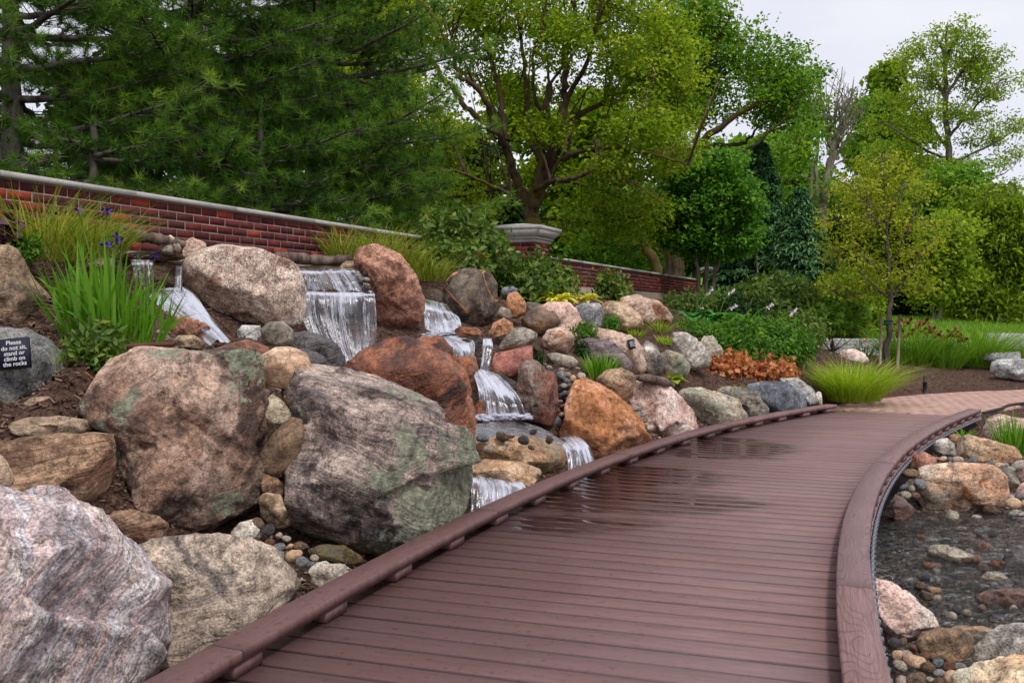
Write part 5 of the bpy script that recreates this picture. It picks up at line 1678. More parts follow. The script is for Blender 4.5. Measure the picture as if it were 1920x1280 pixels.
# ================================================================== water
def fall_mat(name, base_alpha=0.35, white=0.86, sx=17, sy=1.5):
    t = NT(name)
    f = t.attr('flow', 'Vector')
    foam = t.attr('tint')
    m1 = t.noise(t.mapping(f, (sx, sy, 1)), 1.0, 5, 0.65, 0.9)
    m2 = t.noise(t.mapping(f, (sx*3.1, sy*1.3, 1), loc=(5, 2, 0)), 1.0, 3, 0.6, 0.3)
    m3 = t.noise(t.mapping(f, (5, 3, 1)), 1.0, 4, 0.6)
    s = t.math('ADD', t.math('MULTIPLY', m1, 0.62), t.math('MULTIPLY', m2, 0.38))
    s = t.math('ADD', s, t.math('MULTIPLY', t.math('SUBTRACT', m3, 0.5), 0.5))
    s = t.math('ADD', s, t.math('SUBTRACT', foam, 0.525))
    a = t.ramp(s, [(0.46, 0.02), (0.56, 0.24), (0.70, 0.88)])
    w_ = t.n('ShaderNodeBsdfPrincipled')
    w_.inputs['Base Color'].default_value = lin(206, 208, 222)
    w_.inputs['Roughness'].default_value = 0.35
    w_.inputs['Specular IOR Level'].default_value = 0.5
    tr = t.n('ShaderNodeBsdfTransparent')
    tr.inputs['Color'].default_value = (0.90, 0.90, 0.92, 1)
    gl = t.n('ShaderNodeBsdfGlossy')
    gl.inputs['Roughness'].default_value = 0.18
    gl.inputs['Color'].default_value = (0.9, 0.9, 0.95, 1)
    nb = t.bump(s, 0.6, 0.03)
    t.l(nb, gl.inputs['Normal'])
    t.l(nb, w_.inputs['Normal'])
    cl = t.n('ShaderNodeMixShader')
    fr = t.n('ShaderNodeFresnel')
    fr.inputs['IOR'].default_value = 1.33
    t.l(nb, fr.inputs['Normal'])
    t.l(t.math('ADD', fr.outputs[0], 0.05), cl.inputs[0])
    t.l(tr.outputs[0], cl.inputs[1])
    t.l(gl.outputs[0], cl.inputs[2])
    mx = t.n('ShaderNodeMixShader')
    t.l(a, mx.inputs[0])
    t.l(cl.outputs[0], mx.inputs[1])
    t.l(w_.outputs[0], mx.inputs[2])
    t.l(mx.outputs[0], t.out.inputs['Surface'])
    return t.m
M_FALL = fall_mat('falling water')
_t = NT('foam')
_p = _t.n('ShaderNodeBsdfPrincipled')
_p.inputs['Base Color'].default_value = lin(212, 212, 226)
_p.inputs['Roughness'].default_value = 0.5
_tr = _t.n('ShaderNodeBsdfTransparent')
_m = _t.n('ShaderNodeMixShader')
_m.inputs[0].default_value = 0.62
_t.l(_tr.outputs[0], _m.inputs[1])
_t.l(_p.outputs[0], _m.inputs[2])
_t.l(_m.outputs[0], _t.out.inputs['Surface'])
M_FOAM = _t.m
_t = NT('water strand')
_p = _t.n('ShaderNodeBsdfPrincipled')
_p.inputs['Base Color'].default_value = lin(212, 212, 226)
_p.inputs['Roughness'].default_value = 0.3
_tr = _t.n('ShaderNodeBsdfTransparent')
_m = _t.n('ShaderNodeMixShader')
_t.l(_t.ramp(_t.noise(_t.mapping(_t.coord('Object'), (1, 1, .35)), 26, 3, .6), [(.4, .08), (.62, .7)]), _m.inputs[0])
_t.l(_tr.outputs[0], _m.inputs[1])
_t.l(_p.outputs[0], _m.inputs[2])
_t.l(_m.outputs[0], _t.out.inputs['Surface'])
M_STRAND = _t.m
def fall(label, rows, nu=44, nv=60, seed=0, foam=None, ridge=0.02, splash=0):
    """rows: (xl, yl, xr, yr, depth left, depth right) from the lip down"""
    rows = np.array(rows, float)
    Lp = np.array([P(r[0], r[1], r[4]) for r in rows])
    Rp = np.array([P(r[2], r[3], r[5]) for r in rows])
    A, B = smooth_path(Lp, nv), smooth_path(Rp, nv)
    u = np.linspace(0, 1, nu)
    g = A[:, None]*(1-u)[None, :, None]+B[:, None]*u[None, :, None]
    width = np.linalg.norm(B-A, axis=1).mean()
    sl_ = arc(((A+B)/2))
    U, V = np.meshgrid(u*width, sl_)
    rr = np.random.RandomState(seed)
    off = rr.uniform(0, 50, 3)
    q = np.stack([U.ravel()*14, V.ravel()*1.2, np.zeros(U.size)], 1)+off
    dsp = fbm(q, 3)*ridge+fbm(q*np.array([.25, 1.5, 1]), 2)*ridge*0.8
    g = g.reshape(-1, 3)
    g[:, 1] -= dsp
    g[:, 2] += dsp*0.35
    fo = np.interp(np.linspace(0, 1, nv), np.linspace(0, 1, len(foam)), foam) if foam is not None else np.full(nv, 0.5)
    tt = np.repeat(fo, nu)
    ed = np.minimum(u, 1-u)
    tt = tt-np.tile(np.where(ed < 0.16, (0.16-ed)*2.2, 0), nv)+0.22*fbm(np.stack([U.ravel()*5, V.ravel()*4, np.zeros(U.size)], 1)+off*2, 3)
    vv = np.repeat(np.linspace(0, 1, nv), nu)
    tt = tt-np.clip((vv-.90)*1.2, 0, 1)*rr.uniform(0, 2.2, nu)[np.tile(np.arange(nu), nv)]-np.clip((.06-vv)*5, 0, 1)*.6
    # broken lower edge: every strand ends at its own height
    drop = fbm(np.stack([u*width*9, np.zeros(nu), np.zeros(nu)], 1)+off, 3)*.05
    g[:, 2] += np.tile(drop, nv)*vv**3
    i = (np.arange(nv-1)[:, None]*nu+np.arange(nu-1)[None]).ravel()
    f = np.stack([i, i+1, i+nu+1, i+nu], 1)
    uv = np.stack([U.ravel()+off[0], V.ravel()+off[1], np.zeros(U.size)], 1)
    me = mesh_of('waterfall', g, f, M_FALL, True, tt, uv)
    o = obj('waterfall', me, None, None, label, 'waterfall', 'cascades of the rock garden')
    # separate strands of falling water in front of the film
    ns = int(np.clip(width*64, 7, 46))
    ctr = rr.uniform(.08, .92, max(2, int(width*9)))
    sv, sf, nvt = [], [], 0
    G3 = g.reshape(nv, nu, 3)
    for k in range(ns):
        u0 = float(np.clip(ctr[rr.randint(len(ctr))]+rr.normal(0, .045), .03, .97))
        v0 = rr.uniform(0, .35) if rr.uniform() < .75 else rr.uniform(.3, .7)
        v1 = min(1.0, v0+rr.uniform(.3, .9))
        m = 16
        vv2 = np.linspace(v0, v1, m)
        uu = np.clip(u0+(rr.normal(0, .05)*(vv2-v0)+.012*np.sin(vv2*rr.uniform(8, 22)+rr.uniform(0, 6))), 0.01, .99)
        iu, iv = uu*(nu-1), vv2*(nv-1)
        c_ = G3[np.round(iv).astype(int), np.round(iu).astype(int)]+np.array([0, -.012, .004])
        i0_ = np.clip(iu.astype(int), 0, nu-2)
        fr_ = (iu-i0_)[:, None]
        ivr = np.round(iv).astype(int)
        c_ = G3[ivr, i0_]*(1-fr_)+G3[ivr, i0_+1]*fr_+np.array([0, -rr.uniform(.006, .02), .004])
        wd = rr.uniform(.0012, .0046)*np.sin(np.linspace(.15, 3.0, m))**.6*(1+.35*rr.normal(size=m))
        wd = np.abs(wd)+.0005
        off2 = np.stack([wd, np.zeros(m), np.zeros(m)], 1)
        mid = c_+np.array([0, -.004, 0])
        q_ = np.stack([c_-off2, mid, c_+off2], 1).reshape(-1, 3)
        b_ = np.arange(m-1)[:, None]*3+nvt
        sf.append(np.concatenate([b_+np.array([[0, 1, 4, 3]]), b_+np.array([[1, 2, 5, 4]])]))
        sv.append(q_)
        nvt += len(q_)
    obj('water_strand', mesh_of('water_strand', np.concatenate(sv), np.concatenate(sf), M_STRAND), o, kind='stuff')
    if splash:
        # churned foam where the water lands
        a, b = A[-1], B[-1]
        n = 240
        t_ = rr.uniform(-.06, 1.06, n)
        c = a+(b-a)*t_[:, None]+np.stack([rr.normal(0, .02, n), rr.normal(-.05, .035, n), np.abs(rr.normal(0, .018, n))+splash-1], 1)
        bv_, bf_ = ICO[2]
        r_ = rr.uniform(.006, .022, n)
        vv_ = (bv_[None]*r_[:, None, None]*np.array([1.5, 1.2, .55])*(1+rr.uniform(-.2, .2, (n, len(bv_), 1)))+c[:, None]).reshape(-1, 3)
        obj('foam', mesh_of('foam', vv_, (bf_[None]+np.arange(n)[:, None, None]*len(bv_)).reshape(-1, 3), M_FOAM), o, kind='stuff')
    return o
fall('thin white fall dropping from the slab behind the iris', [(244, 487, 286, 487, 7.15, 7.15), (246, 492, 287, 493, 7.0, 7.0), (250, 515, 289, 515, 6.95, 6.95), (250, 545, 290, 545, 6.9, 6.9)], 26, 30, 1, [.55, .6, .5, .55])
fall('narrow trickle beside the granite boulder at the left cascade', [(330, 497, 343, 497, 7.0, 7.0), (329, 520, 342, 520, 6.98, 6.98), (326, 548, 342, 548, 6.9, 6.9)], 14, 24, 2, [.5, .5, .6])
fall('broad white rush sliding down past the granite boulder to the left', [(268, 545, 345, 535, 6.95, 6.95), (275, 552, 366, 552, 6.8, 6.85), (300, 575, 385, 580, 6.65, 6.7), (345, 605, 408, 608, 6.5, 6.55), (392, 640, 432, 636, 6.35, 6.4)], 40, 50, 3, [.52, .50, .48, .44, .40], 0.03)
fall('upper tier of the main waterfall under the straight log', [(545, 503, 668, 503, 9.1, 9.1), (551, 508, 672, 508, 8.95, 8.95), (556, 525, 688, 527, 8.88, 8.88), (560, 546, 700, 548, 8.85, 8.85)], 60, 40, 4, [.44, .53, .54, .64])
fall('tall lower tier of the main waterfall', [(558, 546, 702, 548, 8.86, 8.86), (556, 552, 703, 554, 8.7, 8.7), (562, 600, 706, 600, 8.6, 8.6), (585, 645, 705, 650, 8.5, 8.5), (628, 700, 703, 700, 8.4, 8.4)], 80, 70, 5, [.54, .57, .49, .53, .66])
fall('upper step of the middle cascade by the veined boulder', [(792, 560, 838, 570, 9.85, 9.85), (793, 575, 848, 585, 9.6, 9.6), (796, 600, 862, 598, 9.5, 9.5), (797, 640, 868, 632, 9.3, 9.3)], 36, 40, 6, [.48, .56, .54, .62], 0.02, 1.03)
fall('lower step of the middle cascade over the dark brown block', [(800, 632, 866, 628, 9.05, 9.05), (820, 640, 888, 640, 8.85, 8.85), (845, 660, 890, 660, 8.7, 8.7), (852, 685, 888, 685, 8.65, 8.65)], 30, 34, 7, [.62, .54, .5, .46])
fall('thin dark trickle beside the brick red boulder', [(906, 634, 922, 634, 8.8, 8.8), (905, 650, 924, 652, 8.7, 8.7), (902, 680, 920, 680, 8.62, 8.62), (896, 712, 914, 712, 8.5, 8.5)], 16, 30, 8, [.5, .5, .5, .6])
fall('wide white fan of the lower cascade beside the split block', [(888, 690, 916, 695, 8.45, 8.45), (889, 704, 938, 706, 8.3, 8.3), (896, 726, 962, 730, 8.15, 8.15), (900, 755, 978, 755, 8.02, 8.02), (903, 790, 988, 788, 7.95, 7.95)], 54, 56, 9, [.60, .58, .53, .50, .72], 0.035, 1.02)
fall('bright spill at the rail beside the orange-brown boulder', [(1035, 826, 1068, 812, 7.95, 8.1), (1048, 832, 1085, 818, 7.75, 7.9), (1062, 850, 1105, 838, 7.6, 7.72), (1066, 890, 1118, 872, 7.5, 7.6)], 40, 36, 10, [.52, .55, .55, .60], 0.03)
fall('lowest white fall plunging under the boardwalk', [(886, 884, 940, 888, 6.75, 6.8), (886, 892, 968, 897, 6.6, 6.7), (884, 915, 985, 912, 6.5, 6.6), (882, 965, 992, 935, 6.42, 6.5)], 54, 40, 11, [.52, .58, .54, .62], 0.035)

def pool_mat(name, tint, rough, bs, bd, scale, kf=1.0):
    t = NT(name)
    p = t.pos()
    n1 = t.noise(t.mapping(p, (1.0, 2.2, 1), (0, 0, R(20))), scale, 5, 0.6, 0.8)
    n2 = t.noise(t.mapping(p, (1.0, 1.8, 1), (0, 0, R(-30))), scale*2.7, 3, 0.6, 0.5)
    h = t.math('ADD', n1, t.math('MULTIPLY', n2, 0.35))
    nb = t.bump(h, bs, bd)
    tr = t.n('ShaderNodeBsdfTransparent')
    tr.inputs['Color'].default_value = tint
    gl = t.n('ShaderNodeBsdfGlossy')
    gl.inputs['Roughness'].default_value = rough
    t.l(nb, gl.inputs['Normal'])
    fr = t.n('ShaderNodeFresnel')
    fr.inputs['IOR'].default_value = 1.34
    t.l(nb, fr.inputs['Normal'])
    mx = t.n('ShaderNodeMixShader')
    t.l(t.math('ADD', t.math('MULTIPLY', fr.outputs[0], kf), 0.02, clamp=True), mx.inputs[0])
    t.l(tr.outputs[0], mx.inputs[1])
    t.l(gl.outputs[0], mx.inputs[2])
    t.l(mx.outputs[0], t.out.inputs['Surface'])
    return t.m
M_STREAM = pool_mat('stream water', (0.94, 0.91, 0.85, 1), 0.10, 1.0, 0.20, 6.0, 2.4)
gx, gy = np.meshgrid(np.concatenate([np.linspace(-0.6, 1.4, 10)[:-1], np.linspace(1.4, 5.2, 250)[:-1], np.linspace(5.2, 9, 12)]), np.concatenate([np.linspace(2.5, 4.2, 12)[:-1], np.linspace(4.2, 8.2, 200)[:-1], np.linspace(8.2, 9, 8)]))
q = np.stack([gx.ravel(), gy.ravel(), np.zeros(gx.size)], 1)
zz = WATER_Z+fbm(q*np.array([2.4, 5.0, 1])+4, 4, 0.6)*0.034+fbm(q*np.array([9, 14, 1])+9, 2)*0.008
q[:, 2] = zz
gnx, gny = gx.shape[1], gx.shape[0]
i = (np.arange(gny-1)[:, None]*gnx+np.arange(gnx-1)[None]).ravel()
obj('stream', mesh_of('stream', q, np.stack([i, i+1, i+gnx+1, i+gnx], 1), M_STREAM), kind='structure', label='shallow rippling stream flowing out from under the boardwalk')
# thin water over the slab of the lower pool
pl = np.array(s_('888,795 960,788 1010,800 1048,822 1065,838 1040,850 960,828 890,832'))
dd = [7.75, 7.85, 7.95, 7.8, 7.7, 7.45, 7.3, 7.3]
pv_ = np.array([P(a[0], a[1], d) for a, d in zip(pl, dd)])
cz = pv_.mean(0)
ring = np.concatenate([smooth_path(np.concatenate([pv_, pv_[:1]]), 40)[:-1]])
inner = [cz+(ring-cz)*s for s in (0.75, 0.5, 0.25, 0.02)]
allv = np.concatenate([ring]+inner)
allv[:, 2] += fbm(allv*9, 3)*0.008
nr_ = len(ring)
ff = []
for k in range(4):
    i = np.arange(nr_)
    j = (i+1) % nr_
    ff.append(np.stack([k*nr_+i, k*nr_+j, (k+1)*nr_+j, (k+1)*nr_+i], 1))
obj('pool_water', mesh_of('pool_water', allv, np.concatenate(ff), pool_mat('pool film', (0.72, 0.66, 0.56, 1), 0.14, 0.8, 0.04, 12, 0.9)), kind='structure', label='thin sheet of water on the lower pool slab')

# ================================================================== leaves, blades, plants
def leaves(pos, nrm, size, aspect, rs, droop=0.25):
    """one folded four-cornered leaf per position"""
    n = len(pos)
    nrm = nrm/(np.linalg.norm(nrm, axis=1)[:, None]+1e-9)
    a = rs.normal(size=(n, 3))
    a -= nrm*(a*nrm).sum(1)[:, None]
    a /= np.linalg.norm(a, axis=1)[:, None]+1e-9
    b = np.cross(nrm, a)
    s = np.broadcast_to(size, (n,))[:, None]
    tip = pos+a*s-nrm*s*droop
    base = pos-a*s*0.15
    m = pos+a*s*0.42
    l = m+b*s*aspect+nrm*s*0.10
    r = m-b*s*aspect+nrm*s*0.10
    v = np.stack([base, l, tip, r], 1).reshape(-1, 3)
    i = np.arange(n)[:, None]*4
    return v, np.concatenate([i+np.array([[0, 2, 1]]), i+np.array([[0, 3, 2]])])
def blades(base, az, h, lean, droop, width, rs, segs=5, twist=0.5):
    """arching strips; all arguments are arrays of one value per blade"""
    n = len(base)
    s = np.linspace(0, 1, segs+1)
    hor = h[:, None]*(lean[:, None]*s+droop[:, None]*s**2.2)
    ver = h[:, None]*(s*np.cos(lean*0.6)[:, None]-0.62*droop[:, None]*s**2.6)
    d = np.stack([np.cos(az), np.sin(az), np.zeros(n)], 1)
    c = base[:, None]+hor[..., None]*d[:, None]+ver[..., None]*np.array([0, 0, 1.0])
    sa = az+math.pi/2+rs.normal(0, twist, n)
    side = np.stack([np.cos(sa), np.sin(sa), np.zeros(n)], 1)
    w_ = width[:, None]*(0.55+0.45*np.sin(np.pi*np.clip(s*1.1+0.1, 0, 1)))*(1-s**3*0.97)
    l = c+side[:, None]*w_[..., None]
    r = c-side[:, None]*w_[..., None]
    v = np.stack([l, r], 2).reshape(-1, 3)
    k = segs+1
    b = np.arange(n)[:, None, None]*(2*k)
    j = np.arange(segs)[None, :, None]*2
    f = (b+j+np.array([0, 1, 3, 2])[None, None]).reshape(-1, 4)
    return v, f

# leaf colours
GREENS = {
 'pine': leaf_mat('pine needles', [(0.0, lin(34, 58, 20)), (0.5, lin(80, 120, 38)), (1.0, lin(148, 180, 70))], 0.35, 0.5),
 'maple': leaf_mat('maple leaves', [(0.0, lin(70, 98, 20)), (0.45, lin(128, 156, 34)), (0.8, lin(170, 186, 52)), (1.0, lin(206, 194, 72))], 0.5),
 'maple2': leaf_mat('deep green maple leaves', [(0.0, lin(60, 96, 26)), (0.5, lin(112, 154, 44)), (1.0, lin(166, 194, 70))], 0.45),
 'green': leaf_mat('fresh green leaves', [(0.0, lin(52, 92, 26)), (0.5, lin(94, 148, 44)), (1.0, lin(150, 192, 78))], 0.4),
 'light': leaf_mat('light green leaves', [(0.0, lin(88, 112, 28)), (0.5, lin(142, 168, 48)), (1.0, lin(192, 206, 88))], 0.5),
 'yellow': leaf_mat('yellow green leaves', [(0.0, lin(104, 120, 28)), (0.5, lin(160, 174, 46)), (0.92, lin(204, 200, 76)), (1.0, lin(206, 156, 64))], 0.45),
 'fir': leaf_mat('fir needles', [(0.0, lin(30, 60, 36)), (0.5, lin(62, 106, 66)), (1.0, lin(126, 166, 112))], 0.15),
 'dark': leaf_mat('dark foliage', [(0.0, lin(20, 38, 15)), (0.5, lin(41, 70, 25)), (1.0, lin(72, 109, 38))], 0.25),
 'shrub': leaf_mat('shrub leaves', [(0.0, lin(44, 70, 22)), (0.5, lin(90, 118, 42)), (0.9, lin(136, 156, 66)), (1.0, lin(168, 108, 72))], 0.3),
 'bush': leaf_mat('bright bush leaves', [(0.0, lin(44, 84, 18)), (0.5, lin(84, 132, 32)), (1.0, lin(138, 176, 58))], 0.3),
 'iris': leaf_mat('sword leaves', [(0.0, lin(58, 108, 24)), (0.5, lin(108, 158, 42)), (1.0, lin(168, 200, 82))], 0.4, 0.4),
 'grass': leaf_mat('ornamental grass', [(0.0, lin(82, 108, 30)), (0.45, lin(132, 152, 50)), (0.75, lin(184, 180, 84)), (1.0, lin(204, 172, 112))], 0.35),
 'chart': leaf_mat('chartreuse grass', [(0.0, lin(168, 152, 88)), (0.1, lin(104, 138, 28)), (0.5, lin(158, 184, 44)), (1.0, lin(206, 212, 96))], 0.4),
 'gold': leaf_mat('golden hosta leaves', [(0.0, lin(200, 193, 45)), (0.5, lin(243, 232, 95)), (1.0, lin(255, 255, 170))], 0.3),
 'bronze': leaf_mat('bronze coral leaves', [(0.0, lin(112, 54, 40)), (0.5, lin(196, 120, 72)), (1.0, lin(228, 182, 128))], 0.3),
 'purple': leaf_mat('purple leaves', [(0.0, lin(45, 25, 38)), (0.6, lin(86, 50, 70)), (1.0, lin(127, 88, 102))], 0.15),
 'hosta': leaf_mat('blue green hosta leaves', [(0.0, lin(45, 104, 50)), (0.5, lin(82, 150, 75)), (1.0, lin(127, 191, 104))], 0.25, 0.4),
 'lawn': leaf_mat('lawn blades', [(0.0, lin(75, 118, 27)), (0.5, lin(118, 161, 45)), (1.0, lin(161, 196, 70))], 0.3),
}
M_VIOLET = plain_mat('violet petals', lin(84, 54, 140), 0.6, 0.2, 0.3, 60)
M_LILAC = plain_mat('pale lilac petals', lin(212, 196, 208), 0.6, 0.2, 0.1, 60)
M_MAROON = plain_mat('maroon petals', lin(130, 32, 42), 0.6, 0.2, 0.3, 60)
M_PEACH = plain_mat('orange petals', lin(236, 130, 74), 0.6, 0.2, 0.15, 60)
M_STEM = plain_mat('green stem', lin(96, 126, 52), 0.7)
M_SEED = plain_mat('seed heads', lin(128, 92, 84), 0.8)
BARK = {
 'grey': bark_mat('grey bark', lin(66, 58, 52), lin(124, 114, 104)),
 'moss': bark_mat('mossy brown bark', lin(50, 40, 34), lin(104, 88, 72), lin(100, 88, 34)),
 'pale': bark_mat('pale dead bark', lin(110, 100, 90), lin(166, 154, 140)),
 'pine': bark_mat('pine bark', lin(52, 46, 44), lin(112, 104, 100)),
 'twig': bark_mat('brown twigs', lin(72, 56, 44), lin(124, 102, 84)),
}

def ground_at(px, py, d):
    q = P(px, py, d)
    return np.array([q[0], q[1], gz(q[0], q[1])])

def grass_clump(label, px, py, d, h, rad, n, mat, lean=(.05, .5), droop=(.1, .6), width=.004, seed=0, name='ornamental_grass', cat='grass clump', group=None, segs=5, stand=None):
    rs = np.random.RandomState(seed)
    b0 = P(px, py, d)
    g = gz(b0[0], b0[1])
    b0[2] = max(g, b0[2]-0.02) if stand is None else b0[2]
    a = rs.uniform(0, 2*math.pi, n)
    rr_ = rad*np.sqrt(rs.uniform(0, 1, n))
    base = b0+np.stack([rr_*np.cos(a), rr_*np.sin(a), np.full(n, -0.02)], 1)
    az = a+rs.normal(0, .6, n)
    k = rr_/rad
    le = lean[0]+(lean[1]-lean[0])*np.clip(k*0.8+rs.uniform(-.2, .3, n), 0, 1)
    dr = rs.uniform(*droop, n)
    hh = h*rs.uniform(.55, 1.08, n)
    v, f = blades(base, az, hh, le, dr, width*rs.uniform(.7, 1.3, n), rs, segs)
    tint = np.repeat(np.clip(rs.normal(.5, .2, n), 0, 1), (segs+1)*2)
    t = empty(name, b0, label, cat, group)
    o = obj('foliage', mesh_of('foliage', v-b0, f, GREENS[mat], True, tint), t, kind='stuff')
    return t, b0, rs

def blob_points(blobs, n, rs, shell=0.5):
    """random points in view ellipsoids (px, py, rx, ry, depth, half-depth m)"""
    vol = np.array([b[2]*b[3] for b in blobs], float)
    pick = rs.choice(len(blobs), n, p=vol/vol.sum())
    B = np.array(blobs, float)[pick]
    d = rs.normal(size=(n, 3))
    d /= np.linalg.norm(d, axis=1)[:, None]
    r = rs.uniform(0, 1, n)**(1/3)
    r = np.where(rs.uniform(0, 1, n) < shell, rs.uniform(.8, 1.02, n), r)
    d *= r[:, None]
    dep = B[:, 4]+d[:, 1]*B[:, 5]
    X = (B[:, 0]+d[:, 0]*B[:, 2]-960)/FPX
    Y = (640-(B[:, 1]+d[:, 2]*B[:, 3]))/FPX
    r_ = CF[None]+CR_[None]*X[:, None]+CU[None]*Y[:, None]
    # all measured at the blob's own distance, then pushed in depth: a body with real width
    base = C0+r_*(B[:, 4]/r_[:, 1])[:, None]
    base[:, 1] += d[:, 1]*B[:, 5]
    return base, d

def shrub(label, blobs, n_cl, per, leaf, mat, seed, aspect=.32, sig=.05, stems=8, name='shrub', cat='shrub', group=None, foot=None, bark='twig', up=.6, droop=.25):
    rs = np.random.RandomState(seed)
    c, d = blob_points(blobs, n_cl, rs, .45)
    cen = c.mean(0)
    if foot is None:
        fx, fy = cen[0], cen[1]
        foot_ = np.array([fx, fy, gz(fx, fy)])
    else:
        foot_ = P(*foot)
        foot_[2] = min(foot_[2], gz(foot_[0], foot_[1])+.05)
    pos = np.repeat(c, per, 0)+rs.normal(size=(n_cl*per, 3))*sig
    nr = np.repeat(d, per, 0)*0.8+rs.normal(size=(n_cl*per, 3))*.55+np.array([0, -.15, up])
    v, f = leaves(pos, nr, leaf*rs.uniform(.6, 1.25, n_cl*per), aspect, rs, droop)
    tint = np.clip(np.repeat(rs.normal(.48, .16, n_cl), per)+rs.normal(0, .13, n_cl*per), 0, 1)
    t = empty(name, foot_, label, cat, group)
    obj('foliage', mesh_of('foliage', v-foot_, f, GREENS[mat], True, np.repeat(tint, 4)), t, kind='stuff')
    st = []
    for k in range(stems):
        e = c[rs.randint(n_cl)]
        m = foot_*.5+e*.5+rs.normal(size=3)*np.linalg.norm(e-foot_)*.08
        st.append(tube(smooth_path([foot_+rs.normal(size=3)*np.array([.04, .04, 0]), m, e], 7), np.linspace(.010, .003, 7), 4))
    if st:
        v, f = join(st)
        obj('stem', mesh_of('stem', v-foot_, f, BARK[bark]), t)
    return t

# ---- the iris in the left foreground: every sword leaf is a part
rs = np.random.RandomState(2)
ib = P(228, 640, 5.5)
iris = empty('iris_plant', ib, 'tall green iris clump with purple flowers in front of the left cascade', 'iris')
var = []
for k in range(14):
    h = 1.0
    v, f = blades(np.zeros((1, 3)), np.zeros(1), np.array([h]), np.array([rs.uniform(-.02, .1)]), np.array([rs.uniform(0, .13) if k < 11 else .5]), np.array([.024]), rs, 6, .9)
    var.append(mesh_of('leaf', v, f, GREENS['iris'], True, np.full(len(v), rs.uniform(.15, .85))))
for k in range(190):
    px = rs.normal(215, 46)
    px = min(max(px, 115), 300)
    py = 628+rs.uniform(-12, 46)*(1 if px > 180 else .4)
    q = P(px, py, 5.5+rs.uniform(-.14, .16))
    ln = (px-215)/85
    o = obj('leaf', var[rs.randint(14)], iris, q-ib)
    hh = rs.uniform(.32, .58)*(1-.22*max(0, ln))*(1.06 if px < 220 else .86)
    o.scale = (hh, hh, hh)
    tilt = ln*.42+rs.normal(0, .16)
    o.rotation_euler = (rs.normal(0, .16), tilt, rs.uniform(0, 6.28)) if False else (0, 0, 0)
    az = 0.0 if tilt > 0 else math.pi
    o.rotation_mode = 'QUATERNION'
    o.rotation_quaternion = Matrix.Rotation(rs.normal(0, .14), 4, 'X').to_quaternion() @ Matrix.Rotation(tilt, 4, 'Y').to_quaternion() @ Matrix.Rotation(rs.uniform(0, 6.28), 4, 'Z').to_quaternion()
fv, ff_ = [], []
for k in range(6):
    a = k*math.pi/3
    up = 1 if k % 2 else -.35
    d = np.array([math.cos(a), math.sin(a), 0])
    s = np.array([-math.sin(a), math.cos(a), 0])
    p0 = np.zeros(3)
    v = np.array([p0, d*.5+s*.3+np.array([0, 0, .35*up+.25]), d*.9+np.array([0, 0, .75*up]), d*.5-s*.3+np.array([0, 0, .35*up+.25]), d*.55+np.array([0, 0, .45*up+.3])])
    fv.append((v, np.array([[0, 1, 4], [1, 2, 4], [2, 3, 4], [3, 0, 4]])))
v, f = join(fv)
fl_me = mesh_of('flower', v, f, M_VIOLET)
def stemmed(parent, pb, top, foot, me, size, rr_):
    v, f = tube(smooth_path([foot-pb, (foot+top)/2-pb+rr_.normal(size=3)*.01, top-pb], 6), np.linspace(.005, .003, 6), 5)
    st = obj('flower_stalk', mesh_of('flower_stalk', v, f, M_STEM), parent)
    o = obj('flower', me, parent, top-pb)
    o.scale = (size,)*3
    o.rotation_euler = (rr_.uniform(-.5, .5), rr_.uniform(-.5, .5), rr_.uniform(0, 6))
for (px, py, fx) in [(147, 397, 190), (200, 399, 205), (217, 447, 225), (195, 463, 208), (205, 462, 215), (290, 485, 262), (226, 455, 230)]:
    stemmed(iris, ib, P(px, py, 5.5), P(fx, 600, 5.5), fl_me, .036, rs)

# ---- plants of the left bank
shrub('dark green bushy perennial with purple stems beside the iris foot', [(180, 648, 46, 34, 5.1, .14), (165, 668, 36, 22, 5.0, .1)], 90, 9, .055, 'shrub', 11, .24, .03, 6, 'perennial', 'plant', None, (178, 688, 5.05))
shrub('tiny pink-red sprig growing in the mulch', [(166, 716, 13, 9, 4.9, .04)], 12, 6, .03, 'bronze', 12, .3, .012, 2, 'sprig', 'plant', None, (166, 724, 4.9))
grass_clump('yellow-green arching grass by the wall at the left edge', 95, 478, 6.3, .55, .30, 420, 'grass', (.1, .8), (.25, .9), .0036, 13)
grass_clump('tall wispy grass with pinkish seed heads before the brick wall', 60, 450, 6.35, .55, .25, 160, 'grass', (.05, .5), (.1, .6), .003, 14)
grass_clump('green arching grass right of the wispy one at the wall', 165, 470, 6.6, .42, .22, 300, 'grass', (.1, .8), (.2, .7), .004, 15)
shrub('purple leaved coral bells at the left edge', [(8, 440, 22, 26, 6.0, .1)], 30, 8, .07, 'purple', 16, .45, .03, 3, 'coral_bells', 'plant', None, (8, 468, 6.0))
shrub('small yellow-green fern behind the flat-topped boulder', [(48, 462, 24, 26, 6.0, .08), (40, 475, 24, 12, 6.0, .08)], 60, 9, .034, 'bush', 17, .25, .02, 6, 'fern', 'fern', None, (45, 492, 6.0))
for k, (px, py, d, h, n, rad) in enumerate([(640, 478, 9.9, .48, 150, .14), (690, 485, 10.3, .42, 220, .2), (750, 500, 10.6, .46, 300, .25), (800, 520, 10.8, .40, 260, .22), (720, 470, 10.7, .45, 140, .2)]):
    grass_clump(['thin upright yellow grass beside the straight log', 'yellow-green grass tuft left of the leaning boulder top', 'dense yellow-green grass behind the leaning boulder', 'drooping green grass between leaning boulder and shrub', 'sparse yellow grass close to the wall behind the leaning boulder'][k], px, py, d, h, rad, n, 'grass', (.1, .7), (.1, .7), .005, 20+k, group='yellow grasses along the wall')
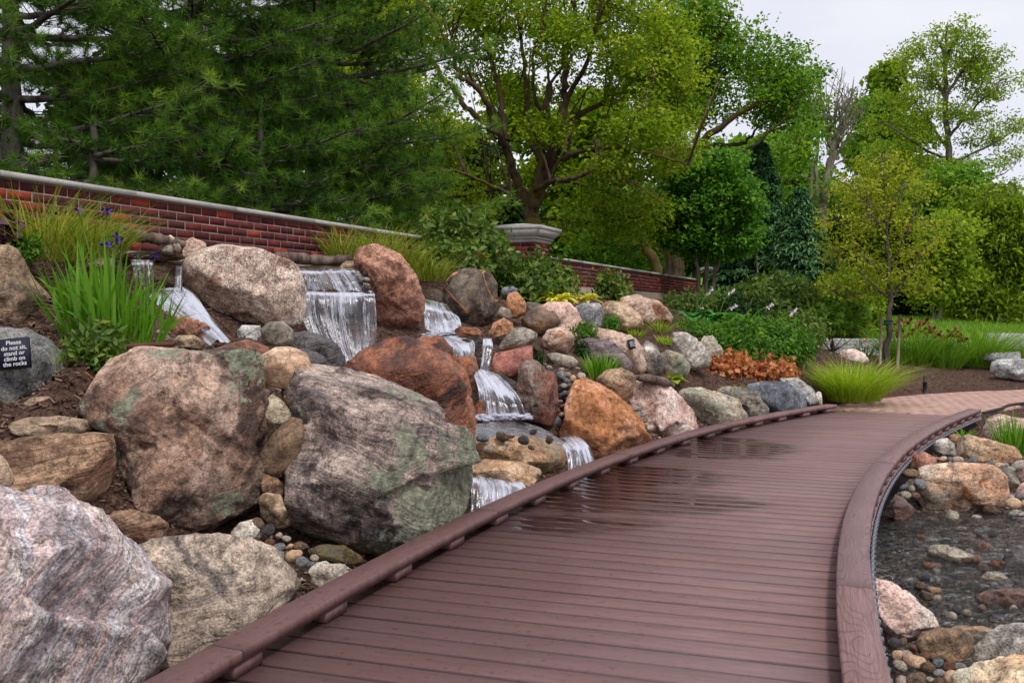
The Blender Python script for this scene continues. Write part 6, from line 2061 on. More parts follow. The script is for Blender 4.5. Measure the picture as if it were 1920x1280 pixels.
shrub('tall leafy shrub with reddish tips in front of the brick wall', [(850, 455, 62, 52, 12.2, .4), (810, 470, 40, 40, 12.0, .3), (900, 470, 45, 45, 12.2, .35), (845, 500, 70, 40, 11.6, .35)], 560, 9, .085, 'shrub', 30, .3, .08, 26, foot=(850, 545, 11.9))
shrub('rounded leafy shrub in front of the pillar', [(1005, 522, 66, 32, 13.2, .45), (955, 522, 45, 36, 12.8, .4), (1048, 538, 26, 24, 13.4, .3), (1000, 545, 70, 24, 12.6, .4)], 460, 9, .085, 'shrub', 31, .3, .08, 24, foot=(1000, 568, 13))
shrub('small upright shrub before the far part of the brick wall', [(1148, 540, 26, 24, 16.2, .3), (1134, 530, 13, 14, 16.2, .2), (1162, 557, 20, 14, 16.0, .3)], 120, 8, .085, 'shrub', 32, .3, .07, 10, foot=(1148, 575, 16.2))
def hosta(label, px, py, d, rx, ry, n, L, mat, seed, group=None, width=.34):
    rs = np.random.RandomState(seed)
    b = P(px, py, d)
    t = empty('hosta', b, label, 'hosta', group)
    for k in range(n):
        az = rs.uniform(0, 6.28)
        el = rs.uniform(.35, 1.25)
        l = L*rs.uniform(.75, 1.15)
        s = np.linspace(0, 1, 6)
        hor = l*(s*math.cos(el)+.35*s**2)
        ver = l*(s*math.sin(el)-.55*s**2.4)
        c = np.stack([hor*math.cos(az), hor*math.sin(az), ver], 1)
        w_ = l*width*np.array([.08, .25, .75, 1.0, .7, .02])
        sd_ = np.array([-math.sin(az), math.cos(az), 0])
        v = np.concatenate([c+sd_*w_[:, None]+np.array([0, 0, .18])*w_[:, None], c, c-sd_*w_[:, None]+np.array([0, 0, .18])*w_[:, None]])
        i = np.arange(5)
        f = np.concatenate([np.stack([i, i+1, i+7, i+6], 1), np.stack([i+6, i+7, i+13, i+12], 1)])
        tn = np.full(18, rs.uniform(.1, .9))
        obj('leaf', mesh_of('leaf', v, f, GREENS[mat], True, tn), t, (rs.normal(0, .02), rs.normal(0, .02), 0))
    return t, b, rs
hosta('golden variegated hosta, broader one in front of the shrubs', 1046, 566, 12.3, 0, 0, 42, .24, 'gold', 33, 'golden hostas under the wall', .16)
hosta('golden variegated hosta, smaller one left of the upright shrub', 1098, 566, 13.2, 0, 0, 34, .23, 'gold', 34, 'golden hostas under the wall', .16)
hosta('single yellow hosta in the mulch above the rail', 1258, 718, 11.2, 0, 0, 26, .19, 'chart', 35, None, .3)
for k, (px, py, d) in enumerate([(1300, 604, 14.6), (1345, 606, 14.6), (1372, 612, 14.0)]):
    t, b, r_ = hosta(['broad leaved green hosta left of its twin on the mulch bank', 'broad leaved green hosta in the middle of the mulch bank', 'broad leaved green hosta nearest the bright bush'][k], px, py, d, 0, 0, 20, .38, 'hosta', 36+k, 'green hostas with flower stalks')
    for (qx, qy, fx) in [[(1331, 544, 1304), (1313, 578, 1300)], [(1372, 543, 1345), (1376, 572, 1350)], [(1443, 572, 1400), (1488, 581, 1452)]][k]:
        top = P(qx, qy, d)
        v, f = tube(smooth_path([P(fx, py-4, d)-b, (P(fx, py-4, d)+top)/2-b+np.array([-.02, 0, .03]), top-b], 7), .006, 5)
        sk = obj('flower_stalk', mesh_of('flower_stalk', v, f, M_STEM), t)
        bl = []
        for j in range(2, 11):
            c = top-b+np.array([(j-7)*.011, r_.normal(0, .011), (j-7)*.008+r_.normal(0, .009)])
            bl.append(tube([c, c+np.array([.010, 0, -.036])], [.005, .013], 5))
        v, f = join(bl)
        obj('flower', mesh_of('flower', v, f, M_LILAC), t)
grass_clump('bright green iris-like tuft between split block and signed boulder', 1128, 702, 9.6, .30, .15, 150, 'iris', (.02, .45), (.05, .25), .007, 40, 'sword_leaf_clump', 'plant')
for k, (px, py, d, h, m, lb) in enumerate([(1192, 627, 12.2, .17, 'chart', 'small golden grass tuft on the mulch, first of three'), (1238, 622, 12.6, .24, 'chart', 'small golden grass tuft beside the pink-tan boulder, tallest of three'),
                              (1250, 640, 12.2, .17, 'chart', 'small golden grass tuft nearest the pale ridged boulder'), (1352, 690, 12.6, .18, 'chart', 'little golden tuft behind the bronze leaves'),
                              (1375, 727, 11.6, .09, 'chart', 'tiny green tuft in the mulch before the bronze leaves'), (1160, 574, 13.3, .16, 'gold', 'pale golden tuft behind the orange stained boulder')]):
    grass_clump(lb, px, py, d, h, .09, 70, m, (.1, .8), (.1, .6), .006, 41+k, 'grass_tuft', 'grass tuft', 'small golden tufts')
for k, (px, py, d, rx, ry, lb) in enumerate([(1098, 625, 10.6, 28, 18, 'feathery light green plant above the signed boulder'), (1148, 608, 12.0, 16, 12, 'dark green feathery tuft before the orange stained boulder'), (1090, 655, 10.2, 10, 14, 'dark small-leaved plant by the cream and rust boulder'), (1005, 672, 9.2, 14, 16, 'tiny dark trailing plant beside the brick red boulder')]):
    shrub(lb, [(px, py, rx, ry, d, .1)], 40, 8, .045, ['bush', 'green', 'dark', 'dark'][k], 50+k, .22, .02, 4, 'small_plant', 'plant', 'little plants among the stones', (px, py+ry, d))
# ---- middle beds
shrub('large bright green mounded bush above the bronze foliage', [(1420, 640, 85, 42, 13.4, .7), (1370, 630, 50, 30, 13.6, .5), (1470, 650, 50, 35, 13.3, .5), (1410, 665, 85, 30, 12.9, .5)], 900, 10, .065, 'bush', 60, .28, .05, 12, 'bush', 'bush', None, (1420, 690, 13.2))
shrub('bright green low mat spilling over the mulch behind the pale ridged boulder', [(1310, 622, 40, 14, 13.4, .4), (1285, 612, 30, 10, 13.6, .4), (1345, 635, 30, 14, 13.2, .3)], 260, 9, .05, 'bush', 61, .2, .05, 0, 'ground_cover', 'ground cover', None, (1310, 640, 13.3))
for k, (bl, n, lb) in enumerate([([(1378, 692, 36, 17, 12.4, .25), (1360, 684, 18, 12, 12.6, .2)], 110, 'bronze-leaved coral bells, left mound'), ([(1445, 698, 40, 17, 12.5, .25)], 110, 'bronze-leaved coral bells, right mound'), ([(1330, 690, 14, 8, 12.3, .1)], 26, 'small bronze-leaved coral bells beside the pale ridged boulder')]):
    shrub(lb, bl, n*2, 8, .060, 'bronze', 62+k, .48, .06, 0, 'coral_bells', 'plant', 'bronze coral bells', (bl[0][0], bl[0][1]+bl[0][3], bl[0][4]), up=.5)
grass_clump('big chartreuse grass mound at the end of the boardwalk', 1600, 745, 12.9, .78, .34, 1500, 'chart', (.1, .85), (.25, .75), .0042, 65)
for k, (bl, n, m, lf, lb) in enumerate([
   ([(1455, 560, 70, 38, 18.5, .8), (1420, 580, 50, 28, 18, .6)], 420, 'shrub', .11, 'loose green shrub in front of the dark fir'),
   ([(1560, 575, 62, 38, 18.5, .8), (1530, 600, 50, 22, 18, .6)], 420, 'maple2', .11, 'yellowish green shrub left of the staked tree'),
   ([(1600, 560, 50, 50, 20.5, .8), (1625, 600, 30, 24, 20.4, .6)], 360, 'maple', .12, 'taller yellow-green shrub behind the staked tree'),
   ([(1390, 585, 55, 22, 17.5, .6), (1420, 602, 55, 16, 17, .6)], 380, 'dark', .07, 'dark spreading juniper on the bank behind the hostas'),
   ([(1300, 575, 55, 14, 17.5, .5), (1350, 570, 50, 12, 18.5, .5)], 300, 'shrub', .07, 'low dull green ground cover at the foot of the brick wall'),
   ([(1480, 612, 60, 18, 16.5, .6), (1500, 630, 40, 14, 15.5, .5)], 360, 'shrub', .07, 'low green shrub sloping down behind the bright bush')]):
    shrub(lb, bl, n, 10, lf, m, 70+k, .3, .09, 10, group='shrubs on the bank', foot=(bl[0][0], bl[0][1]+bl[0][3], bl[0][4]))
# orange daylily, maroon daylilies, fountain grasses
t, b, r_ = grass_clump('thin-leaved daylily with one orange flower before the limestone wall', 1620, 668, 18.6, .48, .18, 60, 'green', (.1, .6), (.1, .5), .008, 80, 'daylily', 'daylily')
stemmed(t, b, P(1622, 640, 18.6), P(1622, 668, 18.6), mesh_of('flower', *join(fv), M_PEACH), .075, r_)
t, b, r_ = grass_clump('large daylily clump with maroon flowers behind the wooden stakes', 1712, 695, 18.2, 1.08, .42, 700, 'lawn', (.1, .7), (.1, .6), .007, 81, 'daylily', 'daylily')
mar = mesh_of('flower', *join(fv), M_MAROON)
for (px, py) in [(1678, 610), (1690, 618), (1705, 605), (1722, 612), (1735, 606), (1745, 618), (1712, 625), (1682, 630), (1700, 632), (1730, 622), (1740, 626), (1750, 622), (1693, 604), (1671, 622)]:
    stemmed(t, b, P(px, py, 18.1), P(1712+(px-1712)*.4, 685, 18.2), mar, .115, r_)
t, b, r_ = grass_clump('smaller daylily clump with dark maroon flowers right of the large one', 1772, 692, 18.0, .72, .26, 300, 'lawn', (.1, .7), (.1, .6), .007, 82, 'daylily', 'daylily')
for (px, py) in [(1776, 636), (1790, 630), (1800, 636), (1806, 640), (1783, 628), (1765, 634), (1760, 630), (1792, 622)]:
    stemmed(t, b, P(px, py, 18.0), P(1775+(px-1775)*.4, 685, 18.0), mar, .115, r_)
grass_clump('tall fountain grass mound by the limestone wall', 1835, 684, 18.6, 1.30, .40, 1000, 'lawn', (.1, .8), (.3, .8), .005, 83)
grass_clump('short green plant at the foot of the fountain grass', 1808, 682, 18.2, .22, .14, 120, 'bush', (.2, .8), (.1, .5), .008, 84, 'small_plant', 'plant')
grass_clump('pale green tuft at the right edge above the limestone slab', 1905, 668, 18.6, .38, .16, 160, 'chart', (.1, .7), (.1, .5), .006, 85)
grass_clump('sword-leaved green clump at the right edge beside the stream', 1905, 842, 8.9, .42, .16, 130, 'iris', (.02, .4), (.03, .2), .007, 86, 'sword_leaf_clump', 'plant')
grass_clump('little green plant in the mulch under the rail end', 1808, 815, 9.9, .14, .06, 40, 'iris', (.1, .9), (.1, .4), .008, 87, 'small_plant', 'plant')
# lawn strip behind the limestone wall
def lawn():
    rs = np.random.RandomState(90)
    n = 26000
    px = rs.uniform(1440, 1990, n)
    d = 20.9*np.exp(rs.uniform(0, 1, n)**1.3*math.log(33/20.9))
    x = d*(px-960)/FPX
    z = ground_z(x, d)
    b = np.stack([x, d, z-.01], 1)
    v, f = blades(b, rs.uniform(0, 6.28, n), rs.uniform(.08, .2, n), rs.uniform(0, .5, n), rs.uniform(0, .5, n), rs.uniform(.006, .012, n), rs, 2)
    return mesh_of('lawn', v, f, GREENS['lawn'], True, np.repeat(np.clip(rs.normal(.5, .2, n), 0, 1), 6))
obj('grass', lawn(), kind='stuff', label='bright green lawn strip behind the limestone wall')

# ================================================================== limestone retaining wall
rw = empty('retaining_wall', P(1700, 662, 20.2), 'low retaining wall of pale grey limestone blocks below the lawn', 'retaining wall')
rwl = np.array(rw.location)
rs = np.random.RandomState(91)
xs = [1500, 1556, 1606, 1668, 1728, 1800]
for k in range(len(xs)-1):
    pl_ = [(xs[k]+1, 664), (xs[k]+1, 634+rs.uniform(-1, 1.5)), (xs[k+1]-1, 634+rs.uniform(-1, 1.5)), (xs[k+1]-1, 664)]
    d = 20.0
    c = P((xs[k]+xs[k+1])/2, 650, d)
    w_ = (xs[k+1]-xs[k])/FPX*d
    v, f = boxv(-w_/2+.008, w_/2-.008, -.2, .25, -.30, .165)
    import bmesh
    bm = bmesh.new()
    bv_ = [bm.verts.new(q) for q in v]
    for q in f:
        bm.faces.new([bv_[j] for j in q])
    bmesh.ops.bevel(bm, geom=bm.edges[:], offset=.02, segments=1, affect='EDGES')
    bmesh.ops.subdivide_edges(bm, edges=bm.edges[:], cuts=3, use_grid_fill=True)
    for q in bm.verts:
        h = fbm(np.array([[q.co.x*3+k*5, q.co.y*3, q.co.z*4]]), 3)[0]
        q.co += Vector((0, -h*.05, h*.02))
    me = bpy.data.meshes.new('block')
    bm.to_mesh(me)
    bm.free()
    me.materials.append(RM['limestone'])
    o = obj('block', me, rw, c-rwl)
for k, (px, d) in enumerate([(1880, 21), (1925, 21.2), (1975, 21.5)]):
    c = P(px, 644, d)
    v, f = boxv(-.26, .25, -.2, .25, -.3, .21)
    obj('block', mesh_of('block', v+rs.uniform(-.02, .02, v.shape), f, RM['limestone'], False), rw, c-rwl)

# ================================================================== stakes
M_STAKE = bark_mat('weathered stake', lin(120, 104, 92), lin(172, 156, 142), None, 20)
for (a, b_, w_, lb) in [((1652, 590), (1650, 690), .022, 'grey wooden stake left of the young tree trunk'), ((1687, 590), (1683, 690), .024, 'grey wooden stake right of the young tree trunk')]:
    v, f = tube([P(*b_, 16.8), P(*a, 16.8)], w_, 4)
    obj('stake', mesh_of('stake', v, f, M_STAKE, False), None, None, lb, 'stake', 'stakes of the young tree')
v, f = tube([P(1424, 545, 22), P(1418, 482, 22)], .02, 6)
obj('stake', mesh_of('stake', v, f, M_STAKE), None, None, 'thin wooden pole standing before the dark fir', 'stake')
q = P(1666, 604, 17.0)
v, f = tube([q+np.array([0, 0, -.02]), q+np.array([0, 0, .03])], [.075, .08], 12)
obj('tree_tie', mesh_of('tree_tie', v, f, plain_mat('green strap', lin(26, 92, 78), 0.6)), None, None, 'green strap tied round the young tree trunk between the stakes', 'tree tie')
# low pale roofs seen past the end of the wall
sh = empty('shelter', P(1350, 540, 36), 'low pale flat-roofed shelter far behind the end of the brick wall', 'shelter')
shl = np.array(sh.location)
for (y0, y1, x0, x1, nm, m) in [(500, 507, 1322, 1400, 'roof', M_CAP), (512, 517, 1335, 1400, 'roof', M_CAP), (518, 556, 1340, 1396, 'wall', plain_mat('dark shelter wall', lin(60, 50, 46), .8))]:
    a, b_ = P(x0, y1, 36), P(x1, y0, 36)
    obj(nm, mesh_of(nm, *boxv(a[0]-shl[0], b_[0]-shl[0], -.1 if nm == 'roof' else .15, 1.2, a[2]-shl[2], b_[2]-shl[2]), m, False), sh)

# ================================================================== trees
def densify(poly, n=10):
    return smooth_path([P(*q[:3]) for q in poly], n)
def tree(label, base, limbs, blobs, n_cl, per, leaf, mat, bark, seed, sig=(.22, .13), aspect=.36, thr=None, thr_scale=1.1, twig=.5, auto=.05, cat='tree', group=None, name='deciduous_tree', shell=.45, droop=.3, lean_up=.7, twig_r=.012):
    """limbs: (list of (px, py, d), r0, r1); blobs: (px, py, rx, ry, d, half-depth)"""
    rs = np.random.RandomState(seed)
    b0 = P(*base)
    b0[2] = min(b0[2], gz(b0[0], b0[1]))
    parts, nodes, nrad = [], [], []
    for pl, r0, r1 in limbs:
        pts = densify(pl, max(8, 5*len(pl)))
        pts[1:-1] += rs.normal(size=(len(pts)-2, 3))*min(.03, r0*.25)
        rr_ = np.linspace(r0, r1, len(pts))
        parts.append(tube(pts, rr_, 9 if r0 > .08 else 6))
        nodes.append(pts[2:])
        nrad.append(rr_[2:])
    N = np.concatenate(nodes)
    NR = np.concatenate(nrad)
    # limbs that carry each clump of foliage
    for bx in blobs:
        c = P(bx[0], bx[1], bx[4])
        if auto <= 0:
            break
        dd_ = np.linalg.norm((N-c)*np.array([1, 1, 1.0]), axis=1)+np.where(N[:, 2] > c[2], .8, 0)
        k = dd_.argmin()
        if dd_[k] < .35:
            continue
        s = N[k]
        L = np.linalg.norm(c-s)
        m1 = s*.6+c*.4+rs.normal(size=3)*L*.08+np.array([0, 0, L*.06])
        pts = smooth_path([s, m1, c], 9)
        r0 = min(auto, NR[k]*.75)
        rr_ = np.linspace(r0, max(.006, r0*.3), 9)
        parts.append(tube(pts, rr_, 5))
        N = np.concatenate([N, pts[2:]])
        NR = np.concatenate([NR, rr_[2:]])
    c, d = blob_points(blobs, n_cl, rs, shell)
    if thr is not None:
        keep = fbm(c/thr_scale+seed*3.7, 3) > thr
        c, d = c[keep], d[keep]
    n_cl = len(c)
    # twigs
    for k in np.where(rs.uniform(0, 1, n_cl) < twig)[0]:
        e = c[k]
        j = np.argsort(((N-e)**2).sum(1))[:3]
        s = N[j[rs.randint(len(j))]]
        L = np.linalg.norm(e-s)
        if L > 3 or L < .05:
            continue
        m = s*.5+e*.5+rs.normal(size=3)*L*.07+np.array([0, 0, L*.05])
        parts.append(tube(np.array([s, m, e]), [twig_r, twig_r*.7, twig_r*.4], 3, False))
    t = empty(name, b0, label, cat, group)
    v, f = join(parts)
    obj('trunk', mesh_of('trunk', v-b0, f, BARK[bark]), t)
    M = n_cl*per
    pos = np.repeat(c, per, 0)+rs.normal(size=(M, 3))*np.array([sig[0], sig[0], sig[1]])
    nr = rs.normal(size=(M, 3))*.55+np.repeat(d, per, 0)*.35+np.array([0, 0, lean_up])
    v, f = leaves(pos, nr, leaf*rs.uniform(.55, 1.25, M), aspect, rs, droop)
    tint = np.clip(np.repeat(rs.normal(.45, .16, n_cl), per)+rs.normal(0, .14, M), 0, 1)
    obj('crown', mesh_of('crown', v-b0, f, GREENS[mat], True, np.repeat(tint, 4)), t)
    return t

# ---- pines behind the wall
def pine(label, px, d, z0, ztop, zc, rmax, seed, trunk_r=.13, lean=0.0, fork=False, dens=1.0, needle=.145, zlow=None):
    rs = np.random.RandomState(seed)
    x = (px-960)/FPX*d
    g = gz(x, d)
    b0 = np.array([x, d, g])
    def trunk_at(z):
        return np.array([x+lean*(z-g), d, z])
    parts = [tube(np.array([trunk_at(z) for z in np.linspace(g-.1, ztop, 14)])+rs.normal(size=(14, 3))*.015, np.linspace(trunk_r, .03, 14), 9)]
    if fork:
        parts.append(tube(smooth_path([trunk_at(z0+1.0), trunk_at(z0+1.5)+np.array([-.28, .1, 0]), trunk_at(z0+4)+np.array([-.5, .2, 0])], 9), np.linspace(trunk_r*.8, .05, 9), 8))
    tufts, tdir = [], []
    z = z0
    while z < ztop-.2:
        nb = rs.randint(4, 7)
        a0 = rs.uniform(0, 6.28)
        prof = np.interp(z, zc[0], zc[1])
        for k in range(nb):
            a = a0+k*6.28/nb+rs.normal(0, .2)
            L = prof*rmax*rs.uniform(.7, 1.12)
            if L < .3:
                continue
            s = trunk_at(z+rs.uniform(-.1, .1))
            dr = np.array([math.cos(a), math.sin(a), 0])
            sag = rs.uniform(-.10, .06)
            n = 9
            u = np.linspace(0, 1, n)
            pts = s+dr*(L*u)[:, None]+np.array([0, 0, 1.0])*(L*(sag*u+.16*u**2.4))[:, None]+rs.normal(size=(n, 3))*.02*np.array([1, 1, .6])
            parts.append(tube(pts, np.linspace(.028+.01*L, .006, n), 5, False))
            side = np.array([-dr[1], dr[0], 0])
            step = .15/dens
            for q in np.arange(.22*L, L, step):
                c = s+dr*q+np.array([0, 0, 1.0])*(L*(sag*q/L+.16*(q/L)**2.4))
                for sg in (-1, 1):
                    l2 = (L-q)*.42*rs.uniform(.6, 1.2)+.16
                    e = c+(dr*.72+side*sg*.7)*l2+np.array([0, 0, l2*rs.uniform(.0, .3)])
                    if rs.uniform() < .5:
                        parts.append(tube(np.array([c, e]), [.008, .003], 3, False))
                    for w_ in np.arange(.5 if l2 > .3 else 1.0, 1.01, .25 if l2 > .5 else .5):
                        p = c+(e-c)*w_+rs.normal(size=3)*.05
                        tufts.append(p)
                        tdir.append((e-c)/l2*.8+np.array([0, 0, .55])+rs.normal(size=3)*.25)
            tufts.append(pts[-1])
            tdir.append(dr+np.array([0, 0, .5]))
        z += rs.uniform(.26, .46)
    T = np.array(tufts)
    D = np.array(tdir)
    # only the side that can be seen from the garden needs the full number of needles
    D /= np.linalg.norm(D, axis=1)[:, None]
    px_, py_ = (T[:, 0])/T[:, 1]*FPX+960, 588-(T[:, 2]-CAMH)/T[:, 1]*FPX
    vis = (px_ > -120) & (px_ < 2040) & (py_ > -120) & (py_ < 620)
    T, D = T[vis], D[vis]
    nn = 46
    m = len(T)*nn
    dirn = np.repeat(D, nn, 0)*.75+rs.normal(size=(m, 3))*.62
    dirn /= np.linalg.norm(dirn, axis=1)[:, None]
    st = np.repeat(T, nn, 0)-np.repeat(D, nn, 0)*rs.uniform(0, .08, m)[:, None]
    L = needle*rs.uniform(.7, 1.2, m)
    tip = st+dirn*L[:, None]+np.array([0, 0, -.018])
    w_ = np.cross(dirn, rs.normal(size=(m, 3)))
    w_ /= np.linalg.norm(w_, axis=1)[:, None]+1e-9
    v = np.stack([st-w_*.0040, st+w_*.0040, tip], 1).reshape(-1, 3)
    f = np.arange(m*3).reshape(-1, 3)
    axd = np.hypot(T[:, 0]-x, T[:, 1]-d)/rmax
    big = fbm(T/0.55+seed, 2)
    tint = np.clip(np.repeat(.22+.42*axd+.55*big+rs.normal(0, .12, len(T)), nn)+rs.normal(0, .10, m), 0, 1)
    t = empty('pine_tree', b0, label, 'pine tree', 'pines behind the brick wall')
    v2, f2 = join(parts)
    obj('trunk', mesh_of('trunk', v2-b0, f2, BARK['pine']), t)
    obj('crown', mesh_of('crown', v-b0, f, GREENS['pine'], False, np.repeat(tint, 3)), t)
    return t
ZC = ([1.2, 3.0, 5.5, 9.0], [1.0, 1.0, .8, .15])
pine('dark pine with a forked trunk at the left edge', 28, 11.5, 1.7, 7.5, ZC, 2.6, 201, .15, fork=True)
pine('dark pine with a straight grey trunk, second from the left edge', 368, 13.2, 1.7, 8.5, ZC, 2.6, 202, .13)
pine('bushy pine spreading low branches over the wall, beside the maple', 585, 14.6, 1.7, 8.0, ZC, 2.7, 203, .13)
pine('small young pine low behind the wall between two taller pines', 490, 12.4, 1.6, 3.6, ([1.2, 2.2, 3.6], [1, .9, .2]), 1.7, 204, .07)
pine('small young pine low behind the wall at the left', 180, 10.6, 1.7, 3.3, ([1.2, 2.2, 3.6], [1, .9, .2]), 1.5, 205, .07)
pine('short bushy pine low behind the wall, closest to the maple', 690, 14.2, 1.6, 4.0, ([1.2, 2.2, 4], [1, .9, .2]), 1.7, 206, .07)

D1 = 21.0
def at(d, *pts):
    return [(a, b, d+(c if len(q) > 2 else 0)) for q in pts for a, b, c in [(q[0], q[1], q[2] if len(q) > 2 else 0)]]
big_limbs = [
 (at(D1, (1000, 470), (998, 430), (998, 395), (1003, 360)), 0.197, 0.141),
 (at(D1, (995, 385), (967, 333), (953, 283), (928, 247, -.4), (893, 217, -.6), (853, 177, -.8), (800, 107, -1), (760, 50, -1.2)), 0.112, 0.026),
 (at(D1, (1000, 370), (1010, 333), (1017, 283), (1023, 233), (1030, 160)), 0.112, 0.070),
 (at(D1, (1003, 380), (1027, 317), (1047, 250), (1060, 200), (1060, 133), (1067, 67), (1083, 0), (1095, -60)), 0.131, 0.032),
 (at(D1, (950, 265), (940, 200, .4), (923, 113, .6), (893, 50, .8), (867, 7, 1), (850, -50, 1)), 0.079, 0.026),
 (at(D1, (920, 235, -.4), (913, 193, -.9), (890, 160, -1.2), (863, 143, -1.5), (847, 97, -1.8), (820, 40, -2)), 0.072, 0.019),
 (at(D1, (1027, 310), (1060, 295, -.6), (1100, 280, -1), (1167, 278, -1.6), (1233, 292, -2), (1290, 310, -2.2)), 0.066, 0.019),
 (at(D1, (1047, 240), (1110, 203, .6), (1133, 187, .8), (1150, 140, 1), (1167, 107, 1.2), (1185, 40, 1.3)), 0.066, 0.019),
 (at(D1, (985, 385), (960, 368, -.6), (933, 353, -1), (873, 327, -1.8), (820, 318, -2.2)), 0.059, 0.019),
 (at(D1, (1000, 360), (1033, 340, -1), (1070, 336, -1.4), (1107, 323, -1.8)), 0.059, 0.038),
 (at(D1, (975, 352), (920, 357, .6), (840, 373, 1.0), (790, 385, 1.2)), 0.046, 0.019),
 (at(D1, (1012, 300), (990, 240, .5), (985, 150, .8), (975, 60, 1), (960, -30, 1)), 0.079, 0.026),
 (at(D1, (1060, 190), (1100, 120, -.6), (1120, 40, -1), (1140, -40, -1.2)), 0.059, 0.019),
 (at(D1, (1035, 235), (1005, 190, -.6), (1000, 110, -1), (1020, 30, -1.2), (1030, -40, -1.2)), 0.052, 0.019),
 (at(D1, (1110, 280, -1), (1160, 330, -1.4), (1200, 350, -1.8), (1240, 380, -2)), 0.033, 0.013),
]
rs = np.random.RandomState(209)
for k in range(44):
    pl_, r0_, r1_ = big_limbs[rs.randint(1, 14)]
    a = pl_[rs.randint(1, len(pl_))]
    ln = rs.uniform(90, 190)
    dx = (a[0]-1000)*.28+rs.normal(0, 34)
    big_limbs.append(([a, (a[0]+dx*.45, a[1]-ln*.5, a[2]+rs.normal(0, .3)), (a[0]+dx, a[1]-ln, a[2]+rs.normal(0, .7))], rs.uniform(.022, .038), .008))
big_blobs = [(740, 40, 75, 55, D1, 1.8), (840, 20, 85, 60, D1, 2), (960, 0, 90, 50, D1, 2), (1080, 10, 90, 55, D1, 2), (1180, 30, 70, 65, D1, 2), (720, 140, 65, 60, D1, 1.8), (790, 190, 65, 50, D1-1, 1.2),
             (1150, 120, 70, 60, D1, 1.8), (1215, 170, 60, 70, D1-.5, 1.6), (1190, 250, 65, 40, D1-1, 1.4), (740, 260, 55, 50, D1, 1.4), (830, 260, 70, 40, D1-1, 1.2), (800, 330, 70, 50, D1, 1.4), (880, 390, 60, 50, D1+1, 1.2),
             (1100, 350, 60, 35, D1+.5, 1.2), (1170, 320, 60, 40, D1-1, 1.2), (1100, 420, 70, 45, D1+1.5, 1.4), (1190, 410, 60, 50, D1+1, 1.4), (1000, 150, 75, 50, D1+1, .9), (900, 110, 50, 50, D1+1, 1), (1020, 245, 40, 25, D1-.8, .5), (930, 330, 50, 30, D1+1.2, .8), (1060, 80, 60, 50, D1-1, .8), (1260, 90, 50, 70, D1, 1.3), (1270, 190, 45, 60, D1-.5, 1.2), (1255, 280, 45, 45, D1-1, 1), (660, 330, 55, 60, D1+2, 1.5), (930, 20, 60, 50, D1+1, 1.2)]
tree('large old multi-stemmed maple with mossy limbs behind the pillar', (1000, 470, D1), big_limbs, big_blobs, 3600, 22, .084, 'maple', 'moss', 210, (.19, .09), .40, -.09, 1.0, .35, .05, twig_r=.014)
D2 = 28.0
l2 = [(at(D2, (1262, 540), (1262, 430), (1262, 330), (1270, 250), (1275, 150), (1280, 50)), .30, .06),
      (at(D2-1, (1240, 540), (1225, 490), (1200, 430), (1165, 370), (1132, 300), (1110, 260)), .17, .08),
      (at(D2, (1265, 320), (1335, 250, -.6), (1400, 205, -1), (1455, 185, -1.3)), .13, .03),
      (at(D2, (1268, 290), (1340, 275, .5), (1395, 268, .7), (1420, 240, .8)), .09, .03),
      (at(D2, (1270, 240), (1240, 180, .4), (1225, 110, .6), (1220, 30, .8)), .10, .03),
      (at(D2, (1273, 200), (1320, 130, -.4), (1350, 70, -.8), (1370, 30, -1)), .10, .03),
      (at(D2, (1300, 285, -.3), (1380, 290, -.9), (1440, 250, -1.2), (1480, 215, -1.4)), .07, .02)]
b2 = [(1320, 50, 55, 40, D2, 1.8), (1270, 30, 60, 50, D2, 1.8), (1390, 75, 55, 32, D2, 1.8), (1440, 120, 55, 32, D2, 1.6), (1475, 165, 40, 32, D2, 1.4), (1350, 130, 70, 45, D2, 1.8), (1420, 190, 60, 35, D2, 1.4), (1280, 130, 60, 50, D2, 1.8),
      (1230, 210, 50, 50, D2, 1.6), (1470, 220, 40, 30, D2, 1.2), (1310, 210, 40, 30, D2, 1), (1225, 310, 50, 40, D2, 1.4), (1240, 100, 50, 60, D2+1, 1.4), (1290, 310, 35, 25, D2+1, .8), (1180, 470, 70, 45, D2+3, 1.5), (1130, 440, 60, 50, D2+3, 1.5), (1390, 320, 50, 40, D2+4, 1.4), (1455, 300, 45, 45, D2+4, 1.4), (1330, 290, 40, 30, D2+4, 1.2), (1250, 250, 50, 50, D2+2, 1.4), (1500, 270, 40, 50, D2+4, 1.3)]
tree('broad deep green maple with a leaning mossy stem, right of the old maple', (1262, 540, D2), l2, b2, 3700, 20, .108, 'maple2', 'moss', 211, (.24, .12), .40, -.04, 1.3, .35, .06)
D3 = 23.0
l3 = [(at(D3, (1312, 570), (1308, 500), (1300, 430), (1285, 370)), .06, .02), (at(D3, (1322, 570), (1325, 490), (1330, 400), (1335, 330)), .07, .02), (at(D3, (1332, 570), (1345, 495), (1362, 440), (1385, 400)), .06, .02)]
b3 = [(1290, 335, 55, 42, D3, 1.0), (1345, 315, 50, 30, D3, 1.0), (1255, 390, 40, 40, D3, .9), (1320, 385, 65, 45, D3, 1.0), (1380, 375, 48, 45, D3, .9), (1290, 440, 50, 35, D3, .8), (1375, 440, 50, 40, D3, .8), (1250, 430, 30, 25, D3, .7), (1330, 470, 50, 20, D3+.3, .6), (1400, 410, 25, 30, D3, .6)]
tree('compact rounded small maple with several thin stems at the end of the wall', (1322, 570, D3), l3, b3, 2300, 17, .095, 'green', 'grey', 212, (.13, .06), .42, -.03, .55, .25, .03, lean_up=1.0)
